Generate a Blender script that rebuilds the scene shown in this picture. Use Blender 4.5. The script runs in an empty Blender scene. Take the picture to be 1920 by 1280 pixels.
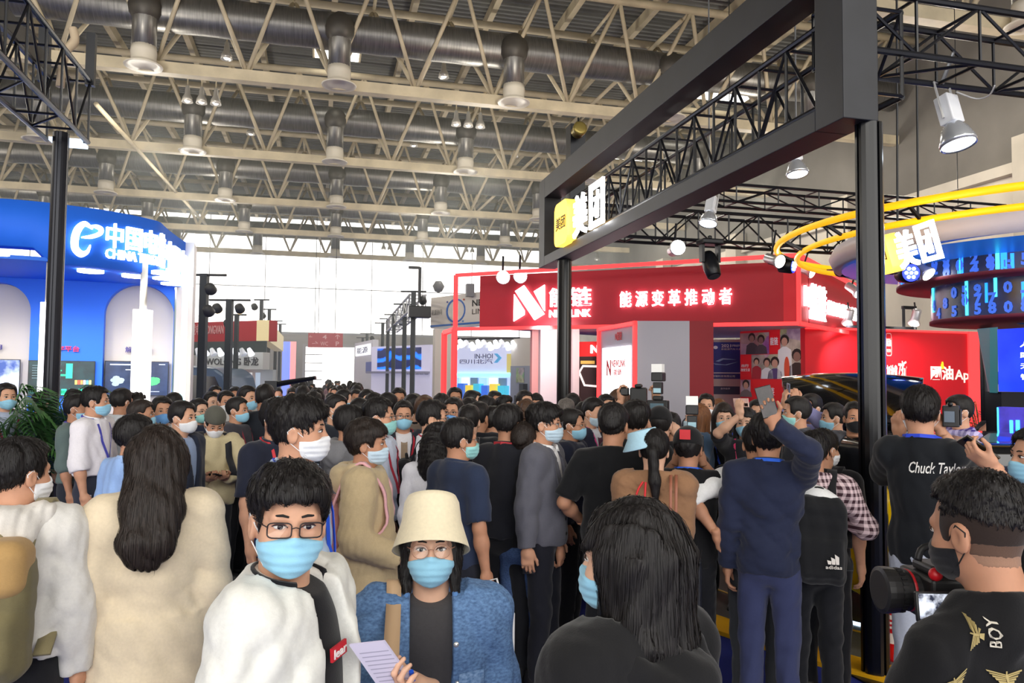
import bpy, math, random
import numpy as np
from mathutils import Vector, Matrix
random.seed(7)
rng = np.random.RandomState(7)
S = bpy.context.scene
COL = S.collection
R2 = math.radians

# ------------------------------------------------------------------ camera, sky, exposure
FPX = 1440.0
CAMZ = 1.92
YAW, PITCH, ROLL = R2(14.0), R2(2.78), R2(0.55)
fw = Vector((math.sin(YAW) * math.cos(PITCH), math.cos(YAW) * math.cos(PITCH), math.sin(PITCH)))
rt = Vector((math.cos(YAW), -math.sin(YAW), 0.0))
up = rt.cross(fw)
# a small roll: the picture content leans clockwise
rt, up = (rt * math.cos(ROLL) + up * math.sin(ROLL)), (up * math.cos(ROLL) - rt * math.sin(ROLL))
CAM = Vector((0, 0, CAMZ))
cd = bpy.data.cameras.new('camera')
cam = bpy.data.objects.new('camera', cd)
COL.objects.link(cam)
cd.sensor_width = 36.0
cd.lens = FPX / 1920 * 36.0
cd.clip_end = 400
mw = Matrix((rt, up, -fw)).transposed().to_4x4()
mw.translation = CAM
cam.matrix_world = mw
S.camera = cam

S.view_settings.view_transform = 'Standard'
S.view_settings.look = 'None'
S.view_settings.gamma = 1.0
S.view_settings.use_curve_mapping = False
S.view_settings.exposure = 0.5

W = bpy.data.worlds.new('sky')
S.world = W
W.use_nodes = True
bg = W.node_tree.nodes['Background']
bg.inputs[0].default_value = (1.0, 0.975, 0.93, 1)
bg.inputs[1].default_value = 2.6

def lamp(kind, name, loc, energy, color=(1, 1, 1), size=0.3, target=None, spot=None, blend=0.6):
    d = bpy.data.lights.new(name, kind)
    d.energy = energy
    d.color = color
    if kind == 'AREA':
        d.size = size
    else:
        d.shadow_soft_size = size
    if kind == 'SPOT':
        d.spot_size = R2(spot or 90)
        d.spot_blend = blend
    o = bpy.data.objects.new(name, d)
    COL.objects.link(o)
    o.location = loc
    if target is not None:
        o.rotation_euler = (Vector(target) - Vector(loc)).to_track_quat('-Z', 'Y').to_euler()
    return o

HALL_W = 270
for hx in (-16, -5, 5, 15):                      # added point grid for the hall's bell lamps, shining up to brighten trusses
    for hy in (-2, 16.5, 24.2, 32, 39.5):
        lamp('POINT', 'hall_lamp_fill', (hx, hy, 8.4), HALL_W, (1, 0.93, 0.80), 0.5)

# ------------------------------------------------------------------ picture -> world
def ray(px, py):
    return fw + rt * ((px - 960) / FPX) + up * ((640 - py) / FPX)
def P(px, py, d):
    return CAM + ray(px, py) * d
def proj(p):
    q = Vector(p) - CAM
    z = q.dot(fw)
    return 960 + FPX * q.dot(rt) / z, 640 - FPX * q.dot(up) / z
def hitz(px, py, z=0.0):
    r = ray(px, py)
    return CAM + r * ((z - CAMZ) / r.z)
def hitp(px, py, p0, n):
    r = ray(px, py)
    return CAM + r * ((Vector(p0) - CAM).dot(n) / r.dot(n))
def ground(px, d):
    """The point of the floor under picture column px at depth d."""
    p = P(px, 710, d)
    return Vector((p.x, p.y, 0))

# ------------------------------------------------------------------ materials (all procedural)
def lin(c):
    out = []
    for v in c[:3]:
        v = v / 255.0
        out.append(v / 12.92 if v <= 0.04045 else ((v + 0.055) / 1.055) ** 2.4)
    return tuple(out) + (1.0,)
_M = {}
def mat(color, rough=0.6, metal=0.0, emit=0.0, kind='plain', c2=None, scale=8.0, alpha=None, coat=0.0):
    key = (tuple(color), rough, metal, emit, kind, tuple(c2) if c2 else None, scale, alpha, coat)
    if key in _M:
        return _M[key]
    m = bpy.data.materials.new('%s_%d' % (kind, len(_M)))
    m.use_nodes = True
    nt = m.node_tree
    b = nt.nodes['Principled BSDF']
    L = nt.links.new
    N = nt.nodes.new
    col = lin(color)
    b.inputs['Base Color'].default_value = col
    b.inputs['Roughness'].default_value = rough
    b.inputs['Metallic'].default_value = metal
    if coat:
        b.inputs['Coat Weight'].default_value = coat
    if emit:
        b.inputs['Emission Color'].default_value = col
        b.inputs['Emission Strength'].default_value = emit
    tc = N('ShaderNodeTexCoord')
    def ramp(fac, pts):
        r = N('ShaderNodeValToRGB')
        while len(r.color_ramp.elements) < len(pts):
            r.color_ramp.elements.new(0.5)
        for e, (p, c) in zip(r.color_ramp.elements, pts):
            e.position = p
            e.color = c
        L(fac, r.inputs[0])
        return r.outputs[0]
    def noise(sc, det=3, vec=None):
        n = N('ShaderNodeTexNoise')
        n.inputs['Scale'].default_value = sc
        n.inputs['Detail'].default_value = det
        L(vec if vec else tc.outputs['Object'], n.inputs['Vector'])
        return n.outputs['Fac']
    def mapping(s):
        mp = N('ShaderNodeMapping')
        mp.inputs['Scale'].default_value = s
        L(tc.outputs['Object'], mp.inputs['Vector'])
        return mp.outputs[0]
    def bump(h, st, dist=0.01):
        bp = N('ShaderNodeBump')
        bp.inputs['Strength'].default_value = st
        bp.inputs['Distance'].default_value = dist
        L(h, bp.inputs['Height'])
        L(bp.outputs[0], b.inputs['Normal'])
    sh = lambda c, f: tuple(max(0, min(1, v * f)) for v in c[:3]) + (1,)
    if kind == 'cloth':
        L(ramp(noise(scale * 12, 4), [(0.3, sh(col, 0.955)), (0.7, sh(col, 1.035))]), b.inputs['Base Color'])
        bump(noise(260, 2), 0.25, 0.002)
        b.inputs['Sheen Weight'].default_value = 0.15
        b.inputs['Specular IOR Level'].default_value = 0.2
    elif kind == 'denim':
        n = noise(1, 5, mapping((90, 90, 160)))
        L(ramp(n, [(0.3, sh(col, 0.85)), (0.72, lin(c2 or (150, 180, 215)))]), b.inputs['Base Color'])
        bump(noise(300, 2), 0.4, 0.002)
    elif kind == 'hair':
        n = noise(1, 5, mapping((150, 150, 9)))
        L(ramp(n, [(0.3, sh(col, 0.55)), (0.75, sh(col, 1.7))]), b.inputs['Base Color'])
        bump(n, 0.6, 0.004)
        b.inputs['Specular IOR Level'].default_value = 0.35
    elif kind == 'skin':
        L(ramp(noise(30, 4), [(0.3, sh(col, 0.94)), (0.7, sh(col, 1.05))]), b.inputs['Base Color'])
        b.inputs['Subsurface Weight'].default_value = 0.08
        b.inputs['Subsurface Radius'].default_value = (0.012, 0.004, 0.002)
        b.inputs['Specular IOR Level'].default_value = 0.3
    elif kind == 'plaid':
        s = N('ShaderNodeSeparateXYZ')
        L(tc.outputs['Object'], s.inputs[0])
        cc = N('ShaderNodeMath'); cc.operation = 'ADD'
        L(s.outputs[0], cc.inputs[0]); L(s.outputs[1], cc.inputs[1])
        def band(o):
            a = N('ShaderNodeMath'); a.operation = 'MULTIPLY'; a.inputs[1].default_value = scale
            L(o, a.inputs[0])
            f = N('ShaderNodeMath'); f.operation = 'FRACT'; L(a.outputs[0], f.inputs[0])
            g = N('ShaderNodeMath'); g.operation = 'GREATER_THAN'; g.inputs[1].default_value = 0.5
            L(f.outputs[0], g.inputs[0])
            return g.outputs[0]
        ad = N('ShaderNodeMath'); ad.operation = 'ADD'
        L(band(cc.outputs[0]), ad.inputs[0]); L(band(s.outputs[2]), ad.inputs[1])
        hf = N('ShaderNodeMath'); hf.operation = 'MULTIPLY'; hf.inputs[1].default_value = 0.5
        L(ad.outputs[0], hf.inputs[0])
        L(ramp(hf.outputs[0], [(0.0, col), (0.5, tuple((a + c) / 2 for a, c in zip(col, lin(c2)))), (1.0, lin(c2))]), b.inputs['Base Color'])
    elif kind == 'steel':
        n = noise(1, 3, mapping((30, 2, 2)))
        L(ramp(n, [(0.3, sh(col, 0.75)), (0.7, sh(col, 1.2))]), b.inputs['Base Color'])
    elif kind == 'dirty':
        L(ramp(noise(scale, 5), [(0.35, sh(col, 0.8)), (0.65, sh(col, 1.08))]), b.inputs['Base Color'])
    elif kind == 'carpet':
        L(ramp(noise(160, 4), [(0.3, sh(col, 0.75)), (0.7, sh(col, 1.15))]), b.inputs['Base Color'])
        bump(noise(220, 2), 0.5, 0.01)
    elif kind == 'screen':              # lit picture: two tones of a cloudy image
        c = ramp(noise(scale, 4), [(0.38, col), (0.62, lin(c2))])
        L(c, b.inputs['Base Color']); L(c, b.inputs['Emission Color'])
    elif kind == 'waves':
        w = N('ShaderNodeTexWave'); w.inputs['Scale'].default_value = scale; w.inputs['Distortion'].default_value = 9
        w.inputs['Detail'].default_value = 3
        w.bands_direction = 'Z'
        L(tc.outputs['Object'], w.inputs[0])
        c = ramp(w.outputs['Fac'], [(0.55, col), (0.95, lin(c2))])
        L(c, b.inputs['Base Color']); L(c, b.inputs['Emission Color'])
    elif kind == 'photo':               # printed photograph: blotches of several tones
        v = N('ShaderNodeTexVoronoi'); v.inputs['Scale'].default_value = scale
        L(tc.outputs['Object'], v.inputs[0])
        n = noise(scale * 1.4, 4)
        mx = N('ShaderNodeMix'); mx.data_type = 'RGBA'; mx.blend_type = 'MIX'; mx.inputs[0].default_value = 0.25
        L(ramp(n, [(0.35, col), (0.6, lin(c2))]), mx.inputs[6]); L(v.outputs['Color'], mx.inputs[7])
        L(mx.outputs[2], b.inputs['Base Color'])
    elif kind == 'lens':                # clear spectacle glass: mostly transparent, a little mirror
        nt.nodes.remove(b)
        tr = N('ShaderNodeBsdfTransparent'); gl = N('ShaderNodeBsdfGlossy'); mx = N('ShaderNodeMixShader')
        gl.inputs['Roughness'].default_value = .03
        mx.inputs[0].default_value = .05
        L(tr.outputs[0], mx.inputs[1]); L(gl.outputs[0], mx.inputs[2])
        L(mx.outputs[0], nt.nodes['Material Output'].inputs['Surface'])
    elif kind == 'glass':
        b.inputs['Transmission Weight'].default_value = 1.0
        b.inputs['IOR'].default_value = 1.1
    if alpha is not None:
        b.inputs['Alpha'].default_value = alpha
    _M[key] = m
    return m

# ------------------------------------------------------------------ mesh helpers
def finish(name, me, m=None, parent=None, smooth=False, loc=None):
    o = bpy.data.objects.new(name, me)
    COL.objects.link(o)
    if m is not None:
        for mm in (m if isinstance(m, (list, tuple)) else [m]):
            me.materials.append(mm)
    if smooth and len(me.polygons):
        me.polygons.foreach_set('use_smooth', np.ones(len(me.polygons), dtype=bool))
    if parent is not None:
        o.parent = parent
    if loc is not None:
        o.location = loc
    return o
def mesh_np(name, V, F):
    """A mesh from numpy vertices and quads."""
    me = bpy.data.meshes.new(name)
    n, f = len(V), len(F)
    k = F.shape[1]
    me.vertices.add(n); me.loops.add(f * k); me.polygons.add(f)
    me.vertices.foreach_set('co', np.asarray(V, np.float32).ravel())
    me.loops.foreach_set('vertex_index', np.asarray(F, np.int32).ravel())
    me.polygons.foreach_set('loop_start', np.arange(0, f * k, k, dtype=np.int32))
    me.polygons.foreach_set('loop_total', np.full(f, k, np.int32))
    me.update(calc_edges=True)
    return me
class MB:
    """Collects boxes, bars, tubes and prisms and links them as ONE mesh object."""
    def __init__(s):
        s.v = []; s.f = []
    def add(s, vs, fs):
        b = len(s.v)
        s.v += [tuple(v) for v in vs]
        s.f += [tuple(b + i for i in f) for f in fs]
        return s
    def box(s, lo, hi, M=None):
        vs = [Vector((x, y, z)) for z in (lo[2], hi[2]) for y in (lo[1], hi[1]) for x in (lo[0], hi[0])]
        if M is not None:
            vs = [M @ v for v in vs]
        return s.add(vs, [(0, 2, 3, 1), (4, 5, 7, 6), (0, 1, 5, 4), (2, 6, 7, 3), (0, 4, 6, 2), (1, 3, 7, 5)])
    def tube(s, pts, r, n=8, close=False, caps=True):
        pts = [Vector(p) for p in pts]
        rs = r if isinstance(r, (list, tuple)) else [r] * len(pts)
        b = len(s.v)
        m = len(pts)
        prev = None
        for i, p in enumerate(pts):
            a = pts[i - 1] if (i > 0 or close) else p
            c = pts[(i + 1) % m] if (i < m - 1 or close) else p
            t = (c - a)
            t = t.normalized() if t.length > 1e-9 else Vector((0, 0, 1))
            if prev is None:
                u = t.orthogonal().normalized()
                if abs(t.z) < 0.98:
                    u = t.cross(Vector((0, 0, 1))).normalized()
            else:
                u = prev - t * prev.dot(t)
                u = u.normalized() if u.length > 1e-6 else t.orthogonal().normalized()
            prev = u
            w = t.cross(u)
            for k in range(n):
                an = 2 * math.pi * k / n + (math.pi / 4 if n == 4 else 0)
                s.v.append(tuple(p + (u * math.cos(an) + w * math.sin(an)) * rs[i]))
        for i in range(m if close else m - 1):
            j = (i + 1) % m
            for k in range(n):
                l = (k + 1) % n
                s.f.append((b + i * n + k, b + i * n + l, b + j * n + l, b + j * n + k))
        if caps and not close:
            s.f.append(tuple(b + k for k in range(n))[::-1])
            s.f.append(tuple(b + (m - 1) * n + k for k in range(n)))
        return s
    def bar(s, a, b, w, h=None, upv=(0, 0, 1)):
        a, b = Vector(a), Vector(b)
        t = (b - a).normalized()
        u = t.cross(Vector(upv))
        if u.length < 1e-4:
            u = t.orthogonal()
        u.normalize()
        v = u.cross(t)
        h = h or w
        vs = [p + u * (sx * w / 2) + v * (sy * h / 2) for p in (a, b) for sy in (-1, 1) for sx in (-1, 1)]
        return s.add(vs, [(0, 1, 3, 2), (4, 6, 7, 5), (0, 4, 5, 1), (2, 3, 7, 6), (0, 2, 6, 4), (1, 5, 7, 3)])
    def prism(s, pts, off):
        """Planar outline pts swept by vector off."""
        n = len(pts)
        off = Vector(off)
        vs = [Vector(p) for p in pts] + [Vector(p) + off for p in pts]
        fs = [tuple(range(n))[::-1], tuple(range(n, 2 * n))]
        fs += [(i, (i + 1) % n, n + (i + 1) % n, n + i) for i in range(n)]
        return s.add(vs, fs)
    def lathe(s, prof, n=20, M=None, caps=True):
        b = len(s.v)
        for r, z in prof:
            for k in range(n):
                a = 2 * math.pi * k / n
                v = Vector((r * math.cos(a), r * math.sin(a), z))
                s.v.append(tuple(M @ v if M is not None else v))
        m = len(prof)
        for i in range(m - 1):
            for k in range(n):
                l = (k + 1) % n
                s.f.append((b + i * n + k, b + i * n + l, b + (i + 1) * n + l, b + (i + 1) * n + k))
        if caps:
            s.f.append(tuple(b + k for k in range(n))[::-1])
            s.f.append(tuple(b + (m - 1) * n + k for k in range(n)))
        return s
    def ell(s, c, r, n=12, M=None):
        prof = [(max(1e-3, math.sin(math.pi * i / 8)), -math.cos(math.pi * i / 8)) for i in range(9)]
        T = (M if M is not None else Matrix()) @ Matrix.Translation(c) @ Matrix.Diagonal((r[0], r[1], r[2], 1))
        return s.lathe(prof, n, T)
    def mesh(s, name='mesh'):
        me = bpy.data.meshes.new(name)
        me.from_pydata(s.v, [], s.f)
        me.update()
        return me
    def build(s, name, m, parent=None, smooth=False, bevel=0):
        o = finish(name, s.mesh(name), m, parent, smooth)
        if bevel:
            b = o.modifiers.new('bevel', 'BEVEL')
            b.width = bevel; b.segments = 2; b.limit_method = 'ANGLE'
        return o
def tag(o, label=None, cat=None, group=None, kind=None):
    if label: o['label'] = label
    if cat: o['category'] = cat
    if group: o['group'] = group
    if kind: o['kind'] = kind
    return o
def thing(name, label, cat, loc=(0, 0, 0), rz=0.0, group=None):
    o = bpy.data.objects.new(name, None)
    o.empty_display_size = 0.2
    COL.objects.link(o)
    o.location = loc
    o.rotation_euler = (0, 0, rz)
    return tag(o, label, cat, group)
def local(root, o):
    """Parts are built in world space: keep them there under a placed root."""
    o.parent = root
    o.matrix_parent_inverse = (Matrix.Translation(root.location) @ root.rotation_euler.to_matrix().to_4x4()).inverted()
    return o
def copy_tree(o, parent=None):
    c = o.copy()
    COL.objects.link(c)
    if parent is not None:
        c.parent = parent
    for ch in list(o.children):
        copy_tree(ch, c)
    return c
def text_mesh(s, size=1.0, depth=0.02, offset=0.0, align='LEFT', res=2, space=1.0, shear=0.0):
    c = bpy.data.curves.new('txt', 'FONT')
    c.body = s
    c.size = size; c.extrude = depth; c.offset = offset
    c.align_x = align; c.resolution_u = res
    c.space_character = space; c.shear = shear
    o = bpy.data.objects.new('txt', c)
    COL.objects.link(o)
    bpy.context.view_layer.update()
    me = bpy.data.meshes.new_from_object(o.evaluated_get(bpy.context.evaluated_depsgraph_get()))
    bpy.data.objects.remove(o)
    bpy.data.curves.remove(c)
    me.materials.clear()
    return me
def fit_text(name, s, m, origin, ux, uz, w, h, depth=0.02, offset=0.0, parent=None, warp=None, space=1.0, shear=0.0):
    """Lettering that fills a w x h rectangle: origin is its lower left corner, ux along the line, uz upwards."""
    me = text_mesh(s, 1.0, 0.0, offset, space=space, shear=shear) if depth == 0 else text_mesh(s, 1.0, 0.5, offset, space=space, shear=shear)
    n = len(me.vertices)
    co = np.empty(n * 3, np.float32)
    me.vertices.foreach_get('co', co)
    co = co.reshape(-1, 3)
    lo, hi = co.min(0), co.max(0)
    u = (co[:, 0] - lo[0]) / max(1e-6, hi[0] - lo[0]) * w
    v = (co[:, 1] - lo[1]) / max(1e-6, hi[1] - lo[1]) * h
    z = co[:, 2] * 2 * depth / 2 + depth / 2
    if warp is not None:
        out = np.array([warp(a, b, c) for a, b, c in zip(u, v, z)], np.float32)
    else:
        ux, uz, og = np.array(ux), np.array(uz), np.array(origin)
        nn = np.cross(ux, uz)
        out = og + u[:, None] * ux + v[:, None] * uz + z[:, None] * nn
    me.vertices.foreach_set('co', out.astype(np.float32).ravel())
    me.update()
    return finish(name, me, m, parent)

# ------------------------------------------------------------------ implicit surfaces (smooth unions, then surface nets)
class Field:
    def __init__(s, lo, hi, res):
        s.ax = [np.arange(lo[i] - res, hi[i] + 2 * res, res, dtype=np.float32) for i in range(3)]
        s.D = np.full([len(a) for a in s.ax], 0.5, np.float32)
        s.res = res
    def _win(s, lo, hi):
        sl = []
        for i in range(3):
            a = max(0, int(np.searchsorted(s.ax[i], lo[i])) - 1)
            b = min(len(s.ax[i]), int(np.searchsorted(s.ax[i], hi[i])) + 1)
            if b <= a:
                return None
            sl.append(slice(a, b))
        X = s.ax[0][sl[0]][:, None, None]; Y = s.ax[1][sl[1]][None, :, None]; Z = s.ax[2][sl[2]][None, None, :]
        return tuple(sl), X, Y, Z
    def _put(s, sl, d, k, mode):
        A = s.D[sl]
        if mode == 'sub':
            d = -d
        if k > 0:
            h = np.maximum(k - np.abs(A - d), 0) / k
            q = h * h * k * 0.25
        else:
            q = 0
        s.D[sl] = (np.minimum(A, d) - q) if mode == 'add' else (np.maximum(A, d) + q)
    def cone(s, a, b, ra, rb, k=0.03, mode='add', flat=False, sy=1.0, flat0=False):
        """Tapered capsule from a to b; flat cuts the far end square; sy squashes it in y."""
        a = np.array(a, np.float32); b = np.array(b, np.float32)
        r = max(ra, rb) + k + 2 * s.res
        w = s._win(np.minimum(a, b) - r, np.maximum(a, b) + r)
        if w is None: return s
        sl, X, Y, Z = w
        ab = b - a
        l2 = float(ab @ ab) or 1e-9
        px, py, pz = X - a[0], Y - a[1], Z - a[2]
        t = (px * ab[0] + py * ab[1] + pz * ab[2]) / l2
        tt = np.clip(t, 0, 1)
        d = np.sqrt((px - tt * ab[0]) ** 2 + ((py - tt * ab[1]) / sy) ** 2 + (pz - tt * ab[2]) ** 2) - (ra + (rb - ra) * tt)
        if flat:
            d = np.maximum(d, (t - 1) * math.sqrt(l2))
        if flat0:
            d = np.maximum(d, -t * math.sqrt(l2))
        s._put(sl, d, k, mode)
        return s
    def ell(s, c, r, k=0.03, mode='add', R=None):
        c = np.array(c, np.float32); r = np.array(r, np.float32)
        e = r if R is None else np.full(3, r.max())
        e = e + k + 2 * s.res
        w = s._win(c - e, c + e)
        if w is None: return s
        sl, X, Y, Z = w
        x, y, z = X - c[0], Y - c[1], Z - c[2]
        if R is not None:
            R = np.array(R, np.float32)
            x, y, z = (R[0, 0] * x + R[1, 0] * y + R[2, 0] * z, R[0, 1] * x + R[1, 1] * y + R[2, 1] * z, R[0, 2] * x + R[1, 2] * y + R[2, 2] * z)
        k0 = np.sqrt((x / r[0]) ** 2 + (y / r[1]) ** 2 + (z / r[2]) ** 2)
        k1 = np.sqrt((x / r[0] ** 2) ** 2 + (y / r[1] ** 2) ** 2 + (z / r[2] ** 2) ** 2)
        d = k0 * (k0 - 1) / np.maximum(k1, 1e-6)
        d = np.where(k0 < 1e-3, -r.min(), d)
        s._put(sl, d, k, mode)
        return s
    def box(s, c, h, rad=0.01, k=0.0, mode='add', R=None):
        c = np.array(c, np.float32); h = np.array(h, np.float32)
        e = (h if R is None else np.full(3, float(np.linalg.norm(h)))) + k + 2 * s.res
        if mode != 'add':
            e = e + 0.0
        w = s._win(c - e, c + e)
        if w is None: return s
        sl, X, Y, Z = w
        x, y, z = X - c[0], Y - c[1], Z - c[2]
        if R is not None:
            R = np.array(R, np.float32)
            x, y, z = (R[0, 0] * x + R[1, 0] * y + R[2, 0] * z, R[0, 1] * x + R[1, 1] * y + R[2, 1] * z, R[0, 2] * x + R[1, 2] * y + R[2, 2] * z)
        qx, qy, qz = np.abs(x) - h[0] + rad, np.abs(y) - h[1] + rad, np.abs(z) - h[2] + rad
        d = np.sqrt(np.maximum(qx, 0) ** 2 + np.maximum(qy, 0) ** 2 + np.maximum(qz, 0) ** 2) + np.minimum(np.maximum(np.maximum(qx, qy), qz), 0) - rad
        s._put(sl, d, k, mode)
        return s
    def skirt(s, c0, r0, c1, r1, k=0.03):
        """Elliptical tapered cylinder between two levels (c = (x,y,z), r = (rx,ry)); flat ends."""
        z0, z1 = c0[2], c1[2]
        m = max(r0 + r1) + k + 2 * s.res
        w = s._win((min(c0[0], c1[0]) - m, min(c0[1], c1[1]) - m, min(z0, z1) - k), (max(c0[0], c1[0]) + m, max(c0[1], c1[1]) + m, max(z0, z1) + k))
        if w is None: return s
        sl, X, Y, Z = w
        t = np.clip((Z - z0) / (z1 - z0), 0, 1)
        rx = r0[0] + (r1[0] - r0[0]) * t; ry = r0[1] + (r1[1] - r0[1]) * t
        x = X - (c0[0] + (c1[0] - c0[0]) * t); y = Y - (c0[1] + (c1[1] - c0[1]) * t)
        d = (np.sqrt((x / rx) ** 2 + (y / ry) ** 2) - 1) * np.minimum(rx, ry)
        d = np.maximum(d, np.maximum(min(z0, z1) - Z, Z - max(z0, z1)))
        s._put(sl, d, k, 'add')
        return s
    def grids(s):
        return s.ax[0][:, None, None], s.ax[1][None, :, None], s.ax[2][None, None, :]
    def cut(s, fn, k=0.0):
        """Keep only where fn(X,Y,Z) < 0."""
        X, Y, Z = s.grids()
        d = np.broadcast_to(fn(X, Y, Z), s.D.shape)
        s._put((slice(None),) * 3, d.astype(np.float32), k, 'and')
        return s
    def wrinkle(s, amp, freq, seed=0, zs=1.0):
        """Folds: creased waves whose valleys are sharper than their ridges."""
        X, Y, Z = s.grids()
        r = np.random.RandomState(seed)
        for i in range(4):
            k = r.normal(size=3) * freq * (1 + 0.6 * i)
            ph = r.rand(2) * 6.28
            u = k[0] * X + k[1] * Y + k[2] * zs * Z + ph[0] + 1.3 * np.sin(0.6 * freq * (Z * zs + 0.4 * X - 0.5 * Y) + ph[1])
            s.D += (amp / (1 + 0.5 * i) * (1.2 - 2 * np.abs(np.sin(0.5 * u)))).astype(np.float32)
        return s
    def nets(s):
        D = s.D
        I = D < 0
        I[0] = I[-1] = False; I[:, 0] = I[:, -1] = False; I[:, :, 0] = I[:, :, -1] = False
        D = np.where(I, np.minimum(D, -1e-5), np.maximum(D, 1e-5))
        nx, ny, nz = D.shape
        n = np.zeros((nx - 1, ny - 1, nz - 1), np.int8)
        for dx in (0, 1):
            for dy in (0, 1):
                for dz in (0, 1):
                    n += I[dx:nx - 1 + dx, dy:ny - 1 + dy, dz:nz - 1 + dz]
        act = (n > 0) & (n < 8)
        ci, cj, ck = np.nonzero(act)
        if len(ci) == 0:
            return np.zeros((0, 3), np.float32), np.zeros((0, 4), np.int32)
        idx = np.full(act.shape, -1, np.int32)
        idx[ci, cj, ck] = np.arange(len(ci))
        acc = np.zeros((len(ci), 3), np.float32); cnt = np.zeros(len(ci), np.float32)
        cor = {(a, b, c): D[ci + a, cj + b, ck + c] for a in (0, 1) for b in (0, 1) for c in (0, 1)}
        for ax in range(3):
            for u in (0, 1):
                for v in (0, 1):
                    p = [u, v]; p.insert(ax, 0)
                    q = [u, v]; q.insert(ax, 1)
                    a, b = cor[tuple(p)], cor[tuple(q)]
                    m = (a < 0) != (b < 0)
                    t = np.where(m, a / np.where(m, a - b, 1), 0)
                    pos = np.tile(np.array(p, np.float32), (len(ci), 1))
                    pos[:, ax] = t
                    acc += pos * m[:, None]; cnt += m
        fr = acc / cnt[:, None]
        V = np.stack([s.ax[0][ci] + fr[:, 0] * s.res, s.ax[1][cj] + fr[:, 1] * s.res, s.ax[2][ck] + fr[:, 2] * s.res], 1)
        Q = []
        for ax in range(3):
            A = np.take(I, range(0, I.shape[ax] - 1), ax); B = np.take(I, range(1, I.shape[ax]), ax)
            e = np.stack(np.nonzero(A != B), 1)
            o1, o2 = [(1, 2), (2, 0), (0, 1)][ax]
            ok = (e[:, o1] > 0) & (e[:, o2] > 0) & (e[:, o1] < I.shape[o1] - 1) & (e[:, o2] < I.shape[o2] - 1)
            e = e[ok]
            ins = A[tuple(e.T)]
            def cell(a, b):
                c = e.copy(); c[:, o1] -= a; c[:, o2] -= b
                return idx[tuple(c.T)]
            q = np.stack([cell(1, 1), cell(0, 1), cell(0, 0), cell(1, 0)], 1)
            q[~ins] = q[~ins][:, ::-1]
            Q.append(q)
        return V, np.concatenate(Q)
    def surf(s, axis, sign, u, v):
        """Outermost surface coordinate along an axis (0 x, 1 y) at the other two coordinates; None off the body."""
        o = [i for i in range(3) if i != axis]
        i = int(np.clip(np.searchsorted(s.ax[o[0]], u), 0, len(s.ax[o[0]]) - 1)); j = int(np.clip(np.searchsorted(s.ax[o[1]], v), 0, len(s.ax[o[1]]) - 1))
        line = s.D[:, i, j] if axis == 0 else (s.D[i, :, j] if axis == 1 else s.D[i, j, :])
        w = np.nonzero(line < 0)[0]
        if len(w) == 0:
            return None
        k = w[-1] if sign > 0 else w[0]
        k2 = min(len(line) - 1, max(0, k + sign))
        a, b = line[k], line[k2]
        t = float(a / (a - b)) if a != b else 0
        return float(s.ax[axis][k] + sign * t * s.res)
def join(parts):
    Vs, Fs, n = [], [], 0
    for V, F in parts:
        if len(V):
            Vs.append(V); Fs.append(F + n); n += len(V)
    return np.concatenate(Vs), np.concatenate(Fs)
# ------------------------------------------------------------------ people: heads, hair, hands (head frame: z = 0 at the chin, +y the face)
LV = {0: (.0045, .0055, .010, .0045), 1: (.007, .009, .0145, .0065), 2: (.010, .012, .020, .009), 3: (.016, .018, .032, .014)}
_C = {}
def cached(key, fn):
    if key not in _C:
        _C[key] = fn()
    return _C[key]
def head_field(res, grow=0.0):
    g = grow
    f = Field((-.1, -.125, -.13), (.1, .135, .25), res)
    f.ell((0, -.012, .135), (.076 + g, .096 + g, .092 + g))
    f.ell((0, .022, .10), (.067 + g, .066 + g, .098 + g), .02)
    f.ell((0, .028, .052), (.057 + g, .056 + g, .055 + g), .03)
    f.ell((0, .058, .02), (.026 + g, .024 + g, .021 + g), .03)
    for sx in (-1, 1):
        f.ell((sx * .040, .058, .075), (.026 + g, .026 + g, .026 + g), .025)
    f.cone((-.040, .076, .129), (.040, .076, .129), .010 + g, .010 + g, .02)
    return f
def head_mesh(lv):
    def make():
        res = LV[lv][0]
        f = head_field(res)
        f.cone((0, .086, .118), (0, .104, .080), .008, .012, .016)
        for sx in (-1, 1):
            if lv < 3:
                f.ell((sx * .009, .098, .077), (.009, .010, .008), .008)
                f.ell((sx * .031, .101, .111), (.020, .017, .0115), .012, 'sub')
            f.ell((sx * .080, -.008, .096), (.010, .021, .033), .008)
            if lv < 2:
                f.ell((sx * .091, -.001, .098), (.008, .011, .018), .006, 'sub')
        f.ell((0, .084, .043), (.022, .010, .006), .008)
        f.ell((0, .083, .034), (.018, .010, .007), .008)
        f.cone((0, -.03, -.115), (0, -.015, .06), .066, .055, .03)
        return f.nets()
    return cached(('head', lv), make)
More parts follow.
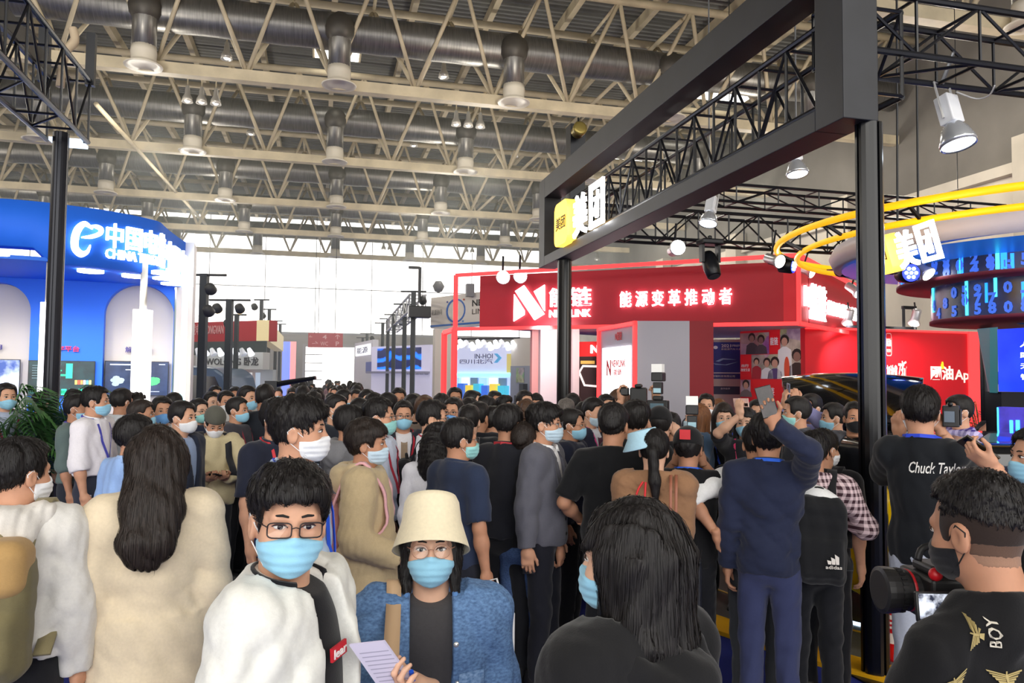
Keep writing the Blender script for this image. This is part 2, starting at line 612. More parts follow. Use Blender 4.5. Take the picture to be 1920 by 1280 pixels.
def hair_mesh(style, lv, seed=0):
    def make():
        res = LV[lv][1]
        low = {'long': -.44, 'bob': -.22, 'wavy': -.24, 'pony': -.24, 'loose': -.28, 'tuftbob': -.08}.get(style, -.02)
        f = Field((-.17, -.26, low), (.17, .14, .29), res)
        bx = lambda c, h, r=.02, k=.012: f.box(c, h, r, k, 'sub')
        f.ell((0, -.014, .140), (.086, .106, .099), 0)
        if style in ('short', 'fringe', 'spiky', 'part'):
            f.ell((0, .0, .176), (.077, .091, .063), .03)
            if style == 'fringe':
                f.ell((.0, .045, .175), (.078, .065, .050), .03)
                f.ell((0, -.03, .176), (.084, .09, .064), .03)
            if style == 'spiky':
                f.ell((0, .03, .205), (.066, .075, .05), .03)
            bx((0, .135, .06), (.064, .1, .127 if style != 'fringe' else .103), .03)
            bx((0, .062, .005), (.2, .08, .085))
            for sx in (-1, 1):
                f.ell((sx * .088, .0, .094), (.026, .030, .038), .01, 'sub')
            f.cut(lambda X, Y, Z: .045 - Z + .12 * np.maximum(-Y - .05, 0) + 0 * X, .01)
            f.wrinkle(.0030 if style != 'spiky' else .0055, 75 if lv else 105, seed, .3)
        elif style == 'buzz':                         # thick on top, clipped sides
            f.D[:] = .5
            f.ell((0, -.014, .140), (.0785, .0985, .0945), 0)
            f.ell((0, -.012, .19), (.070, .094, .056), .03)
            bx((0, .135, .05), (.072, .1, .135), .02)
            f.cut(lambda X, Y, Z: .137 - Z - .30 * np.maximum(-Y, 0) + 0 * X, .03)
            f.wrinkle(.0022, 150, seed, .8)
        elif style == 'bowl':                         # rounded crop that half covers the ear
            f.ell((0, -.018, .148), (.093, .112, .108), .02)
            f.ell((0, .03, .165), (.084, .075, .066), .03)
            bx((0, .135, .055), (.070, .1, .108), .03)
            bx((0, .062, -.01), (.2, .075, .095))
            for sx in (-1, 1):
                f.ell((sx * .092, .0, .086), (.03, .032, .034), .012, 'sub')
            f.cut(lambda X, Y, Z: .02 - Z + 0 * X + 0 * Y, .012)
            f.wrinkle(.0028, 80, seed, .3)
        elif style in ('long', 'loose', 'bob', 'wavy'):
            f.ell((0, -.02, .145), (.095, .112, .11), .02)
            if style == 'long':
                for sx in (-1, -.35, .35, 1):
                    f.cone((sx * .05, -.05, .13), (sx * .055 - .008, -.135, -.05), .058, .046, .05, sy=.8)
                    f.cone((sx * .055 - .008, -.135, -.05), (sx * .05 - .02, -.185, -.17), .046, .042, .05, sy=.7)
                    f.cone((sx * .05 - .02, -.185, -.17), (sx * .036 - .03, -.192, -.235), .042, .018, .04, sy=.7)
            elif style == 'loose':
                for sx in (-1, 1):
                    f.cone((sx * .075, -.02, .12), (sx * .085, .01, -.2), .036, .03, .04)
                f.cone((0, -.07, .1), (0, -.09, -.22), .085, .07, .04, sy=.6)
            elif style == 'bob':
                f.ell((0, -.028, .125), (.108, .122, .118), .04)
                f.skirt((0, -.03, .13), (.107, .120), (0, -.052, -.06), (.116, .108), .04)
                f.skirt((0, -.052, -.06), (.116, .108), (0, -.062, -.15), (.108, .098), .02)
            else:
                f.ell((0, -.05, .06), (.115, .105, .12), .05)
                f.ell((0, -.07, -.04), (.12, .085, .10), .05)
            bx((0, .14, .045), (.062, .105, .122), .03)
            if style in ('bob', 'loose'): bx((0, .15, .03), (.2, .105, .115), .02)
            f.wrinkle({'wavy': .008, 'bob': .0045}.get(style, .004), 60 if style == 'wavy' else 85, seed, .22 if style != 'wavy' else .9)
        elif style == 'pony':
            bx((0, .135, .06), (.066, .1, .127), .03)
            bx((0, .07, .0), (.2, .075, .075))
            f.ell((0, -.115, .115), (.034, .034, .034), .02)
            f.cone((0, -.125, .10), (.015, -.135, -.06), .030, .030, .02)
            f.cone((.015, -.135, -.06), (.02, -.135, -.19), .030, .012, .02)
            f.cut(lambda X, Y, Z: np.where(Y < -.095, -1.0, .03 - Z) + 0 * X, .0)
            f.wrinkle(.003, 85, seed, .3)
        elif style in ('tuft', 'tuftbob'):             # what shows below a hat
            if style == 'tuftbob':
                f.D[:] = .5
                f.ell((0, -.02, .12), (.088, .105, .10), 0)
                for sx in (-1, 1):
                    f.cone((sx * .074, .012, .12), (sx * .078, .018, -.03), .024, .016, .03)
                f.cone((0, -.06, .1), (0, -.06, -.03), .075, .06, .03, sy=.6)
            f.cut(lambda X, Y, Z: np.maximum((.035 if style == 'tuft' else -.06) - Z, Z - .17) + 0 * X + 0 * Y, .01)
            bx((0, .135, .06), (.064, .1, .14), .03)
            if style == 'tuft': bx((0, .062, .005), (.2, .08, .085))
            f.wrinkle(.003, 80, seed, .3)
        V, F = f.nets()
        if lv < 2 and style != 'tuft':
            lng = style in ('long', 'loose', 'bob', 'wavy', 'pony')
            V, F = strands(V, F, ((2600 if lng else 1900) if lv == 0 else 600), (.10 if lng else .036) * (.55 if style == 'buzz' else 1), 'long' if lng else 'short', seed, .0016 if lv == 0 else .0026)
        return V, F
    return cached(('hair', style, lv, seed % 3), make)
def strands(V, F, n, ln, mode, seed=0, width=.0016):
    """Fine locks of hair lying on a hair surface: n tapered ribbons that follow it outward from the crown and down."""
    from mathutils.kdtree import KDTree
    rr = np.random.RandomState(seed)
    a, b_, c, d = (V[F[:, i]] for i in range(4))
    fn = np.cross(c - a, d - b_)
    N = np.zeros_like(V)
    for i in range(4):
        np.add.at(N, F[:, i], fn)
    N /= np.linalg.norm(N, axis=1, keepdims=True) + 1e-9
    ctr = np.array([0, -.02, .12])
    out = V - ctr
    out[:, 2] = np.maximum(out[:, 2], 0) if mode != 'short' else out[:, 2]
    out /= np.linalg.norm(out, axis=1, keepdims=True) + 1e-9
    ok = np.nonzero((N * out).sum(1) > .25)[0]
    if len(ok) == 0:
        return V, F
    kd = KDTree(len(V))
    for i, v in enumerate(V):
        kd.insert(v, i)
    kd.balance()
    idx = rr.choice(ok, n)
    p = V[idx] + rr.normal(size=(n, 3)) * .002
    crown = np.array([.01, -.045, .25])
    L = ln * rr.uniform(.6, 1.3, n)
    lift = rr.uniform(.0006, .0032, n)
    K = 5
    rings = []
    nn = N[idx]
    for k in range(K + 1):
        g = p - crown
        g /= np.linalg.norm(g, axis=1, keepdims=True) + 1e-9
        f = g * (.9 if mode == 'short' else .35) + np.array([0, 0, -.55 if mode == 'short' else -1.0])
        t = f - nn * (f * nn).sum(1, keepdims=True)
        t /= np.linalg.norm(t, axis=1, keepdims=True) + 1e-9
        w = np.cross(t, nn) * (width * (1.15 - .95 * k / K))
        q = p + nn * (lift * (1 + 1.2 * k / K))[:, None]
        rings.append((q - w, q + w))
        p = p + t * (L / K)[:, None] + rr.normal(size=(n, 3)) * (.0006)
        if k < K:
            near = [kd.find(v)[1] for v in p]
            pn = V[near]
            nn = N[near]
            dd = ((p - pn) * nn).sum(1)
            p = p - nn * np.where(np.abs(dd) < .02, dd, 0)[:, None]
    vs = np.stack([r for pr in rings for r in pr], 1).reshape(-1, 3)
    m = 2 * (K + 1)
    base = len(V) + np.arange(n)[:, None] * m
    fs = np.concatenate([base + np.array([2 * k, 2 * k + 1, 2 * k + 3, 2 * k + 2]) for k in range(K)])
    return np.concatenate([V, vs.astype(np.float32)]), np.concatenate([F, fs.astype(np.int32)])
def mask_mesh(lv, kind='flat'):
    def make():
        f = head_field(LV[lv][0] * .8, .005)
        f.cone((0, .088, .112), (0, .103, .082), .010, .013, .02)
        f.ell((0, .070, .050), (.052, .047 if kind == 'flat' else .054, .050), .02)
        f.cut(lambda X, Y, Z: np.maximum(np.maximum(Z - (.094 - .30 * np.abs(X)), -.008 + .25 * np.abs(X) - Z), .012 + .10 * np.abs(Z - .05) - Y), .006)
        if lv < 2:
            X, Y, Z = f.grids()
            f.D += (.0011 * np.sin(Z * 6.283 / .021 + 6 * np.abs(X)) * (Y > .03)).astype(np.float32)
        return f.nets()
    return cached(('mask', lv, kind), make)
def hand_mesh(pose, lv):
    """Right hand: wrist at the origin, fingers along +y, palm towards -z, thumb on -x."""
    def make():
        res = LV[lv][3]
        curl = {'relax': (22, 28, 18), 'grip': (52, 68, 40), 'hold': (34, 48, 30), 'flat': (8, 10, 8)}[pose]
        f = Field((-.09, -.03, -.11), (.075, .20, .045), res)
        fat = 1.0 + max(0, (res - .006)) * 60
        f.cone((0, -.02, 0), (0, .03, 0), .027, .029, .02, sy=1)
        f.box((0, .055, 0), (.039, .045, .0135), .013, .02)
        f.ell((-.024, .035, -.008), (.020, .030, .016), .015)
        for i, (x, y0, ln, sp) in enumerate([(-.029, .092, .074, -5), (-.0098, .098, .082, -1), (.0098, .094, .077, 3), (.028, .084, .060, 8)]):
            p = np.array([x, y0, 0.0]); a = 0.0
            pr = np.array([x * .8, y0 - .03, 0.0])
            f.cone(pr, p, .0095 * fat, .0092 * fat, .006)
            for j, (q, c) in enumerate(zip((.45, .31, .24), curl)):
                a += R2(c * (1 + .06 * i))
                sx = math.sin(R2(sp))
                n = p + ln * q * np.array([sx * math.cos(a), math.cos(a), -math.sin(a)])
                f.cone(p, n, (.0092 - .0009 * j) * fat, (.0085 - .0010 * j) * fat, .004)
                p = n
        tb = {'relax': [(-.036, .045, -.010), (-.052, .075, -.022), (-.055, .102, -.034)], 'grip': [(-.036, .042, -.014), (-.046, .066, -.040), (-.030, .088, -.056)],
              'hold': [(-.038, .045, -.012), (-.058, .074, -.028), (-.052, .104, -.044)], 'flat': [(-.038, .045, -.006), (-.062, .070, -.012), (-.070, .098, -.016)]}[pose]
        f.cone((-.020, .022, -.004), tb[0], .015, .0125, .012)
        f.cone(tb[0], tb[1], .0118 * fat, .0105 * fat, .006)
        f.cone(tb[1], tb[2], .0104 * fat, .0082 * fat, .005)
        return f.nets()
    return cached(('hand', pose, lv), make)
def shoe_mesh(lv):
    def make():
        f = Field((-.06, -.10, -.01), (.06, .21, .13), max(.010, LV[lv][2] * .8))
        f.ell((0, .06, .03), (.045, .125, .05), 0)
        f.ell((0, -.03, .045), (.040, .055, .06), .03)
        f.cone((0, -.02, .05), (0, -.025, .11), .042, .044, .02)
        f.cut(lambda X, Y, Z: np.maximum(-Z, Z - .115) + 0 * X + 0 * Y)
        return f.nets()
    return cached(('shoe', lv), make)
def ribbon(pts, wdir, width, thick):
    """A flat strap along pts, its width along wdir (one vector or one per point)."""
    mb = MB()
    pts = [Vector(p) for p in pts]
    n = len(pts)
    vs = []
    for i, p in enumerate(pts):
        t = (pts[min(n - 1, i + 1)] - pts[max(0, i - 1)]).normalized()
        w = Vector(wdir[i] if isinstance(wdir, list) else wdir)
        w = (w - t * w.dot(t)).normalized()
        nn = t.cross(w)
        for sx, sz in ((-1, -1), (1, -1), (1, 1), (-1, 1)):
            vs.append(p + w * (sx * width / 2) + nn * (sz * thick / 2))
    fs = [(3, 2, 1, 0), (4 * n - 4, 4 * n - 3, 4 * n - 2, 4 * n - 1)]
    for i in range(n - 1):
        for k in range(4):
            l = (k + 1) % 4
            fs.append((4 * i + k, 4 * i + l, 4 * i + 4 + l, 4 * i + 4 + k))
    return mb.add(vs, fs)
def smooth_path(pts, n=4):
    pts = [np.array(p, float) for p in pts]
    out = []
    for i in range(len(pts) - 1):
        p0, p1, p2, p3 = pts[max(0, i - 1)], pts[i], pts[i + 1], pts[min(len(pts) - 1, i + 2)]
        for j in range(n):
            t = j / n
            out.append(.5 * ((2 * p1) + (-p0 + p2) * t + (2 * p0 - 5 * p1 + 4 * p2 - p3) * t * t + (-p0 + 3 * p1 - 3 * p2 + p3) * t ** 3))
    out.append(pts[-1])
    return [Vector(p) for p in out]

SKINS = [(208, 160, 132), (198, 148, 120), (184, 134, 106), (216, 172, 146)]
HAIRC = {'black': (26, 23, 23), 'dark': (40, 32, 28), 'brown': (74, 52, 38), 'auburn': (112, 72, 44), 'grey': (96, 90, 86)}
MASKC = {'blue': (150, 205, 232), 'teal': (150, 210, 208), 'white': (236, 238, 242), 'pale': (196, 220, 236), 'black': (28, 28, 32), 'deep': (110, 165, 225)}
# wrist targets and hand directions for the right side (x mirrored for the left): (wrist, finger dir, palm normal, hand pose, elbow hint)
POSE = {
    'down': ((.225, .02, .855), (.05, .12, -1), (-1, .1, 0), 'relax', (.4, -1, 0)),
    'back': ((.235, -.03, .86), (.02, .05, -1), (-1, -.2, 0), 'relax', (.4, -1, 0)),
    'fist': ((.235, .07, .85), (0, .25, -1), (-1, .1, 0), 'grip', (.5, -1, 0)),
    'clasp': ((.07, .235, 1.0), (-.8, .5, 0), (0, -.8, .4), 'grip', (1, -.6, -.4)),
    'phone': ((.085, .27, 1.16), (-.35, .7, .5), (-.5, -.5, .6), 'hold', (1, -.4, -.8)),
    'text': ((.07, .25, 1.12), (-.3, .85, .1), (-.3, 0, 1), 'hold', (1, -.4, -.8)),
    'up': ((.15, .20, 1.80), (-.1, .05, 1), (-.5, -.8, 0), 'hold', (1, .3, 0)),
    'high': ((.20, .14, 1.86), (-.1, .1, 1), (-.6, -.7, 0), 'hold', (1, .2, 0)),
    'cam': ((.085, .185, 1.50), (-.25, .3, .9), (-.7, .5, .1), 'hold', (.7, .1, -1)),
    'fwd': ((.12, .46, 1.30), (-.1, .6, .8), (-.6, -.5, .3), 'hold', (.8, -.2, -1)),
    'strap': ((.115, .15, 1.22), (-.3, .3, .9), (-.4, -.9, 0), 'grip', (.8, -.3, -.8)),
    'hip': ((.21, .13, 1.0), (-.25, .9, -.2), (-1, 0, 0), 'hold', (.6, -1, 0)),
}
def ik(a, w, hint, l1=.285, l2=.25):
    a, w = np.array(a, float), np.array(w, float)
    v = w - a
    d = np.linalg.norm(v)
    if d > (l1 + l2) * .995:
        w = a + v / d * (l1 + l2) * .995
        v = w - a; d = np.linalg.norm(v)
    u = v / d
    h = np.array(hint, float)
    h -= u * (h @ u)
    h /= np.linalg.norm(h) + 1e-9
    x = (d * d + l1 * l1 - l2 * l2) / (2 * d)
    y = math.sqrt(max(0, l1 * l1 - x * x))
    return a + u * x + h * y, w
TOPS = {  # offset, hem height, sleeve, wrinkle amplitude
    'tee': (.016, .88, 'short', .004), 'polo': (.016, .90, 'short', .004), 'shirt': (.020, .93, 'long', .0055), 'rolled': (.020, .95, 'roll', .0055),
    'suit': (.030, .80, 'long', .0035), 'jacket': (.038, .86, 'long', .006), 'hoodie': (.042, .84, 'long', .006), 'coat': (.036, .46, 'long', .004),
    'trench': (.040, .55, 'long', .005), 'denim': (.042, .84, 'long', .005), 'short_top': (.018, .95, 'long', .006)}
H0 = 1.735
def quad_scale(V, s):
    return V * np.float32(s)
N_PERSON = 0
def person(label, px, py, d, face, head=None, pitch=0, hair='short', hc='black', mask='blue', glasses=None, top='tee', tc=(30, 30, 34), bc=(24, 25, 30),
           R='down', L='down', skin=None, lv=None, group=None, lanyard=None, fat=0.0, hat=None, hatc=None, tcm=None, tmat=None, inner=None, tie=None, hood=None,
           collar=None, hem=None, roll=0, lean=0.0, eyes=True, badge=None, H=None, tilt=0, hairscale=1.0, loc=None, headscale=1.0, bottom='trousers', bmat=None, zbase=0.0, off_=None, slope=0.0, hood_dz=0.0, narrow=1.0):
    """One person standing on the floor; (px, py) is where the top of the head shows, d its depth; face/head: 0 looks at the camera, 90 to the
    right of the picture, 180 away, -90 to the left."""
    global N_PERSON
    N_PERSON += 1
    sd = N_PERSON
    if lv is None:
        lv = 1 if d < 5.6 else (2 if d < 10 else 3)
    if head is None:
        head = face
    p = P(px, py, d)
    hgt = H or (p.z - zbase)
    s = hgt / H0
    v = Vector((p.x, p.y, 0)).normalized()
    r = Vector((v.y, -v.x, 0))
    def fdir(a):
        return (-v * math.cos(R2(a)) + r * math.sin(R2(a)))
    f = fdir(face)
    rz = math.atan2(-f.x, f.y)
    f2 = fdir(head)
    hy = math.atan2(-f2.x, f2.y) - rz
    root = thing('person', label, 'person', (p.x, p.y, zbase), rz, group)
    sk = mat(SKINS[sd % 4] if skin is None else SKINS[skin], .55, kind='skin')
    off, hz, slv, wr = TOPS[top]
    if off_ is not None:
        off = off_
    if hem is not None:
        hz = hem
    res = LV[lv][2]
    # --- head frame
    hp = np.array([0, lean * .55, 1.49], float)
    Rm = np.array(Matrix.Rotation(hy, 3, 'Z') @ Matrix.Rotation(R2(pitch), 3, 'X') @ Matrix.Rotation(R2(tilt), 3, 'Y'))
    piv = np.array([0, -.02, .02])
    hs = headscale
    def H_(V):
        return (((np.asarray(V, float) * hs - piv) @ Rm.T + piv + hp) * s)
    HM = Matrix.Translation(Vector(hp * s)) @ Matrix.Scale(s, 4) @ Matrix.Translation(Vector(piv)) @ Matrix(Rm.tolist()).to_4x4() @ Matrix.Translation(-Vector(piv)) @ Matrix.Scale(hs, 4)
    def hpart(mb, name, m, parent=root, smooth=True):
        mb.v = [tuple(HM @ Vector(q)) for q in mb.v]
        return mb.build(name, m, parent, smooth)
    parts = []
    V, F = head_mesh(lv)
    parts.append((H_(V), F))
    nw = np.float32((narrow, 1, 1))
    # --- arms
    arms = {}
    for side, spec in (('R', R), ('L', L)):
        if spec is None:
            continue
        sg = 1 if side == 'R' else -1
        if isinstance(spec, str):
            w, fd, pn, hpz, hint = POSE[spec]
        elif spec[0] == 'at':              # ('at', px, py, depth, finger dir, palm normal, hand pose, elbow hint), person's own axes
            q = Matrix.Rotation(-rz, 3, 'Z') @ (P(*spec[1:4]) - Vector((p.x, p.y, zbase)))
            w = (q.x / s * sg, q.y / s, q.z / s)
            fd, pn, hpz, hint = spec[4:]
        else:
            w, fd, pn, hpz, hint = spec
        mir = lambda q: np.array((q[0] * sg, q[1], q[2]), float)
        sh = np.array((.172 * sg, -.012 + lean * .5, 1.395 - slope), float)
        el, wv = ik(sh, mir(w), mir(hint))
        arms[side] = (sg, sh, el, wv, mir(fd), mir(pn), hpz)
    # --- bare body: a coarse torso and legs inside the clothes, then forearms and hands
    if lv < 3:
        b = Field((-.3, -.25, .0), (.3, .3, 1.5), .034)
        b.cone((0, lean * .4, 1.30), (0, 0, .95), .085, .095, .05, sy=.8)
        b.cone((-.13, lean * .5 - .01, 1.37), (.13, lean * .5 - .01, 1.37), .045, .045, .06)
        b.cone((0, lean * .5 - .01, 1.35), (0, lean * .5 - .015, 1.44), .05, .048, .04)
        for sg in (-1, 1):
            b.cone((.085 * sg, 0, .92), (.095 * sg, .01, .5), .06, .042, .04)
            b.cone((.095 * sg, .01, .5), (.10 * sg, -.01, .06), .042, .034, .02)
        V, F = b.nets()
        parts.append((V * s * nw, F))
    for side, (sg, sh, el, wv, fd, pn, hpz) in arms.items():
        lo = np.minimum(np.minimum(sh, el), wv) - .07
        hi = np.maximum(np.maximum(sh, el), wv) + .07
        a = Field(lo, hi, max(LV[lv][0] * 1.4, .009))
        a.cone(sh, el, .045, .038, .02)
        u = (wv - el) / np.linalg.norm(wv - el)
        a.cone(el, el + u * .09, .039, .040, .02)
        a.cone(el + u * .08, wv, .040, .026, .03)
        V, F = a.nets()
        parts.append((V * s * nw, F))
        V, F = hand_mesh(hpz, lv)
        V = V.copy()
        if sg < 0:
            V[:, 0] *= -1; F = F[:, ::-1]
        y = fd / np.linalg.norm(fd)
        z = -(pn - y * (pn @ y)); z /= np.linalg.norm(z)
        x = np.cross(y, z)
        M3 = np.stack([x, y, z], 1)
        parts.append(((V @ M3.T + wv * nw) * s, F))
    V, F = join(parts)
    finish('body', mesh_np('body', V, F), sk, root, True)
    # --- top
    o = off
    f_ = Field((-.66, -.42, min(hz, .9) - .05), (.66, .66, 2.05), res) if any(isinstance(q, tuple) or q in ('up', 'high', 'fwd', 'cam') for q in (R, L)) else Field((-.36, -.30, min(hz, .82) - .04), (.36, .42, 1.62), res)
    la = lean
    f_.ell((0, la * .4 - .004, 1.26 - slope * .6), (.158 + o, .102 + o, .20 + o), 0)
    f_.ell((0, la * .18 + .004, 1.08), (.140 + o + fat * .6, .098 + o + fat, .20 + o), .06)
    f_.ell((0, -.008, .94), (.155 + o + fat * .4, .115 + o + fat * .6, .17 + o), .06)
    if hz < .85:
        wd = .03 if top in ('suit',) else (.07 if top == 'coat' else .05)
        f_.skirt((0, 0, 1.02), (.155 + o, .115 + o), (0, 0, hz), (.16 + o + wd, .12 + o + wd), .05)
    f_.wrinkle(wr * .8, 15, sd + 3, .5)
    f_.cut(lambda X, Y, Z: hz - Z + 0 * X + 0 * Y)
    for sg in (-1, 1):
        f_.cone((.03 * sg, la * .5 - .014, 1.425), (.155 * sg, la * .5 - .012, 1.392 - slope), .062 + o * .6, .056 + o * .8, .05)
    f_.cone((0, la * .5 - .016, 1.40), (0, la * .5 - .02, 1.46 + o * .4), .095, .066 + o * .5, .04)
    cuffs = []
    for side, (sg, sh, el, wv, fd, pn, hpz) in arms.items():
        thick = o * .9
        if slv == 'short':
            f_.cone(sh, el + (sh - el) * .12, .055 + thick, .056 + thick, .035, flat=True)
        elif slv == 'roll':
            f_.cone(sh, el, .054 + thick, .047 + thick, .035)
            f_.cone(el, el + (wv - el) * .22, .047 + thick, .047 + thick, .02, flat=True)
        else:
            f_.cone(sh, el, .054 + thick, .045 + thick, .035)
            f_.cone(el, wv - (wv - el) * .03, .045 + thick, .030 + thick * .9, .025, flat=True)
    f_.wrinkle(wr, 16, sd, .8)
    f_.wrinkle(wr * .45, 42, sd + 50, .7)
    f_.cut(lambda X, Y, Z: np.where((X ** 2 + (Y - la * .5) ** 2) < .0135, Z - 1.462 - o * .35 + .22 * (Y - la * .5), -1.0))
    if inner is not None:                      # open front: a wedge from the collar down
        vz = {'suit': 1.06, 'jacket': .80, 'denim': .80}.get(top, 1.05)
        X, Y, Z = f_.grids()
        wv_ = np.abs(X) - np.clip((Z - vz) * (.20 if top == 'suit' else .10) + (.0 if top == 'suit' else .020), 0, .066)
        dd = np.maximum(wv_, .0 - Y).astype(np.float32) + np.float32(0) * Z
        dd = np.maximum(dd, Z - 1.60)
        f_._put((slice(None),) * 3, np.broadcast_to(dd, f_.D.shape).astype(np.float32), .01, 'sub')
    if tmat is None:
        tmat = mat(tc, .85, kind='cloth') if top != 'denim' else mat(tc, .85, kind='denim', c2=(112, 150, 198))
    V, F = f_.nets()
    tname = {'tee': 't_shirt', 'polo': 'polo_shirt', 'shirt': 'shirt', 'rolled': 'shirt', 'suit': 'suit_jacket', 'jacket': 'jacket', 'hoodie': 'hoodie', 'coat': 'coat',
             'trench': 'trench_coat', 'denim': 'denim_jacket', 'short_top': 'blouse'}[top]
    tob = finish(tname, mesh_np(tname, V * s * nw, F), tmat, root, True)
    root['_s'] = s
    if inner is not None:
        g = Field((-.24, -.2, .84), (.24, .25, 1.50), res)
        i2 = .010
        g.ell((0, la * .4 - .004, 1.26), (.158 + i2, .102 + i2, .20 + i2), 0)
        g.ell((0, la * .18 + .004, 1.08), (.142 + i2 + fat * .6, .100 + i2 + fat, .20 + i2), .06)
        g.cone((0, la * .5 - .012, 1.38), (0, la * .5 - .014, 1.47), .085, .069, .05)
        g.cut(lambda X, Y, Z: np.maximum(.86 - Z, Z - 1.463 + .42 * np.maximum(Y - la * .5, -.03) + 0 * X))
        V, F = g.nets()
        finish('inner_shirt', mesh_np('inner_shirt', V * s, F), mat(inner, .85, kind='cloth'), root, True)
        if tie:
            pts = [(0, (g.surf(1, 1, 0.0, z) or .12) + .006, z) for z in (1.43, 1.36, 1.28, 1.2, 1.12, 1.05)]
            ribbon([Vector(q) * s for q in pts], (1, 0, 0), .055 * s, .008 * s).build('tie', mat(tie, .6, kind='cloth'), root)
    # --- collars and hoods
    if collar is not None:
        mb = MB()
        n = 20
        ring = []
        for i in range(n + 1):
            sp = 150 if top not in ('denim', 'jacket') else 128
            a = R2(-sp + 2 * sp * i / n) - math.pi / 2
            rr = .071 + o * .35
            c = Vector((rr * math.cos(a), rr * .98 * math.sin(a) + la * .5 - .004, 1.447 + .016 * (-math.sin(a))))
            ring.append(c)
        vs, fs = [], []
        for c in ring:
            out = Vector((c.x, c.y + .004, 0)).normalized()
            for q in (c + Vector((0, 0, -.004)), c + Vector((0, 0, .036)) - out * .002, c + Vector((0, 0, .034)) + out * .007, c + out * (.020 if top != 'denim' else .060) + Vector((0, 0, -.006 if top != 'denim' else -.020))):
                vs.append(q * s)
        for i in range(n):
            for k in range(4):
                l = (k + 1) % 4
                fs.append((4 * i + k, 4 * i + 4 + k, 4 * i + 4 + l, 4 * i + l))
        fs += [(0, 1, 2, 3), (4 * n + 3, 4 * n + 2, 4 * n + 1, 4 * n)]
        MB().add(vs, fs).build('collar', mat(collar, .8, kind='cloth'), root, True)
    if hood is not None:
        g = Field((-.2, -.25, 1.25), (.2, .16, 1.58), res)
        g.ell((0, -.125, 1.40), (.115, .060, .085), 0)
        for sg in (-1, 1):
            g.cone((0, -.14, 1.43), (.11 * sg, -.05, 1.455), .050, .042, .04)
            g.cone((.11 * sg, -.05, 1.455), (.075 * sg, .075, 1.405), .042, .028, .03)
        g.wrinkle(.005, 30, sd)
        V, F = g.nets()
        V = V + np.float32((0, hood_dz * .35, hood_dz))
        finish('hood', mesh_np('hood', V * s, F), mat(hood, .85, kind='cloth'), root, True)
    # --- trousers, shoes
    t = Field((-.3, -.22, .03 if lv < 3 else -.05), (.3, .24, 1.04), max(res, .013) * (1.0 if lv < 2 else 1.15))
    t.ell((0, -.008, .95), (.142 + fat * .4, .104 + fat * .6, .13), 0)
    t.ell((0, -.02, .88), (.149, .113, .11), .05)
    if bottom == 'skirt':
        t.skirt((0, 0, .98), (.14, .105), (0, 0, .45), (.22, .17), .04)
    for sg in (-1, 1):
        t.cone((.083 * sg, -.005, .86), (.095 * sg, .012, .48), .092, .066, .03)
        t.cone((.095 * sg, .012, .48), (.10 * sg, -.012, .055 if lv < 3 else .0), .066, .056, .03, flat=True)
    t.wrinkle(.0045, 20, sd + 9, .7)
    t.cut(lambda X, Y, Z: Z - 1.02 + 0 * X + 0 * Y)
    V, F = t.nets()
    finish(bottom, mesh_np(bottom, V * s * nw, F), bmat or mat(bc, .85, kind='cloth'), root, True)
    if lv < 3:
        V, F = shoe_mesh(lv)
        me = cached(('shoeme', lv), lambda: mesh_np('shoe', V, F))
        for sg in (-1, 1):
            so = bpy.data.objects.new('shoe', me)
            COL.objects.link(so)
            if not me.materials:
                me.materials.append(mat((28, 27, 28), .5))
                me.polygons.foreach_set('use_smooth', np.ones(len(me.polygons), dtype=bool))
            so.parent = root
            so.location = (.10 * sg * s, -.01 * s, 0)
            so.rotation_euler = (0, 0, -sg * .12)
            so.scale = (s, s, s)
    # --- hair, hat
    if hair:
        V, F = hair_mesh(hair, lv, sd)
        V = V.copy() * hairscale + np.float32((0, 0, .14 * (1 - hairscale)))
        finish('hair', mesh_np('hair', H_(V), F), mat(HAIRC[hc], .55, kind='hair'), root, True)
        if hair == 'buzz':                     # clipped sides: a thin shadow of stubble with its own colour
            for z0, z1, gr, cc in ((.088, .17, .0026, (48, 38, 34)), (.062, .092, .0019, (96, 74, 62)), (.040, .066, .0013, (150, 116, 96))):
                g = Field((-.1, -.13, .0), (.1, .1, .2), .0045)
                g.ell((0, -.012, .135), (.076 + gr, .096 + gr, .092 + gr), 0)
                g.ell((0, .022, .10), (.067 + gr, .066 + gr, .098 + gr), .02)
                g.cone((0, -.03, -.115), (0, -.015, .06), .066 + gr, .055 + gr, .03)
                g.box((0, .135, .05), (.064, .1, .135), .02, .01, 'sub')
                g.box((0, .07, .0), (.2, .075, .075), .02, .01, 'sub')
                for sx in (-1, 1):
                    g.ell((sx * .088, .0, .094), (.026, .026, .036), .01, 'sub')
                g.cut(lambda X, Y, Z: np.maximum(z0 - Z - .12 * np.maximum(-Y, 0), Z - z1) + 0 * X)
                V, F = g.nets()
                finish('stubble', mesh_np('stubble', H_(V), F), mat(cc, .9, kind='cloth', scale=30), root, True)
    if hat == 'bucket':
        mb = MB()
        prof = [(.0, .266), (.055, .266), (.082, .259), (.091, .240), (.0985, .178), (.102, .166), (.124, .092), (.126, .086), (.121, .089), (.098, .161), (.09, .17)]
        mb.lathe(prof, 48, Matrix.Translation((0, -.012, .012)) @ Matrix.Translation((0, 0, .17)) @ Matrix.Rotation(R2(17), 4, 'X') @ Matrix.Diagonal((1, 1.14, 1, 1)) @ Matrix.Translation((0, 0, -.17)), caps=False)
        hpart(mb, 'bucket_hat', mat(hatc, .9, kind='cloth'))
    elif hat == 'cap':
        g = Field((-.12, -.14, .1), (.12, .24, .28), LV[lv][1])
        g.ell((0, -.014, .15), (.094, .113, .105), 0)
        g.cut(lambda X, Y, Z: .125 - Z - .25 * Y + 0 * X)
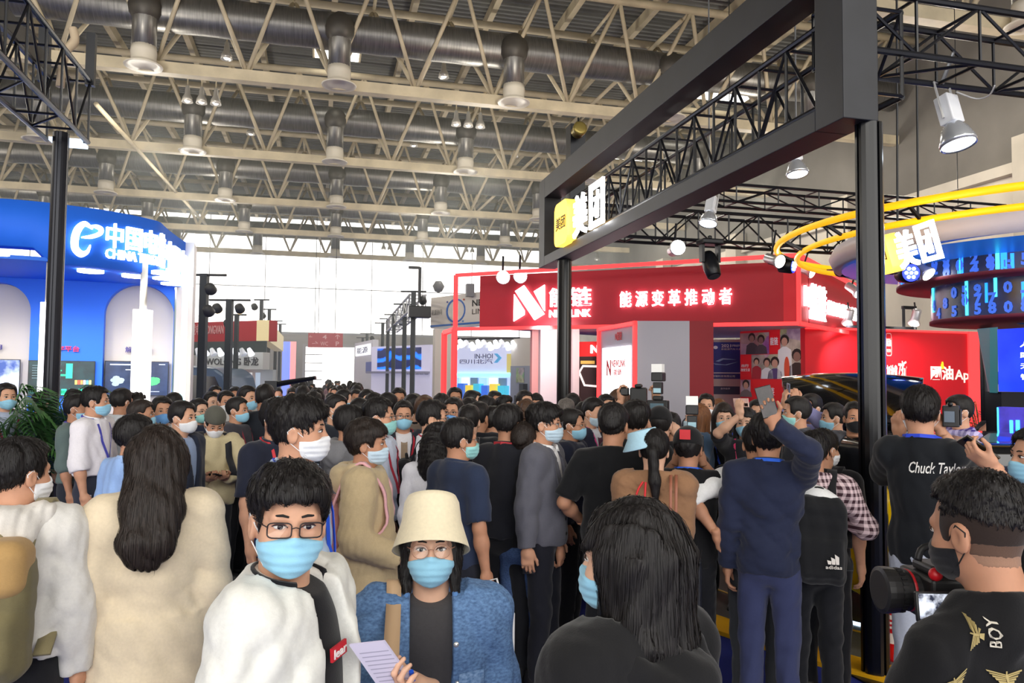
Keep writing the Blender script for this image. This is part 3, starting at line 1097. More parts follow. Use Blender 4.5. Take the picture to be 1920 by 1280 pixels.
        g.box((0, .115, .155), (.075, .075, .006), .005, .01, R=np.array(Matrix.Rotation(R2(-12), 3, 'X')))
        V, F = g.nets()
        finish('cap', mesh_np('cap', H_(V), F), mat(hatc, .85, kind='cloth'), root, True)
    elif hat == 'beanie':
        g = Field((-.12, -.14, .1), (.12, .14, .29), LV[lv][1])
        g.ell((0, -.016, .155), (.094, .113, .112), 0)
        g.cut(lambda X, Y, Z: .15 - Z - .1 * Y + 0 * X)
        V, F = g.nets()
        finish('cap', mesh_np('cap', H_(V), F), mat(hatc, .85, kind='cloth'), root, True)
    # --- face
    if lv < 3 and eyes and abs(((head + 180) % 360) - 180) < 125:
        for sx in (-1, 1):
            e = hpart(MB().ell((sx * .031, .0815, .1105), (.0142, .0112, .0066)), 'eye', mat((232, 228, 222), .25))
            hpart(MB().ell((sx * .031 , .0905, .1105), (.0066, .0034, .0060)), 'iris', mat((28, 18, 14), .15), e)
            mb = MB().tube([(sx * .014, .088, .1085), (sx * .022, .0925, .1152), (sx * .032, .0925, .1172), (sx * .042, .0875, .1150), (sx * .048, .080, .111)], [.0012, .0022, .0025, .0022, .001], 6)
            hpart(mb, 'eyelid', mat((60, 38, 32), .6))
            mb = MB().tube([(sx * .014, .0935, .1325), (sx * .027, .0925, .1360), (sx * .040, .0850, .1345), (sx * .052, .072, .1285)], [.0024, .0032, .0028, .0010], 6)
            hpart(mb, 'eyebrow', mat(HAIRC[hc if hc != 'grey' else 'dark'], .8))
    if mask:
        V, F = mask_mesh(lv)
        mo = finish('face_mask', mesh_np('face_mask', H_(V), F), mat(MASKC[mask], .8, kind='cloth', scale=3), root, True)
        if lv < 3:
            lc = mat((240, 240, 242) if mask != 'black' else (24, 24, 26), .8)
            for sx in (-1, 1):
                rr = .0016 if lv < 2 else .002
                mb = MB().tube([(sx * .058, .044, .074), (sx * .074, .020, .098), (sx * .087, -.006, .126), (sx * .086, -.026, .110)], rr, 6)
                mb.tube([(sx * .055, .040, .018), (sx * .066, .015, .038), (sx * .081, -.014, .066), (sx * .086, -.026, .110)], rr, 6)
                hpart(mb, 'ear_loop', lc, mo)
    if glasses:
        gm = mat(glasses, .35)
        rnd = glasses[0] > 100
        g = None
        for sx in (-1, 1):
            pts = []
            for i in range(20):
                a = 2 * math.pi * i / 20
                c, q = math.cos(a), math.sin(a)
                e = 1.0 if rnd else .45
                pts.append((sx * .034 + .0255 * math.copysign(abs(c) ** e, c), .111 - 3.2 * (sx * .034 + .0255 * c) ** 2, .106 + (.0215 if rnd else .0165) * math.copysign(abs(q) ** e, q)))
            o2 = hpart(MB().tube(pts, .0011 if rnd else .0017, 6, close=True), 'glasses', gm)
            mb = MB().add(pts, [tuple(range(20))])
            hpart(mb, 'lens', mat((250, 252, 255), .02, kind='lens'), o2, False)
            hpart(MB().tube([(sx * .059, .100, .112), (sx * .074, .06, .116), (sx * .082, .0, .118), (sx * .084, -.02, .108)], .0014, 6), 'temple', gm, o2)
        hpart(MB().tube([(-.010, .1115, .110), (0, .1135, .113), (.010, .1115, .110)], .0014, 6), 'bridge', gm, o2)
    # --- lanyard
    if lanyard:
        path = []
        if lv < 3:
            for sg in (-1, 1):
                col = []
                for x, z in ((.085, 1.42), (.082, 1.37), (.065, 1.28), (.03, 1.17), (.006, 1.10)):
                    y = f_.surf(1, 1, x * sg, z)
                    if y is None: y = .12
                    col.append(Vector((x * sg, y + .007, z)) * s)
                col = [Vector((.083 * sg, -.02, 1.475)) * s, Vector((.086 * sg, .035, 1.462)) * s] + col
                if sg < 0:
                    path = col[::-1] + [Vector((-.06, -.078, 1.478)) * s, Vector((0, -.098, 1.48)) * s, Vector((.06, -.078, 1.478)) * s] + path if False else col
                    left = col
                else:
                    right = col
            back = [Vector(q) * s for q in ((-.062, -.078, 1.482), (0, -.100, 1.486), (.062, -.078, 1.482))]
            full = left[::-1] + back + right
            wd = [(1, .6, 0)] * len(left) + [(0, .2, 1)] * 3 + [(1, -.6, 0)] * len(right)
            wd[len(left) - 1] = wd[len(left)] = wd[len(left) + 2] = (0, 0, 1)
            lo = ribbon(full, [Vector(w) for w in wd], .018 * s, .003 * s).build('lanyard', mat(lanyard, .7), root)
            if badge:
                q = left[-1] * 1.0
                bb = MB().box((q.x - .035 * s, q.y - .002, q.z - .12 * s), (q.x + .035 * s, q.y + .004, q.z - .01 * s))
                bb.build('badge', mat(badge, .4), lo)
    pp = Person(root, s, f_, arms, tob, HM, res)
    pp.nx = narrow
    return pp
class Person:
    def __init__(s, root, sc, field, arms, top, HM, res):
        s.root, s.s, s.f, s.arms, s.top, s.HM, s.res = root, sc, field, arms, top, HM, res
        s.M = Matrix.Translation(root.location) @ Matrix.Rotation(root.rotation_euler.z, 4, 'Z')
    def wpt(s, q):
        return s.M @ (Vector(q) * s.s)
    def item(s, name, label, cat, at=(0, 0, 0)):
        """A thing worn or held: its own top-level Empty that keeps the person's axes."""
        return thing(name, label, cat, s.wpt(at), s.root.rotation_euler.z)
    def hand(s, side):
        sg, sh, el, wv, fd, pn, hp = s.arms[side]
        fd = Vector(fd).normalized(); pn = Vector(pn)
        pn = (pn - fd * pn.dot(fd)).normalized()
        return Vector((wv[0] * s.nx, wv[1], wv[2])), fd, pn
    def text_back(s, name, body, m, x0, z0, w, h, offset=.012, sign=-1, space=1.0, shear=0.0, slope=0.0, vert=False):
        """Print on the back (sign -1) or chest (+1) of the top, following its surface."""
        k = s.s
        def warp(u, v, t):
            x = (x0 - u) if sign > 0 else (x0 + u)
            z = z0 + v + slope * u
            if vert: x, z = x0 - v, z0 + u
            y = s.f.surf(1, sign, x, z)
            if y is None: y = sign * .12
            return (x * k * s.nx, (y + sign * (.004 + t * .3)) * k, z * k)
        return fit_text(name, body, m, None, None, None, w, h, .004, offset, s.top if False else s.root, warp, space, shear)
    def decal(s, name, m, polys, sign=-1, parent=None):
        """Flat printed shapes: polygons of (x, z) laid on the surface."""
        k = s.s
        mb = MB()
        for poly in polys:
            vs = []
            for x, z in poly:
                y = s.f.surf(1, sign, x, z)
                if y is None: y = sign * .12
                vs.append((x * k * s.nx, (y + sign * .006) * k, z * k))
            mb.add(vs, [tuple(range(len(vs)))])
        return mb.build(name, m, parent or s.root)
def backpack(p, label, c, size=(.15, .085, .23), z=1.17, strapc=None, pocket=None, flap=None, straps=(-1, 1)):
    s = p.s
    at = (0, -.20, z - size[2])
    root = p.item('backpack', label, 'backpack', at)
    back = p.f.surf(1, -1, 0, z) or -.14
    yc = back - size[1] * .88
    g = Field((-size[0] - .06, yc - size[1] - .09, z - size[2] - .05), (size[0] + .06, yc + size[1] + .05, z + size[2] + .07), max(.009, p.res * .8))
    g.box((0, yc, z), size, .06, 0)
    g.box((0, yc - size[1] * .55, z - size[2] * .35), (size[0] * .82, size[1] * .75, size[2] * .48), .04, .015)
    g.ell((0, yc, z + size[2] * .8), (size[0] * .8, size[1] * .8, .06), .04)
    g.wrinkle(.004, 22, 3)
    V, F = g.nets()
    V = (V - np.float32(at)) * s
    finish('bag_body', mesh_np('bag_body', V, F), mat(c, .85, kind='cloth'), root, True)
    off = Vector(at)
    if flap:
        g = Field((-size[0] - .06, yc - size[1] - .09, z - .05), (size[0] + .06, yc + size[1] + .05, z + size[2] + .09), max(.009, p.res * .8))
        g.box((0, yc - .02, z + size[2] * .75), (size[0] * .98, size[1] * 1.1, size[2] * .45), .06, 0)
        V, F = g.nets()
        finish('flap', mesh_np('flap', (V - np.float32(at)) * s, F), mat(flap, .85, kind='cloth'), root, True)
    for sg in straps:
        pts = [(sg * .085, yc + size[1] * .6, z + size[2] * .75)]
        for x, zz, sn in ((.088, 1.40, -1), (.10, 1.455, -1)):
            y = p.f.surf(1, sn, sg * x, zz)
            pts.append((sg * x, (y if y is not None else -.05) - .004, zz))
        tp = p.f.surf(2, 1, sg * .11, .0)
        pts.append((sg * .11, .0, (tp if tp and tp < 1.6 else 1.47) + .012))
        for x, zz in ((.115, 1.38), (.12, 1.28), (.135, 1.15)):
            y = p.f.surf(1, 1, sg * x, zz)
            pts.append((sg * x, (y if y is not None else .10) + .008, zz))
        pts.append((sg * (size[0] + .02), yc + size[1] * .5, z - size[2] * .7))
        pts = smooth_path(pts)
        ribbon([(q - off) * s for q in pts], (1, 0, 0), .055 * s, .012 * s).build('strap', mat(strapc or c, .8, kind='cloth'), root, True)
    g = MB().tube([(q - off) * s for q in smooth_path([(-.03, yc + .02, z + size[2]), (-.025, yc + .01, z + size[2] + .05), (.025, yc + .01, z + size[2] + .05), (.03, yc + .02, z + size[2])])], .008 * s, 6)
    g.build('carry_loop', mat(strapc or c, .8), root, True)
    return root, yc - size[1] * 1.3
def phone(p, side, label, c=(24, 24, 28), screen=None, tilt=None, name='smartphone', sz=(.074, .152, .009), along=.09, out=.03, spin=0):
    """A phone held in a hand: long axis along the fingers, screen towards the palm normal."""
    w, fd, pn = p.hand(side)
    c0 = w + fd * along + pn * out
    root = p.item(name, label, 'phone', c0)
    x = fd.cross(pn)
    M = Matrix((x, fd, pn)).transposed().to_4x4() @ Matrix.Rotation(R2(spin), 4, 'Z')
    s = p.s
    h = [q * s / 2 for q in sz]
    MB().box((-h[0], -h[1], -h[2]), tuple(h), M).build('case', mat(c, .3), root, bevel=.003)
    sc = screen or mat((12, 13, 16), .12, emit=.1, kind='screen', c2=(58, 48, 50), scale=9)
    MB().box((-h[0] * .92, -h[1] * .95, h[2]), (h[0] * .92, h[1] * .95, h[2] + .0012), M).build('screen', sc, root)
    MB().box((-h[0] * .8, h[1] * .5, -h[2] - .003), (-h[0] * .1, h[1] * .9, -h[2]), M).build('camera_bump', mat((16, 16, 18), .2), root)
    return root
# ------------------------------------------------------------------ the hall
BEIGE = mat((204, 190, 160), .6, kind='dirty', scale=1.5)
STEEL = mat((128, 126, 122), .38, .75, kind='steel')
BLACKM = mat((22, 24, 30), .35, .3)
ZC = 10.0
Y1 = hitz(600, 158, ZC).y
Y5 = hitz(600, 478, ZC).y
SP = (Y5 - Y1) / 4
XL, XR = -34.0, 18.6
YB, YF = -13.0, Y5 + 5.0
ZR = 13.6
tag(MB().box((XL, YB, -.12), (XR, YF, 0)).build('floor', mat((22, 40, 138), .95, kind='carpet')), kind='structure')
tag(MB().box((-80, YF, -.14), (80, 160, -.02)).build('ground', mat((176, 174, 168), .9, kind='dirty')), kind='structure')
# corrugated roof deck
vs, fs = [], []
n = int((YF - YB) / .26)
for i in range(n):
    y = YB + i * .26
    for yy, zz in ((y, 0), (y + .10, 0), (y + .13, .07), (y + .23, .07)):
        vs += [(XL, yy, ZR + zz), (XR, yy, ZR + zz)]
fs = [(2 * i, 2 * i + 1, 2 * i + 3, 2 * i + 2) for i in range(len(vs) // 2 - 1)]
deck = tag(MB().add(vs, fs).build('ceiling', mat((118, 118, 114), .6, .2, kind='dirty', scale=.6)), kind='structure')
tag(MB().box((XL, YB, ZR + .1), (XR, YF, ZR + .3)).build('roof', mat((90, 90, 92), .8)), kind='structure')
pm = MB().box((-.09, YB, ZR - .34), (.09, YF, ZR - .01)).mesh('purlin')
pm.materials.append(BEIGE)
for i in range(22):
    o = bpy.data.objects.new('purlin', pm); COL.objects.link(o)
    o.location = (XL + 2.4 * i + .6, 0, 0); o.parent = deck
# walls
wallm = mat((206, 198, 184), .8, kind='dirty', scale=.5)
wr_ = tag(MB().box((XR, YB, 0), (XR + .3, YF, 8.0)).build('wall_right', wallm), kind='structure')
local_parts = MB().box((XR - .25, YB, 7.7), (XR, YF, 8.0)).build('ledge', wallm, wr_)
for i in range(8):
    y = YB + 6 + i * 7.6
    MB().box((XR - .5, y, 0), (XR, y + .9, 8.6)).build('pilaster', mat((190, 182, 168), .8, kind='dirty', scale=.5), wr_)
MB().box((XR - .03, YB, 1.9), (XR, YF, 2.25)).build('blue_stripe', mat((44, 60, 150), .7), wr_)
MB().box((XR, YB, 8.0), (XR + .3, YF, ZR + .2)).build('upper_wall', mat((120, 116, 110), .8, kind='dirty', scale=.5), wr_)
wl = tag(MB().box((XL - .3, YB, 0), (XL, YF, ZR + .2)).build('wall_left', wallm), kind='structure')
# far wall: blind below, glazed above, a gate opening
gx0, gx1 = hitp(572, 700, (0, YF, 0), Vector((0, 1, 0))).x, hitp(664, 700, (0, YF, 0), Vector((0, 1, 0))).x
gz = hitp(600, 650, (0, YF, 0), Vector((0, 1, 0))).z
wz = hitp(600, 627, (0, YF, 0), Vector((0, 1, 0))).z
wf = MB()
wf.box((XL, YF, 0), (gx0, YF + .3, wz)); wf.box((gx1, YF, 0), (XR, YF + .3, wz)); wf.box((gx0, YF, gz), (gx1, YF + .3, wz))
wf = tag(wf.build('wall_back', mat((196, 194, 186), .8, kind='dirty', scale=.5)), kind='structure')
dr = tag(MB().box((gx0 - .2, YF - .05, 0), (gx0, YF + .35, gz + .2)).box((gx1, YF - .05, 0), (gx1 + .2, YF + .35, gz + .2)).box((gx0, YF - .05, gz), (gx1, YF + .35, gz + .2)).build('door_1', mat((210, 210, 208), .6)), kind='structure')
for i in range(6):                       # the half-raised slats of the gate's side guides
    MB().box((gx0, YF + .1, .5 + i * .6), (gx0 + 1.2, YF + .16, .56 + i * .6)).build('slat', mat((200, 200, 196), .6), dr)
win = tag(MB().box((XL, YF, wz), (XR, YF + .14, wz + .14)).box((XL, YF, ZR - .3), (XR, YF + .14, ZR)).build('window_1', mat((186, 188, 190), .4)), kind='structure')
nm = 14
paneme = MB().box((-1.86, .06, wz + .14), (1.86, .075, ZR - .3)).mesh('pane')
paneme.materials.append(mat((235, 245, 248), .02, alpha=.06))
mulme = MB().box((-.025, 0, wz), (.025, .08, ZR)).mesh('mullion')
mulme.materials.append(mat((206, 208, 210), .4))
for i in range(nm + 1):
    x = XL + (XR - XL) * i / nm
    o = bpy.data.objects.new('mullion', mulme); COL.objects.link(o); o.location = (x, YF, 0); o.parent = win
    if i < nm:
        o = bpy.data.objects.new('pane', paneme); COL.objects.link(o); o.location = (x + (XR - XL) / nm / 2, YF, 0); o.parent = win
MB().box((XL, YF, 8.3), (XR, YF + .08, 8.36)).build('transom', mat((206, 208, 210), .4), win)

# ---- roof trusses: one bottom chord, two top chords, two planes of diagonals
NODE = 2.28
TZ = 2.85
def tube_mesh(name, a, b, r, n=6, m=BEIGE):
    me = MB().tube([a, b], r, n).mesh(name)
    me.materials.append(m)
    me.polygons.foreach_set('use_smooth', np.ones(len(me.polygons), dtype=bool))
    return me
dgm = {}
for s1 in (-1, 1):
    for s2 in (-1, 1):
        dgm[s1, s2] = tube_mesh('diagonal', (0, 0, .1), (s1 * NODE / 2, s2 * 1.25, TZ), .062)
crm = tube_mesh('cross_tie', (0, -1.25, TZ), (0, 1.25, TZ), .05)
names = ['third nearest', 'nearest', 'second', 'third', 'fourth', 'fifth', 'sixth']
TR = []
NX = int((XR - XL) / NODE)
for k in range(-1, 6):
    y = Y1 + (Y5 - Y1) / 4 * k
    if y > YF - .5: continue
    lab = {-1: 'beige roof truss overhead nearest the viewer, above the top edge', 0: 'beige roof truss whose bottom chord is the lowest and largest in view',
           1: 'second beige roof truss back from the front of the hall', 2: 'third beige roof truss back, level with the ceiling camera',
           3: 'fourth beige roof truss back, hazy against the far glazing', 4: 'farthest beige truss, dark against the bright glazed end wall', 5: 'last truss at the glazed wall'}[k]
    t = thing('roof_truss', lab, 'truss', (0, y, ZC), 0, 'triangular trusses carrying the hall roof')
    MB().box((XL, -.15, -.15), (XR - .02, .15, .15)).build('bottom_chord', BEIGE, t)
    for sg in (-1, 1):
        MB().tube([(XL, sg * 1.25, TZ), (XR - .02, sg * 1.25, TZ)], .12, 8).build('top_chord', BEIGE, t, True)
    off = {0: hitp(463, 138, (0, y, 0), Vector((0, 1, 0))).x}.get(k, hitp(463, 138, (0, Y1, 0), Vector((0, 1, 0))).x)
    for i in range(-30, 31):
        x = off + i * NODE
        if x < XL + 1.2 or x > XR - 1.2: continue
        for s1 in (-1, 1):
            for s2 in (-1, 1):
                o = bpy.data.objects.new('diagonal', dgm[s1, s2]); COL.objects.link(o); o.parent = t; o.location = (x, 0, 0)
        o = bpy.data.objects.new('cross_tie', crm); COL.objects.link(o); o.parent = t; o.location = (x + NODE / 2, 0, 0)
    TR.append((k, y))
# ---- air ducts with drops and diffusers
DR = 4.9
dropme = MB().lathe([(.30, .05), (.30, 1.15), (.30, 1.2)], 20)
drop_mesh = dropme.mesh('drop_duct'); drop_mesh.materials.append(STEEL)
drop_mesh.polygons.foreach_set('use_smooth', np.ones(len(drop_mesh.polygons), dtype=bool))
elb = MB().ell((0, 0, 1.15), (.42, .42, .46), 16).mesh('elbow'); elb.materials.append(mat((84, 80, 74), .5, .5))
elb.polygons.foreach_set('use_smooth', np.ones(len(elb.polygons), dtype=bool))
dif = MB().lathe([(.30, .1), (.32, -.06), (.30, -.25), (.34, -.32), (.47, -.40), (.46, -.43), (.30, -.36), (.12, -.30)], 24).mesh('diffuser')
dif.materials.append(mat((214, 206, 190), .5))
dif.polygons.foreach_set('use_smooth', np.ones(len(dif.polygons), dtype=bool))
for k, y in TR:
    yd = y - .06
    lab = {-1: 'grey ribbed air duct overhead above the top of the frame', 0: 'large grey air duct with three drops along the top of the hall', 1: 'second grey air duct with drops behind the nearest one',
           2: 'third grey air duct back from the front, with drops', 3: 'fourth grey air duct back, hazy', 4: 'farthest grey air duct before the bright glazing', 5: 'last air duct'}[k]
    t = thing('air_duct', lab, 'duct', (0, yd, ZC + 1.5), 0, 'air ducts hung in the roof trusses')
    n = 60
    prof = []
    pts = [(XL + .2 + (XR - XL - .4) * i / 120, 0, 0) for i in range(121)]
    MB().tube(pts, [.5 if i % 3 else .515 for i in range(121)], 20).build('main_duct', STEEL, t, True)
    x0 = hitp(635 if k != 1 else 630, 165, (0, Y1 if k <= 0 else y, 0), Vector((0, 1, 0))).x
    for i in range(-8, 6):
        x = x0 + i * DR
        if not XL + 1 < x < XR - 1: continue
        for nm_, me in (('drop_duct', drop_mesh), ('elbow', elb), ('diffuser', dif)):
            o = bpy.data.objects.new(nm_, me); COL.objects.link(o); o.parent = t; o.location = (x, -.42, -1.25)
# ---- hall lamps: groups of three on each truss, a few singles
def pendant(label, px, py, k, n=3, lit=False, r=.17):
    y = Y1 + SP * k + .5
    c = hitp(px, py, (0, y, 0), Vector((0, 1, 0)))
    t = thing('ceiling_lamp', label, 'lamp', (c.x, y, c.z), 0, 'hall lamps hung from the trusses')
    for i in range(n):
        dx = (i - (n - 1) / 2) * .42
        MB().lathe([(.05, .42), (.075, .3), (.085, .16), (.15, .04), (r, -.1), (r - .015, -.1), (.1, .06)], 16, Matrix.Translation((dx, 0, 0)), caps=False).build('lamp_shade', mat((196, 192, 184), .3, .5), t, True)
        MB().ell((dx, 0, -.02), (.1, .1, .1)).build('bulb', mat((255, 250, 235), .3, emit=6.0 if lit else 1.2), t, True)
        MB().tube([(dx, 0, .4), (dx, 0, max(.8, ZC - c.z))], .02, 5).build('rod', BEIGE, t)
pendant('three silver bell lamps in a row on the second truss, left side', 378, 188, .45)
pendant('three silver bell lamps in a row near the hall centre', 878, 232, .45)
pendant('small hall lamp hanging at the left under the big duct', 425, 105, .2, 1)
pendant('small twin hall lamp near centre beneath the big duct', 832, 140, .2, 1)
pendant('hall lamp by the third duct, centre', 776, 270, 1.3, 1)
pendant('hall lamp right of the third duct drop', 965, 290, 1.3, 1)
pendant('hall lamp left, between second and third ducts', 470, 248, 1.3, 1)
pendant('three dark bell lamps silhouetted before the glazing, centre left', 725, 465, 4, 2)
pendant('dark bell lamps silhouetted before the glazing, left of centre', 880, 470, 4, 2)
pendant('three small bell lamps above the red booth', 1130, 485, 3.6, 3)
pendant('three small bell lamps right of the tall black pole, by the wall duct', 1697, 295, .9, 3)
pendant('pair of bell lamps at the upper right corner', 1893, 50, -.4, 2)
# bright roof lights
for lab, px, py, w in (('bright roof light behind a duct drop near the top', 632, 100, 1.5), ('bright roof light seen through the black gantry truss', 1362, 180, 2.0), ('bright roof light low behind the gantry truss', 1172, 302, 1.6)):
    c = hitz(px, py, ZR - .42)
    t = thing('roof_light', lab, 'light panel', c, 0, 'lit panels under the roof deck')
    MB().box((-w / 2 - .08, -.6, 0), (w / 2 + .08, .6, .1)).build('frame', BEIGE, t)
    MB().box((-w / 2, -.52, -.02), (w / 2, .52, 0)).build('diffuser_panel', mat((255, 252, 240), .5, emit=3.5), t)
# ceiling camera dome
c = hitp(562, 322, (0, Y1 + 2 * SP - .3, 0), Vector((0, 1, 0)))
t = thing('security_camera', 'white dome camera hanging from the third truss', 'camera', c)
MB().lathe([(.1, .25), (.17, .12), (.17, 0), (.13, -.08), (.05, -.14)], 16).build('housing', mat((226, 226, 220), .4), t, True)
MB().ell((0, -.1, -.02), (.08, .08, .08)).build('dome', mat((30, 30, 34), .1), t, True)
MB().tube([(0, 0, .2), (0, 0, max(.4, ZC - .2 - c.z))], .03, 6).build('rod', BEIGE, t)
# long thin rods running down from the trusses
def rod(label, a, b, k0, k1, r=.07):
    A = hitp(a[0], a[1], (0, Y1 + SP * k0, 0), Vector((0, 1, 0))); B = hitp(b[0], b[1], (0, Y1 + SP * k1, 0), Vector((0, 1, 0)))
    tag(MB().tube([A, B], r, 6).build('bracing_rod', BEIGE, None, True), label, 'rod', 'long slanting roof braces')
rod('long slanting beige brace on the left falling towards the blue booth', (180, 195), (385, 420), .3, 3.2)
rod('long slanting beige brace right of centre rising to the upper right', (838, 450), (1278, 38), 3.4, -.1)

# ------------------------------------------------------------------ box trusses
def box_truss(name, label, cat, a, b, w, h, panel=.55, r=.025, rb=.012, m=BLACKM, group=None, sq=False):
    a, b = Vector(a), Vector(b)
    L = (b - a).length
    root = thing(name, label, cat, a, math.atan2(b.y - a.y, b.x - a.x), group)
    n = max(1, round(L / panel)); pl = L / n
    nn = 4 if sq else 8
    cm = MB().tube([(0, 0, 0), (L, 0, 0)], r, nn).mesh('chord'); cm.materials.append(m)
    for yy in (0, w):
        for zz in (0, h):
            o = bpy.data.objects.new('chord', cm); COL.objects.link(o); o.parent = root; o.location = (0, yy, zz)
    def mk(nm, p, q):
        me = MB().tube([p, q], rb, 6).mesh(nm); me.materials.append(m); return me
    up_ = mk('upright', (0, 0, 0), (0, 0, h)); d1 = mk('brace', (0, 0, 0), (pl, 0, h)); d2 = mk('brace', (0, 0, h), (pl, 0, 0))
    cb = mk('cross_bar', (0, 0, 0), (0, w, 0)); fd = mk('brace', (0, 0, 0), (pl, w, 0))
    for i in range(n + 1):
        for me, locs in ((up_, [(0, 0, 0), (0, w, 0)]), (cb, [(0, 0, 0), (0, 0, h)])):
            for lc in locs:
                o = bpy.data.objects.new(me.name.split('.')[0], me); COL.objects.link(o); o.parent = root; o.location = (i * pl, lc[1], lc[2])
        if i < n:
            for yy in (0, w):
                o = bpy.data.objects.new('brace', d1 if i % 2 else d2); COL.objects.link(o); o.parent = root; o.location = (i * pl, yy, 0)
            if i % 2:
                o = bpy.data.objects.new('brace', fd); COL.objects.link(o); o.parent = root; o.location = (i * pl, 0, 0)
    return root
def pole_mesh(r, h, m):
    """Aluminium stand pole with grooves down its sides."""
    pts = []
    for k in range(4):
        for da, rr in ((-38, 1.0), (-20, 1.06), (-6, 1.02), (-5, .86), (5, .86), (6, 1.02), (20, 1.06), (38, 1.0)):
            an = R2(k * 90 + da)
            pts.append((r * rr * math.cos(an), r * rr * math.sin(an), 0))
    me = MB().prism(pts, (0, 0, h)).mesh('pole'); me.materials.append(m)
    return me
GLOSS = mat((9, 10, 14), .22, .1)

# ------------------------------------------------------------------ the black gantry of the stand at the right
DN = 5.06
g0 = P(1582, 220, DN); g1 = P(1654, 224, DN)
GX0, GX1, GYN, GZB = g0.x, g0.x + .27, g0.y, g0.z
ge = hitp(1010, 497, (GX0, 0, 0), Vector((1, 0, 0)))
gt_ = hitp(1014, 340, (GX0, 0, 0), Vector((1, 0, 0)))
GYF, GZT = ge.y, gt_.z
GB = .31
gan = thing('gantry', 'large black rectangular gantry frame on poles at right, carrying the lit yellow and white sign', 'gantry', (GX0, GYN, 0))
PAN = mat((34, 36, 42), .5, kind='dirty', scale=3)
def gbox(nm, lo, hi, m=PAN):
    return MB().box((lo[0] - GX0, lo[1] - GYN, lo[2]), (hi[0] - GX0, hi[1] - GYN, hi[2])).build(nm, m, gan, bevel=.006)
gbox('near_panel', (GX0, GYN, GZB), (GX1, GYN + .30, GZT))
gbox('far_panel', (GX0, GYF - .30, GZB), (GX1, GYF, GZT))
gbox('lower_beam', (GX0, GYN + .30, GZB), (GX1, GYF - .30, GZB + .15))
gbox('upper_beam', (GX0, GYN + .30, GZT - GB), (GX1, GYF - .30, GZT))
for px, d, zt, lab in ((1635, 5.12, GZB, 0), (1058, 0, GZB, 1)):
    if d:
        q = ground(px, d)
    else:
        q = hitp(1058, 600, (GX0 + .13, 0, 0), Vector((1, 0, 0)))
    o = finish('pole', pole_mesh(.087 if d else .098, zt, GLOSS), None, gan)
    o.location = (q.x - GX0, q.y - GYN, 0)
    MB().box((-.16, -.16, 0), (.16, .16, .012)).build('foot_plate', BLACKM, o)
cq = hitp(1079, 280, (GX1 + .25, 0, 0), Vector((1, 0, 0)))
MB().box((cq.x - GX0 - .12, cq.y - GYN - .12, GZT - .6), (cq.x - GX0 + .12, cq.y - GYN + .12, hitp(1079, 237, (GX1 + .25, 0, 0), Vector((1, 0, 0))).z)).build('rear_post', BLACKM, gan)
bt = box_truss('truss', 'black box truss running inside the long gantry frame', 'truss', (GX0 + .3, GYN + .3, GZB + .32), (GX0 + .3, GYF - .3, GZB + .32), -.42, .62, .40, .026, .014)
# round horn light on the gantry
c = hitp(1086, 243, (GX1 + .2, 0, 0), Vector((1, 0, 0)))
t = thing('spotlight', 'small brass coloured round lamp above the gantry', 'spotlight', c)
MB().lathe([(.05, -.12), (.10, -.1), (.07, -.02), (.11, .0), (.11, .06), (.07, .07)], 18, Matrix.Rotation(R2(80), 4, 'X')).build('housing', mat((150, 132, 70), .35, .6), t, True)
MB().tube([(0, 0, 0), (0, .05, .2)], .015, 6).build('bracket', BLACKM, t)
# lit sign
def glyph(t, s, m, O, ux, uz, w, h, off=.02, depth=.06, name='lettering'):
    o = fit_text(name, s, m, O, ux, uz, w, h, depth, off)
    return local(t, o)
def rounded(w, h, r, n=6):
    pts = []
    for cx, cy, a0 in ((w - r, r, -90), (w - r, h - r, 0), (r, h - r, 90), (r, r, 180)):
        for i in range(n + 1):
            a = R2(a0 + 90 * i / n)
            pts.append((cx + r * math.cos(a), cy + r * math.sin(a)))
    return pts
LIT = mat((255, 255, 255), .5, emit=2.6)
LIT2 = mat((255, 255, 255), .5, emit=4.2)
YLIT = mat((255, 196, 60), .5, emit=2.6)
def meituan(label, O, ux, uz, h, group='lit yellow and white stand signs'):
    """Yellow rounded lightbox with two characters, then two large white characters."""
    O, ux, uz = Vector(O), Vector(ux).normalized(), Vector(uz).normalized()
    nn = ux.cross(uz)
    t = thing('illuminated_sign', label, 'sign', O, 0, group)
    def L3(a, b, c=0): return O + ux * a + uz * b + nn * c
    w = h * .98
    o = MB().prism([L3(a, b, -.06) for a, b in rounded(w, h, h * .2)], nn * .14).build('yellow_box', YLIT); local(t, o)
    bl = mat((70, 44, 8), .6)
    glyph(t, '美团', bl, L3(w * .14, h * .36, .081), ux, uz, w * .72, h * .30, .012, .006)
    glyph(t, '美', LIT2, L3(w * 1.12, h * .03), ux, uz, h * .88, h * .92, .018, .03)
    fr = MB()
    for (a0, b0, a1, b1) in ((2.16, .04, 2.98, .16), (2.16, .84, 2.98, .96), (2.16, .04, 2.28, .96), (2.86, .04, 2.98, .96)):
        pts = [L3(h * a0, h * b0), L3(h * a1, h * b0), L3(h * a1, h * b1), L3(h * a0, h * b1)]
        fr.prism(pts, nn * .03)
    local(t, fr.build('lettering', LIT2))
    glyph(t, '才', LIT2, L3(h * 2.36, h * .22), ux, uz, h * .42, h * .56, .018, .03)
    return t
sa = hitp(1049, 466, (GX0 - .02, 0, 0), Vector((1, 0, 0))); sb = hitp(1134, 411, (GX0 - .02, 0, 0), Vector((1, 0, 0)))
sh_ = hitp(1049, 375, (GX0 - .02, 0, 0), Vector((1, 0, 0))).z - sa.z
meituan('glowing yellow and white sign with Chinese characters fixed in the black gantry', sa, (0, -1, 0), (0, 0, 1), (sa.y - sb.y) / 2.98)

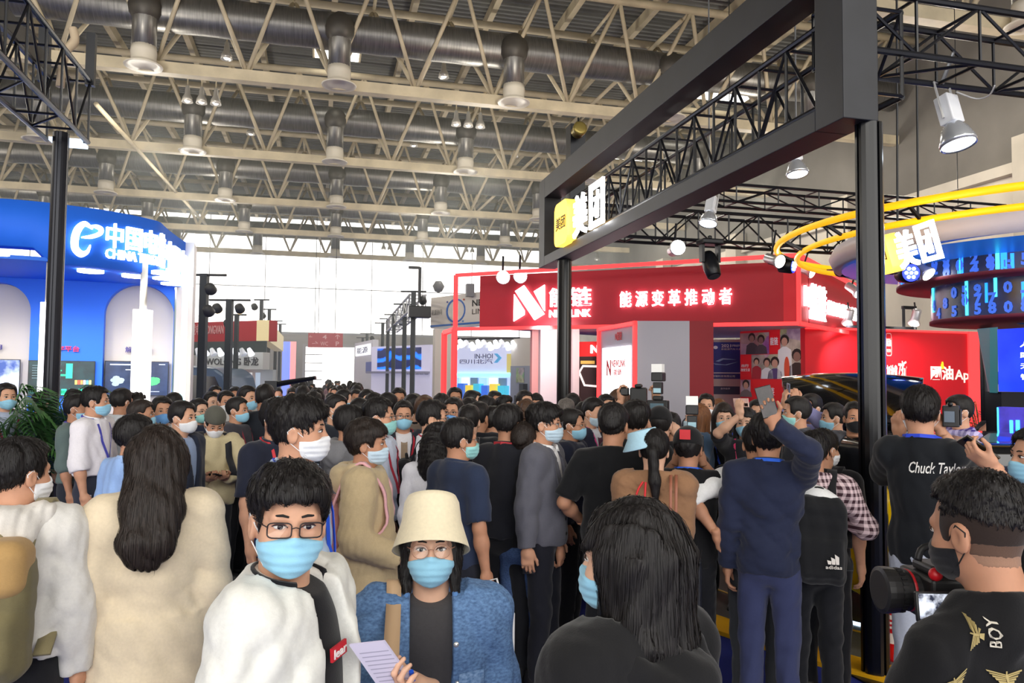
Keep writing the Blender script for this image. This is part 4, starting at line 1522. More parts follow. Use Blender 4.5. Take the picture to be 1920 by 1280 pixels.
# ------------------------------------------------------------------ left truss tower
lp = ground(97, 9.0)
lt = thing('lighting_tower', 'dark post carrying a black box truss at the left edge', 'tower', lp)
zt_ = P(130, 250, 9.0).z
lo_ = finish('pole', pole_mesh(.082, zt_ + .05, mat((38, 40, 48), .35, .4)), None, lt)
btl = box_truss('truss', 'black box truss seen from below at the upper left', 'truss', (lp.x - .20, lp.y + .15, zt_), (lp.x - .20, 1.0, zt_), .45, .75, .5, .03, .014)
MB().box((-.04, -.12, .7), (.04, .0, 1.35)).build('end_post', BLACKM, btl); MB().box((-.04, .4, .7), (.04, .5, 1.35)).build('end_post', BLACKM, btl)
MB().box((.0, -.02, .72), (2.6, .02, .98)).build('panel', BLACKM, btl)
MB().box((-.2, .05, -.03), (.1, .4, .01)).build('end_lamp', mat((210, 225, 240), .3, emit=1.0), btl)
c = P(125, 110, 9.2)
tag(MB().tube(smooth_path([c + Vector((.05, 0, .38)), c + Vector((.08, 0, .22)), c + Vector((-.02, 0, .05)), c + Vector((-.06, 0, -.35))]), [.05] * 13, 8).build('strap', mat((196, 176, 148), .8), None, True), 'beige sling looped over the truss at upper left', 'strap')

# ------------------------------------------------------------------ box trusses and stage lamps at the right
yb1 = P(1700, 105, 5.6).y
b1 = P(1660, 105, 5.6)
box_truss('truss', 'black box truss crossing the upper right corner above the stand', 'truss', (GX1 + .02, b1.y + .35, b1.z), (GX1 + 4.5, b1.y + .35, b1.z), -.42, .42, .55, .026, .013, group=None)
q0 = P(1130, 440, 11.2)
box_truss('truss', 'black box truss with stage lamps over the red booth', 'truss', (q0.x - .5, q0.y, q0.z), (q0.x + 5.6, q0.y, q0.z), .42, .44, .5, .026, .013)
q1 = P(1300, 372, 13.0)
bt3 = box_truss('truss', 'far black box truss above the stage lamps, right of the gantry', 'truss', (q1.x, q1.y, q1.z), (q1.x + 6.5, q1.y, q1.z), .42, .3, .8, .026, .013)
for dx in (.8, 5.6):
    MB().tube([(dx, .2, .3), (dx, .2, ZR - q1.z)], .008, 5).build('hanger', BLACKM, bt3)
def can_lamp(label, px, py, d, kind='can', aim=(0, -.3, -1), s=1.0, cat='spotlight', top=None):
    c = P(px, py, d)
    t = thing('spotlight' if kind != 'head' else 'moving_head', label, cat, c)
    aim = Vector(aim).normalized()
    M = aim.to_track_quat('-Z', 'Y').to_matrix().to_4x4() @ Matrix.Scale(s, 4)
    if kind == 'bay':        # high-bay projector: white gear box and bright bell
        MB().box((-.07, -.06, .06), (.07, .06, .3), M).build('gear_box', mat((226, 228, 232), .4), t, bevel=.01)
        MB().lathe([(.06, .06), (.10, .0), (.135, -.10), (.13, -.13), (.12, -.12)], 22, M, caps=False).build('reflector', mat((220, 224, 230), .2, .7), t, True)
        MB().lathe([(.001, -.115), (.12, -.118)], 22, M, caps=False).build('lens', mat((235, 245, 255), .3, emit=5), t)
        MB().tube([M @ Vector(q) for q in ((-.09, 0, .1), (-.09, 0, .42), (.09, 0, .42), (.09, 0, .1))], .009 * s, 6).build('yoke', mat((210, 212, 214), .3, .6), t)
        MB().tube([M @ Vector((0, 0, .42)), (0, 0, .62 * s), (0, 0, max(.63 * s, (top or 0) - c.z))], [.02 * s, .012, .008], 6).build('clamp', mat((120, 122, 126), .3, .7), t)
    elif kind == 'par':      # LED par, blue
        MB().lathe([(.06, .16), (.11, .12), (.115, -.06), (.10, -.08)], 22, M).build('housing', BLACKM, t, True)
        MB().lathe([(.001, -.085), (.10, -.085)], 22, M, caps=False).build('lens', mat((20, 40, 255), .3, emit=3.0), t)
        mb = MB()
        for i in range(7):
            a = R2(60 * i)
            mb.ell((.055 * math.cos(a) * (i < 6), .055 * math.sin(a) * (i < 6), -.09), (.022, .022, .014), 8, M)
        mb.build('led', mat((190, 220, 255), .3, emit=6), t, True)
        MB().tube([M @ Vector(q) for q in ((-.125, 0, .03), (-.125, 0, .26), (.125, 0, .26), (.125, 0, .03))], .009 * s, 6).build('yoke', BLACKM, t)
        MB().tube([M @ Vector((0, 0, .26)), (0, 0, max(.42 * s, (top or 0) - c.z))], .014 * s, 6).build('clamp', BLACKM, t)
    elif kind == 'head':
        MB().box((-.17, -.12, .26), (.17, .12, .34)).box((-.03, -.03, .34), (.03, .03, max(.4, (top or 0) - c.z))).build('base', BLACKM, t, bevel=.02)
        MB().box((-.15, -.05, .0), (-.11, .05, .27)).box((.11, -.05, .0), (.15, .05, .27)).build('yoke', BLACKM, t)
        M2 = aim.to_track_quat('-Z', 'Y').to_matrix().to_4x4()
        MB().lathe([(.08, .16), (.11, .1), (.12, -.1), (.10, -.24), (.085, -.25)], 18, M2).build('lamp_head', BLACKM, t, True)
        MB().lathe([(.001, -.252), (.08, -.252)], 18, M2, caps=False).build('lens', mat((40, 44, 60), .1), t)
    else:                    # small can spot
        MB().lathe([(.05, .2), (.07, .18), (.07, .0), (.10, -.06), (.095, -.08)], 20, M).build('housing', mat((200, 200, 204), .3, .5), t, True)
        MB().lathe([(.001, -.083), (.09, -.083)], 20, M, caps=False).build('lens', mat((255, 252, 245), .3, emit=9), t)
        MB().tube([M @ Vector((0, 0, .1)), (0, 0, max(.3 * s, (top or 0) - c.z))], .015 * s, 6).build('clamp', BLACKM, t)
    return t
can_lamp('silver high-bay projector hanging from the upper right truss', 1790, 245, 6.0, 'bay', (.05, -.25, -1), 1.0)
MB_c = smooth_path([P(1793, 172, 6.0), P(1830, 185, 6.0), P(1855, 178, 5.9), P(1865, 160, 5.8)])
tag(MB().tube(MB_c, .006, 5).build('cable', mat((190, 190, 190), .4), None, True), 'thin pale cable curling beside the high-bay projector', 'cable')
can_lamp('silver high-bay lamp below the gantry beam', 1493, 310, 9.5, 'bay', (0, -.2, -1), 1.0, top=ZC)
can_lamp('grey high-bay lamp at the left end of the stage truss', 1330, 405, 9.8, 'bay', (-.3, -.2, -1), .9, top=ZC)
can_lamp('black moving-head stage light in front of the red fascia', 1331, 492, 11.3, 'head', (.05, -.5, -1), top=q0.z + .02)
can_lamp('white can spot beside the leftmost blue stage lamp', 1455, 488, 10.8, 'can', (.2, -1, -.35), 1.0, top=q0.z + .02)
can_lamp('leftmost blue LED stage lamp, turned sideways', 1478, 498, 10.9, 'par', (.7, -1, -.2), .95, top=q0.z + .02)
can_lamp('middle blue LED stage lamp left of the tall black pole', 1585, 505, 10.9, 'par', (-.1, -1, -.1), 1.0, top=q0.z + .02)
can_lamp('blue LED stage lamp right of the tall black pole under the yellow sign', 1702, 512, 9.0, 'par', (-.3, -1, -.1), 1.0, top=ZR + .02)
can_lamp('grey can spot right of the blue lamp under the white sign', 1733, 508, 9.0, 'can', (.2, -.8, -.7), .9, top=ZR + .02)
can_lamp('glaring white lamp over the red fascia beside the gantry', 1268, 466, 11.3, 'can', (-.2, -1, 0), 1.2, top=q0.z + .2)
can_lamp('glaring lamp, left of the two on the red fascia top', 943, 520, 17.2, 'can', (-.2, -1, -.1), 1.6)
can_lamp('glaring lamp, right of the two on the red fascia top', 975, 518, 17.2, 'can', (-.2, -1, -.1), 1.6)
can_lamp('white can spot at the corner of the red booth', 1515, 508, 15.0, 'can', (.6, -1, -.5), 1.2)
can_lamp('white can spot over the side fascia of the red booth', 1604, 545, 15.5, 'can', (.2, -.8, -.6), 1.2)
# ------------------------------------------------------------------ blue telecom booth on the left
BLUE = mat((30, 112, 242), .7)
BLUE2 = mat((34, 116, 242), .6)
CREAM = mat((226, 218, 206), .7)
WHITE = mat((236, 236, 236), .5)
tb = thing('exhibition_booth', 'blue booth at left with lit white telecom lettering and arched niches', 'booth', ground(140, 12.5))
def tl(o): return local(tb, o)
TZB, TZT = P(297, 515, 13.2).z, P(287, 413, 13.2).z
plan = smooth_path([ground(-420, 11.2), ground(-220, 11.3), ground(0, 11.55), ground(140, 12.05), ground(225, 12.55), ground(270, 12.95), ground(290, 13.2), ground(300, 13.6), ground(312, 14.1), ground(335, 15.0), ground(362, 16.0)], 8)
arc = [0.0]
for a, b in zip(plan, plan[1:]):
    arc.append(arc[-1] + (b - a).length)
def plan_at(s, off=0.0):
    s = min(max(s, 0), arc[-1] - 1e-4)
    i = max(0, int(np.searchsorted(arc, s, side='right')) - 1)
    i = min(i, len(plan) - 2)
    t = (s - arc[i]) / max(1e-6, arc[i + 1] - arc[i])
    d = (plan[i + 1] - plan[i]).normalized()
    n = Vector((d.y, -d.x, 0))
    return plan[i].lerp(plan[i + 1], t) + n * off
def s_at(px):
    return min(((abs(proj(Vector((p.x, p.y, 3)))[0] - px), s) for p, s in zip([plan_at(q * arc[-1] / 400) for q in range(400)], [q * arc[-1] / 400 for q in range(400)])))[1]
vs, fs = [], []
N = 80
for i in range(N + 1):
    s = arc[-1] * i / N
    zb = TZB if s > s_at(92) else (TZB + .22 if s < s_at(62) else TZB + .22 * (s_at(92) - s) / (s_at(92) - s_at(62)))
    f0, b0 = plan_at(s), plan_at(s, -.35)
    vs += [(f0.x, f0.y, zb), (f0.x, f0.y, TZT), (b0.x, b0.y, TZT), (b0.x, b0.y, zb)]
for i in range(N):
    for k in range(4):
        l = (k + 1) % 4
        fs.append((4 * i + k, 4 * i + 4 + k, 4 * i + 4 + l, 4 * i + l))
fs += [(3, 2, 1, 0), (4 * N, 4 * N + 1, 4 * N + 2, 4 * N + 3)]
tl(MB().add(vs, fs).build('fascia', BLUE, None, True))
# soffit between fascia and wall
A, B = ground(-420, 12.6), ground(322, 14.9)
AB = (B - A).normalized()
NB = Vector((AB.y, -AB.x, 0))
top = [plan_at(arc[-1] * i / 40) for i in range(41)]
top = [p for p in top if proj((p.x, p.y, 3))[0] < 345]
poly = [Vector((p.x, p.y, TZB + .02)) for p in top] + [Vector((B.x, B.y, TZB + .02)), Vector((A.x, A.y, TZB + .02))]
tl(MB().prism(poly, (0, 0, .06)).build('soffit', BLUE2))
# arched wall
def wl_(s, z, off=0): q = A + AB * s + NB * off; return Vector((q.x, q.y, z))
def wall_s(px): return (hitp(px, 600, A, NB) - A).dot(AB)
ztop = TZB + .04
arches = [(wall_s(-70), wall_s(57), P(0, 520, 13.2).z), (wall_s(195), wall_s(326), P(262, 527, 14.3).z)]
mb = MB()
def wq(s0, s1, z0, z1): mb.prism([wl_(s0, z0), wl_(s1, z0), wl_(s1, z1), wl_(s0, z1)], -NB * .3)
wq(0, arches[0][0], 0, ztop); wq(arches[0][1], arches[1][0], 0, ztop); wq(arches[1][1], (B - A).length, 0, ztop)
for (a0, a1, zt) in arches:
    r = (a1 - a0) / 2
    prev = None
    for i in range(25):
        an = math.pi * i / 24
        s = (a0 + a1) / 2 - r * math.cos(an); z = zt - r + r * math.sin(an)
        if prev: mb.prism([wl_(prev[0], prev[1]), wl_(s, z), wl_(s, ztop), wl_(prev[0], ztop)], -NB * .3)
        prev = (s, z)
tl(mb.build('arched_wall', BLUE2))
for (a0, a1, zt) in arches:
    tl(MB().prism([wl_(a0 - .1, 0, -.32), wl_(a1 + .1, 0, -.32), wl_(a1 + .1, zt + .1, -.32), wl_(a0 - .1, zt + .1, -.32)], -NB * .05).build('niche_panel', CREAM))
# lettering on the fascia
def tw(s0, z0):
    def w(u, v, t):
        q = plan_at(s0 + u, .01 + t)
        return (q.x, q.y, z0 + v)
    return w
GLOW = mat((255, 255, 255), .5, emit=2.4)
def tsign(s, p0, p1, pyt, pyb, off=.014):
    s0, s1 = s_at(p0), s_at(p1)
    m = plan_at((s0 + s1) / 2)
    dd = (m - CAM).dot(fw)
    zt, zb = P((p0 + p1) / 2, pyt, dd).z, P((p0 + p1) / 2, pyb, dd).z
    tl(fit_text('lettering', s, GLOW, None, None, None, s1 - s0, zt - zb, .05, off, None, tw(s0, zb)))
tsign('中国电信', 194, 300, 424, 470)
tsign('CHINA TELECOM', 192, 300, 472, 490, .012)
tsign('中国电信', 306, 356, 462, 512)
tsign('CHINA TELECOM', 306, 356, 512, 530, .02)
s0 = s_at(131); s1 = s_at(184); k = (s1 - s0)
dd = (plan_at(s0) - CAM).dot(fw); zb = P(150, 474, dd).z; zh = P(150, 411, dd).z - zb
def swoosh(pts, ws):
    pts = smooth_path([(a, b, 0) for a, b in pts], 6)
    n = len(pts); vs, fs = [], []
    for i, p in enumerate(pts):
        d = (pts[min(n - 1, i + 1)] - pts[max(0, i - 1)]).normalized()
        nn = Vector((-d.y, d.x, 0)); w = np.interp(i / (n - 1), np.linspace(0, 1, len(ws)), ws) / 2
        for q in (p + nn * w, p - nn * w):
            for t in (0, .05):
                g = plan_at(s0 + q.x * k, .012 + t); vs.append((g.x, g.y, zb + q.y * zh))
    for i in range(n - 1):
        a, b = 4 * i, 4 * i + 4
        fs += [(a + 1, a + 3, b + 3, b + 1), (a, b, b + 2, a + 2), (a, a + 1, b + 1, b), (a + 2, b + 2, b + 3, a + 3)]
    return vs, fs
mb = MB()
mb.add(*swoosh([(.55, .93), (.80, .93), (.96, .86), (.90, .72), (.62, .60), (.30, .55)], [.02, .12, .14, .14, .12, .03]))
mb.add(*swoosh([(.66, .84), (.40, .97), (.18, .80), (.08, .50), (.10, .20), (.30, .04), (.50, .12), (.60, .34)], [.02, .16, .24, .26, .24, .2, .12, .03]))
tl(mb.build('emblem', GLOW))
# downlights
for px, py, w in ((170, 510, .2), (252, 519, .2), (3, 478, .10), (298, 513, .12), (309, 523, .2), (323, 533, .2), (340, 543, .2)):
    q = hitz(px, py, TZB - .02)
    tl(MB().lathe([(.001, TZB + .11), (w, TZB + .11), (w, TZB + .16)], 18, Matrix.Translation((q.x, q.y, -.135)), caps=False).build('downlight', mat((255, 255, 255), .4, emit=7)))
for px in (20, 120, 205, 285):
    q = P(px, 545, 13.0)
    lamp('SPOT', 'downlight_light', (q.x - .3, q.y - .5, TZB - .06), 95, (1, .95, .88), .1, (q.x + .3, q.y + .6, .8), 120, .9)
# screens
def screen(px0, px1, py0, py1, label, m, off=.05, extra=None):
    """A flat television on the arched wall's line."""
    o = off if off > -1 else 0
    pa = A + NB * o
    a = hitp(px0, (py0 + py1) / 2, pa, NB); b = hitp(px1, (py0 + py1) / 2, pa, NB)
    dm = ((a + b) / 2 - CAM).dot(fw)
    z1, z0 = P((px0 + px1) / 2, py0, dm).z, P((px0 + px1) / 2, py1, dm).z
    t = thing('television', label, 'television', (a.x, a.y, z0), 0, 'flat screens of the blue booth')
    def Q(u, v, n): q = a + (b - a) * u + NB * n; return Vector((q.x - a.x, q.y - a.y, (z1 - z0) * v))
    MB().prism([Q(0, 0, 0), Q(1, 0, 0), Q(1, 1, 0), Q(0, 1, 0)], NB * .05).build('housing', mat((16, 17, 20), .3), t)
    MB().prism([Q(.012, .02, .05), Q(.988, .02, .05), Q(.988, .98, .05), Q(.012, .98, .05)], NB * .004).build('picture', m, t)
    if extra: extra(t, Q)
    return t
def pic(t, Q, polys, m, nm='image'):
    mb = MB()
    for (u0, v0, u1, v1) in polys:
        mb.prism([Q(u0, v0, .055), Q(u1, v0, .055), Q(u1, v1, .055), Q(u0, v1, .055)], NB * .002)
    return mb.build(nm, m, t)
def blob(t, Q, cu, cv, ru, rv, m, nm='image'):
    mb = MB()
    for j in range(9):
        a = rng.rand() * 6.28; r = rng.rand() * .6
        x, y = cu + ru * r * math.cos(a), cv + rv * r * math.sin(a)
        pts = [Q(x + ru * .45 * math.cos(i), y + rv * .35 * math.sin(i), .055 + j * .0004) for i in np.linspace(0, 6.28, 9)[:-1]]
        mb.add(pts, [tuple(range(8))])
    return mb.build(nm, m, t)
E_ = lambda c, e=.9: mat(c, .4, emit=e)
screen(-60, 38, 673, 740, 'television in the left arch showing a pale lake and mountains', mat((40, 70, 140), .2, emit=.8, kind='screen', c2=(210, 225, 240), scale=3), -.25)
def ex2(t, Q):
    pic(t, Q, [(.02 + .0, .06, .98, .16)], E_((10, 70, 62), .5))
    pic(t, Q, [(.56, .5, .66, .92)], E_((40, 190, 150)))
    pic(t, Q, [(.30, .56, .56, .62), (.34, .70, .5, .74)], E_((30, 150, 120)))
    for i, c in enumerate([(240, 200, 90), (220, 80, 60), (240, 140, 80), (230, 230, 220), (90, 150, 220), (240, 220, 120)]):
        pic(t, Q, [(.70 + .043 * i, .33, .735 + .043 * i, .45)], E_(c))
    for i in range(4): pic(t, Q, [(.5 + .12 * i, .03, .58 + .12 * i, .2)], E_((50, 220, 170)))
    pic(t, Q, [(.06 + .0, .85 - .07 * i, .16, .86 - .07 * i) for i in range(6)], E_((120, 150, 160), .6))
screen(53, 178, 676, 742, 'television behind the dark post showing a green dashboard', mat((10, 26, 30), .2, emit=.5, kind='screen', c2=(16, 50, 54), scale=4), .01, ex2)
def ex3(t, Q):
    blob(t, Q, .2, .42, .13, .18, E_((150, 170, 180), .7)); blob(t, Q, .80, .42, .13, .18, E_((70, 180, 110), .8))
    pic(t, Q, [(.08, .88, .42, .915), (.84, .90, .94, .925), (.32, .74, .46, .765), (.72, .12, .86, .135)], E_((190, 200, 215), .7))
screen(196, 316, 677, 742, 'television in the right arch behind the light column, dark blue with two plants', mat((24, 40, 70), .2, emit=.6, kind='screen', c2=(40, 58, 92), scale=3), -.25, ex3)
def wtext(s, px0, px1, py0, py1, m, off):
    pa = A + NB * off
    a = hitp(px0, (py0 + py1) / 2, pa, NB); b = hitp(px1, (py0 + py1) / 2, pa, NB)
    dm = ((a + b) / 2 - CAM).dot(fw)
    z1, z0 = P((px0 + px1) / 2, py0, dm).z, P((px0 + px1) / 2, py1, dm).z
    tl(fit_text('lettering', s, m, (a.x, a.y, z0), AB, (0, 0, 1), (b - a).length, z1 - z0, .02, .012))
wtext('解决方案', 235, 284, 650, 661, mat((70, 60, 140), .6), -.25)
wtext('数字平台', 92, 149, 648, 659, mat((226, 40, 70), .5, emit=.5), .02)
wtext('应用', -24, 4, 645, 655, mat((70, 60, 140), .6), -.25)
# light columns in front of the wall
def light_column(label, px0, px1, py0, d, w=None, tilt=0):
    a, b = ground(px0, d), ground(px1, d)
    w = (b - a).length; z = P(px0, py0, d).z
    w *= .8
    t = thing('light_column', label, 'light column', (a + b) / 2, -YAW, 'white light columns of the blue booth')
    MB().box((-w / 2, -w / 2, .35), (w / 2, w / 2, z)).build('light_box', mat((255, 250, 252), .5, emit=1.7), t)
    MB().box((-w * .55, -w * .55, 0), (w * .55, w * .55, .35)).build('plinth', WHITE, t)
    MB().tube([(0, 0, z), (0, 0, TZB + .16)], w * .25, 10).build('stem', mat((200, 198, 186), .5), t, True)
light_column('glowing white light column before the right arch of the blue booth', 248, 280, 580, 12.9)
light_column('glowing white light column beside the dark post', 73, 93, 566, 11.9)
# corner pillar with the teal light strip
for p0, p1, c, nm in ((326, 337, CREAM, 'pillar'), (337, 348, mat((170, 240, 245), .5, emit=1.8), 'light_strip'), (348, 357, CREAM, 'pillar')):
    a, b = ground(p0, 14.9), ground(p1, 14.9)
    tl(MB().prism([a, b, b + AB * .0 + NB * -.25, a + NB * -.25], (0, 0, TZB)).build(nm, c))
# rear side wall so the booth closes
a, b = ground(357, 15.0), ground(362, 16.0)
tl(MB().prism([ground(357, 15.2), ground(362, 16.0), ground(330, 16.0), ground(330, 15.2)], (0, 0, TZT)).build('end_wall', WHITE))

# ------------------------------------------------------------------ red booth in the centre
RED = mat((168, 22, 42), .55)
REDL = mat((255, 60, 62), .5, emit=.9)
rb = thing('exhibition_booth', 'red booth in the centre with a lit white company name on its fascia', 'booth', ground(1200, 17))
def rl(o): return local(rb, o)
FA, FB = ground(898, 18.1), ground(1470, 15.5)
FD = (FB - FA).normalized(); FN = Vector((FD.y, -FD.x, 0)); FL = (FB - FA).length
RZ0, RZ1 = P(1470, 605, 15.5).z, P(1470, 489, 15.5).z
def fp(s, z, n=0): q = FA + FD * s + FN * n; return Vector((q.x, q.y, z))
rl(MB().prism([fp(0, RZ0), fp(FL, RZ0), fp(FL, RZ1), fp(0, RZ1)], -FN * .3).build('front_fascia', RED))
SA, SB = ground(1502, 15.35), ground(1640, 20.0)
SD = (SB - SA).normalized(); SN = Vector((SD.y, -SD.x, 0)); SL = (SB - SA).length
def sp_(s, z, n=0): q = SA + SD * s + SN * n; return Vector((q.x, q.y, z))
rl(MB().prism([sp_(.55, RZ0), sp_(SL, RZ0), sp_(SL, RZ1), sp_(.55, RZ1)], -SN * .3).build('side_fascia', RED))
rl(MB().prism([fp(FL, RZ0 - .02), sp_(0, RZ0 - .02), sp_(.5, RZ0 - .02), fp(FL, RZ0 - .02, -.5)], (0, 0, RZ1 - RZ0 + .1)).build('corner_column', mat((214, 40, 56), .5)))
rl(MB().prism([fp(0, RZ0 + .02, -.3), fp(FL, RZ0 + .02, -.3), sp_(SL, RZ0 + .02), sp_(SL, RZ0 + .02) - FD * 6], (0, 0, .05)).build('soffit', mat((222, 206, 204), .6)))
def fs_at(px): return (hitp(px, 600, FA, FN) - FA).dot(FD)
def ftext(s, p0, p1, py0, py1, m=LIT, off=.02, nm='lettering', sh=0):
    a, b = fs_at(p0), fs_at(p1)
    dm = (fp((a + b) / 2, 2) - CAM).dot(fw)
    z1, z0 = P((p0 + p1) / 2, py0, dm).z, P((p0 + p1) / 2, py1, dm).z
    rl(fit_text(nm, s, m, fp(a, z0, .02), FD, (0, 0, 1), b - a, z1 - z0, .05, off, shear=sh))
ftext('能链', 1031, 1110, 538, 574, LIT, .014)
ftext('NEWLINK', 1031, 1109, 580, 594, LIT, .028)
ftext('能 源 变 革 推 动 者', 1163, 1373, 542, 573, LIT, .012)
def fq(px, py):
    q = hitp(px, py, FA + FN * .03, FN); return q
for poly in ([(965, 552), (984, 582), (984, 590), (964, 602.5)], [(967, 546), (983.5, 535), (1021.5, 588.5), (1003, 600)], [(1002, 546.5), (1022, 534), (1022, 583), (1020, 581)]):
    rl(MB().prism([fq(*q) for q in poly[::-1]], FN * .05).build('emblem', LIT))
def ss_at(px): return (hitp(px, 600, SA, SN) - SA).dot(SD)
def stext(s, p0, p1, py0, py1, m=LIT, off=.02):
    a, b = ss_at(p0), ss_at(p1)
    dm = (sp_((a + b) / 2, 2) - CAM).dot(fw)
    z1, z0 = P((p0 + p1) / 2, py0, dm).z, P((p0 + p1) / 2, py1, dm).z
    rl(fit_text('lettering', s, m, sp_(a, z0, .02), SD, (0, 0, 1), b - a, z1 - z0, .05, off))
stext('N能链', 1505, 1545, 532, 582, LIT, .014)
stext('NEWLINK', 1515, 1544, 584, 600, LIT, .03)
stext('能源变革推动者', 1549, 1603, 570, 596, LIT, .012)
# light red frame tubes standing off the fascia
T0 = P(855, 516, 17.6); T1 = P(1497, 478, 14.9); T2 = P(1640, 555, 19.5)
t0b = Vector((T0.x, T0.y, RZ0 - .06)); t1b = Vector((T1.x, T1.y, RZ0 - .06)); t2b = Vector((T2.x, T2.y, RZ0 - .06))
for a, b in ((T0, T1), (T1, T2), (T0, t0b), (T1, t1b), (t0b, t1b), (t1b, t2b)):
    rl(MB().bar(a, b, .075).build('frame_tube', REDL))
w0 = ground(851, 17.6); w1 = ground(832, 19.0)
u0, u1 = Vector((w0.x, w0.y, RZ0 - .06)), Vector((w1.x, w1.y, RZ0 - .06))
for a, b in ((w0, u0), (w1, u1), (u0, u1)):
    rl(MB().bar(a, b, .10).build('frame_tube', REDL))
for p0, p1, d, c in ((997, 1013, 18.4, (216, 150, 148)), (1013, 1047, 17.9, (206, 190, 194)), (1074, 1086, 17.6, (210, 186, 186))):
    a, b = ground(p0, d), ground(p1, d)
    rl(MB().prism([a, b, b + Vector((.05, .35, 0)), a + Vector((.05, .35, 0))], (0, 0, RZ0 + .02)).build('column', mat(c, .6)))
# dark display wall inside, with a line drawing of a hexagonal lamp and the red header
a, b = ground(1080, 19.3), ground(1130, 18.9)
q = (b - a).normalized(); qn = Vector((q.y, -q.x, 0))
zz = lambda py: P(1100, py, 19.1).z
rl(MB().prism([a, b + q * 2.2, b + q * 2.2 - qn * .1, a - qn * .1], (0, 0, zz(668))).build('display_wall', mat((66, 44, 44), .5)))
h0 = Vector((a.x, a.y, zz(668)))
rl(MB().prism([h0, h0 + q * 2.9, h0 + q * 2.9 - qn * .12, h0 - qn * .12], (0, 0, zz(640) - zz(668))).build('header', mat((230, 40, 40), .5, emit=.35)))
pw = lambda px, py: hitp(px, py, a + qn * .02, qn)
rl(MB().tube([pw(1130, 687), pw(1093, 686), pw(1086, 698), pw(1096, 722), pw(1130, 725)], .03, 6).build('light_line', mat((226, 214, 210), .5, emit=.8)))
rl(MB().prism([pw(1089, 682), pw(1115, 682), pw(1115, 676), pw(1089, 676)], qn * .01).build('label_strip', mat((226, 180, 90), .5, emit=.4)))
rl(fit_text('lettering', 'N', LIT, pw(1108, 662), q, (0, 0, 1), .22, .2, .03, .03))
# pylon with the lit panel
py_ = thing('pylon', 'tall white and red pylon with a lit white panel, right of the centre post', 'pylon', ground(1195, 13.4))
C0, C1, C2, C3 = ground(1195, 13.4), ground(1124, 15.3), ground(1293, 13.3), ground(1338, 13.25)
PZ = P(1195, 601, 13.4).z
bk = C1 - C0
def pl_(o): return local(py_, o)
pl_(MB().prism([C0, C2, C2 + bk, C1], (0, 0, PZ)).build('body', mat((186, 184, 196), .6)))
pl_(MB().prism([C2, C3, C3 + bk, C2 + bk], (0, 0, PZ)).build('red_side', mat((150, 20, 34), .6)))
ld = (C0 - C1).normalized(); ln = Vector((ld.y, -ld.x, 0)); LW = bk.length
def lq(u, z, n=.01): g = C1 + ld * u * LW + ln * n; return Vector((g.x, g.y, z))
pl_(MB().prism([lq(.12, .25), lq(.86, .25), lq(.86, PZ - .42), lq(.12, PZ - .42)], ln * .02).build('lit_panel', mat((255, 255, 255), .5, emit=1.6)))
for (u0_, z0, u1_, z1) in ((0, 0, .04, PZ), (.96, 0, 1, PZ), (0, PZ - .07, 1, PZ)):
    pl_(MB().prism([lq(u0_, z0), lq(u1_, z0), lq(u1_, z1), lq(u0_, z1)], ln * .05).build('edge_light', REDL))
rdm = mat((206, 26, 44), .5)
zl = P(1160, 700, 14.3).z
pl_(fit_text('lettering', 'N', rdm, lq(.26, zl - .04, .035), ld, (0, 0, 1), .24, .30, .004, .03))
pl_(fit_text('lettering', 'NEWLINK', rdm, lq(.40, zl + .12, .035), ld, (0, 0, 1), .70, .13, .004, .015))
pl_(fit_text('lettering', '能链', rdm, lq(.46, zl - .03, .035), ld, (0, 0, 1), .40, .11, .004, .012))
pl_(fit_text('lettering', 'N能链', rdm, lq(.46, PZ - .30, .012), ld, (0, 0, 1), .34, .16, .004, .012))
# blue conference poster and signed board behind
def board(name, label, cat, px0, px1, d0, d1, py0, py1, m, thick=.06, floorz=False, root=None):
    a, b = ground(px0, d0), ground(px1, d1)
    z1 = P((px0 + px1) / 2, py0, (d0 + d1) / 2).z
    z0 = 0 if floorz else P((px0 + px1) / 2, py1, (d0 + d1) / 2).z
    x = (b - a).normalized(); n = Vector((x.y, -x.x, 0)); L = (b - a).length
    t = root or thing(name, label, cat, (a.x, a.y, 0), 0)
    def Q(u, v, k=0): g = a + x * (u * L) + n * k; return Vector((g.x, g.y, z0 + (z1 - z0) * v))
    local(t, MB().prism([Q(0, 0), Q(1, 0), Q(1, 1), Q(0, 1)], -n * thick).build('panel', m))
    def tx(s, u0, v0, u1, v1, mm, off=.008, k=.004, dp=.006):
        return local(t, fit_text('lettering', s, mm, Q(u0, v0, k), x, (0, 0, 1), (u1 - u0) * L, (v1 - v0) * (z1 - z0), dp, off))
    def rc(nm, u0, v0, u1, v1, mm, k=.006):
        return local(t, MB().prism([Q(u0, v0), Q(u1, v0), Q(u1, v1), Q(u0, v1)], n * k).build(nm, mm))
    def pg(nm, pts, mm, k=.006):
        return local(t, MB().prism([Q(u, v) for u, v in pts], n * k).build(nm, mm))
    return t, tx, rc, pg
wt = mat((236, 238, 245), .5)
t, tx, rc, pg = board('poster_board', 'dark blue conference poster beside the red pylon edge', 'poster', 1330, 1390, 20.2, 20.0, 636, 790, mat((205, 196, 190), .7), floorz=True)
zf = P(1360, 636, 20.1).z
v = lambda py: P(1360, py, 20.1).z / zf
rc('blue_sheet', .0, v(698), 1, v(641), mat((26, 40, 150), .5)); rc('blue_sheet', .0, v(710), 1, v(700), mat((24, 36, 130), .5)); rc('white_line', 0, v(699.5), 1, v(698), wt, .01)
tx('2021', .38, v(651), .68, v(645), wt, .02, .008); tx('世界新能源汽车', .7, v(650), 1.0, v(645.5), wt, .006, .008); tx('新能源汽车大会', .38, v(656), 1.0, v(652.5), wt, .006, .008)
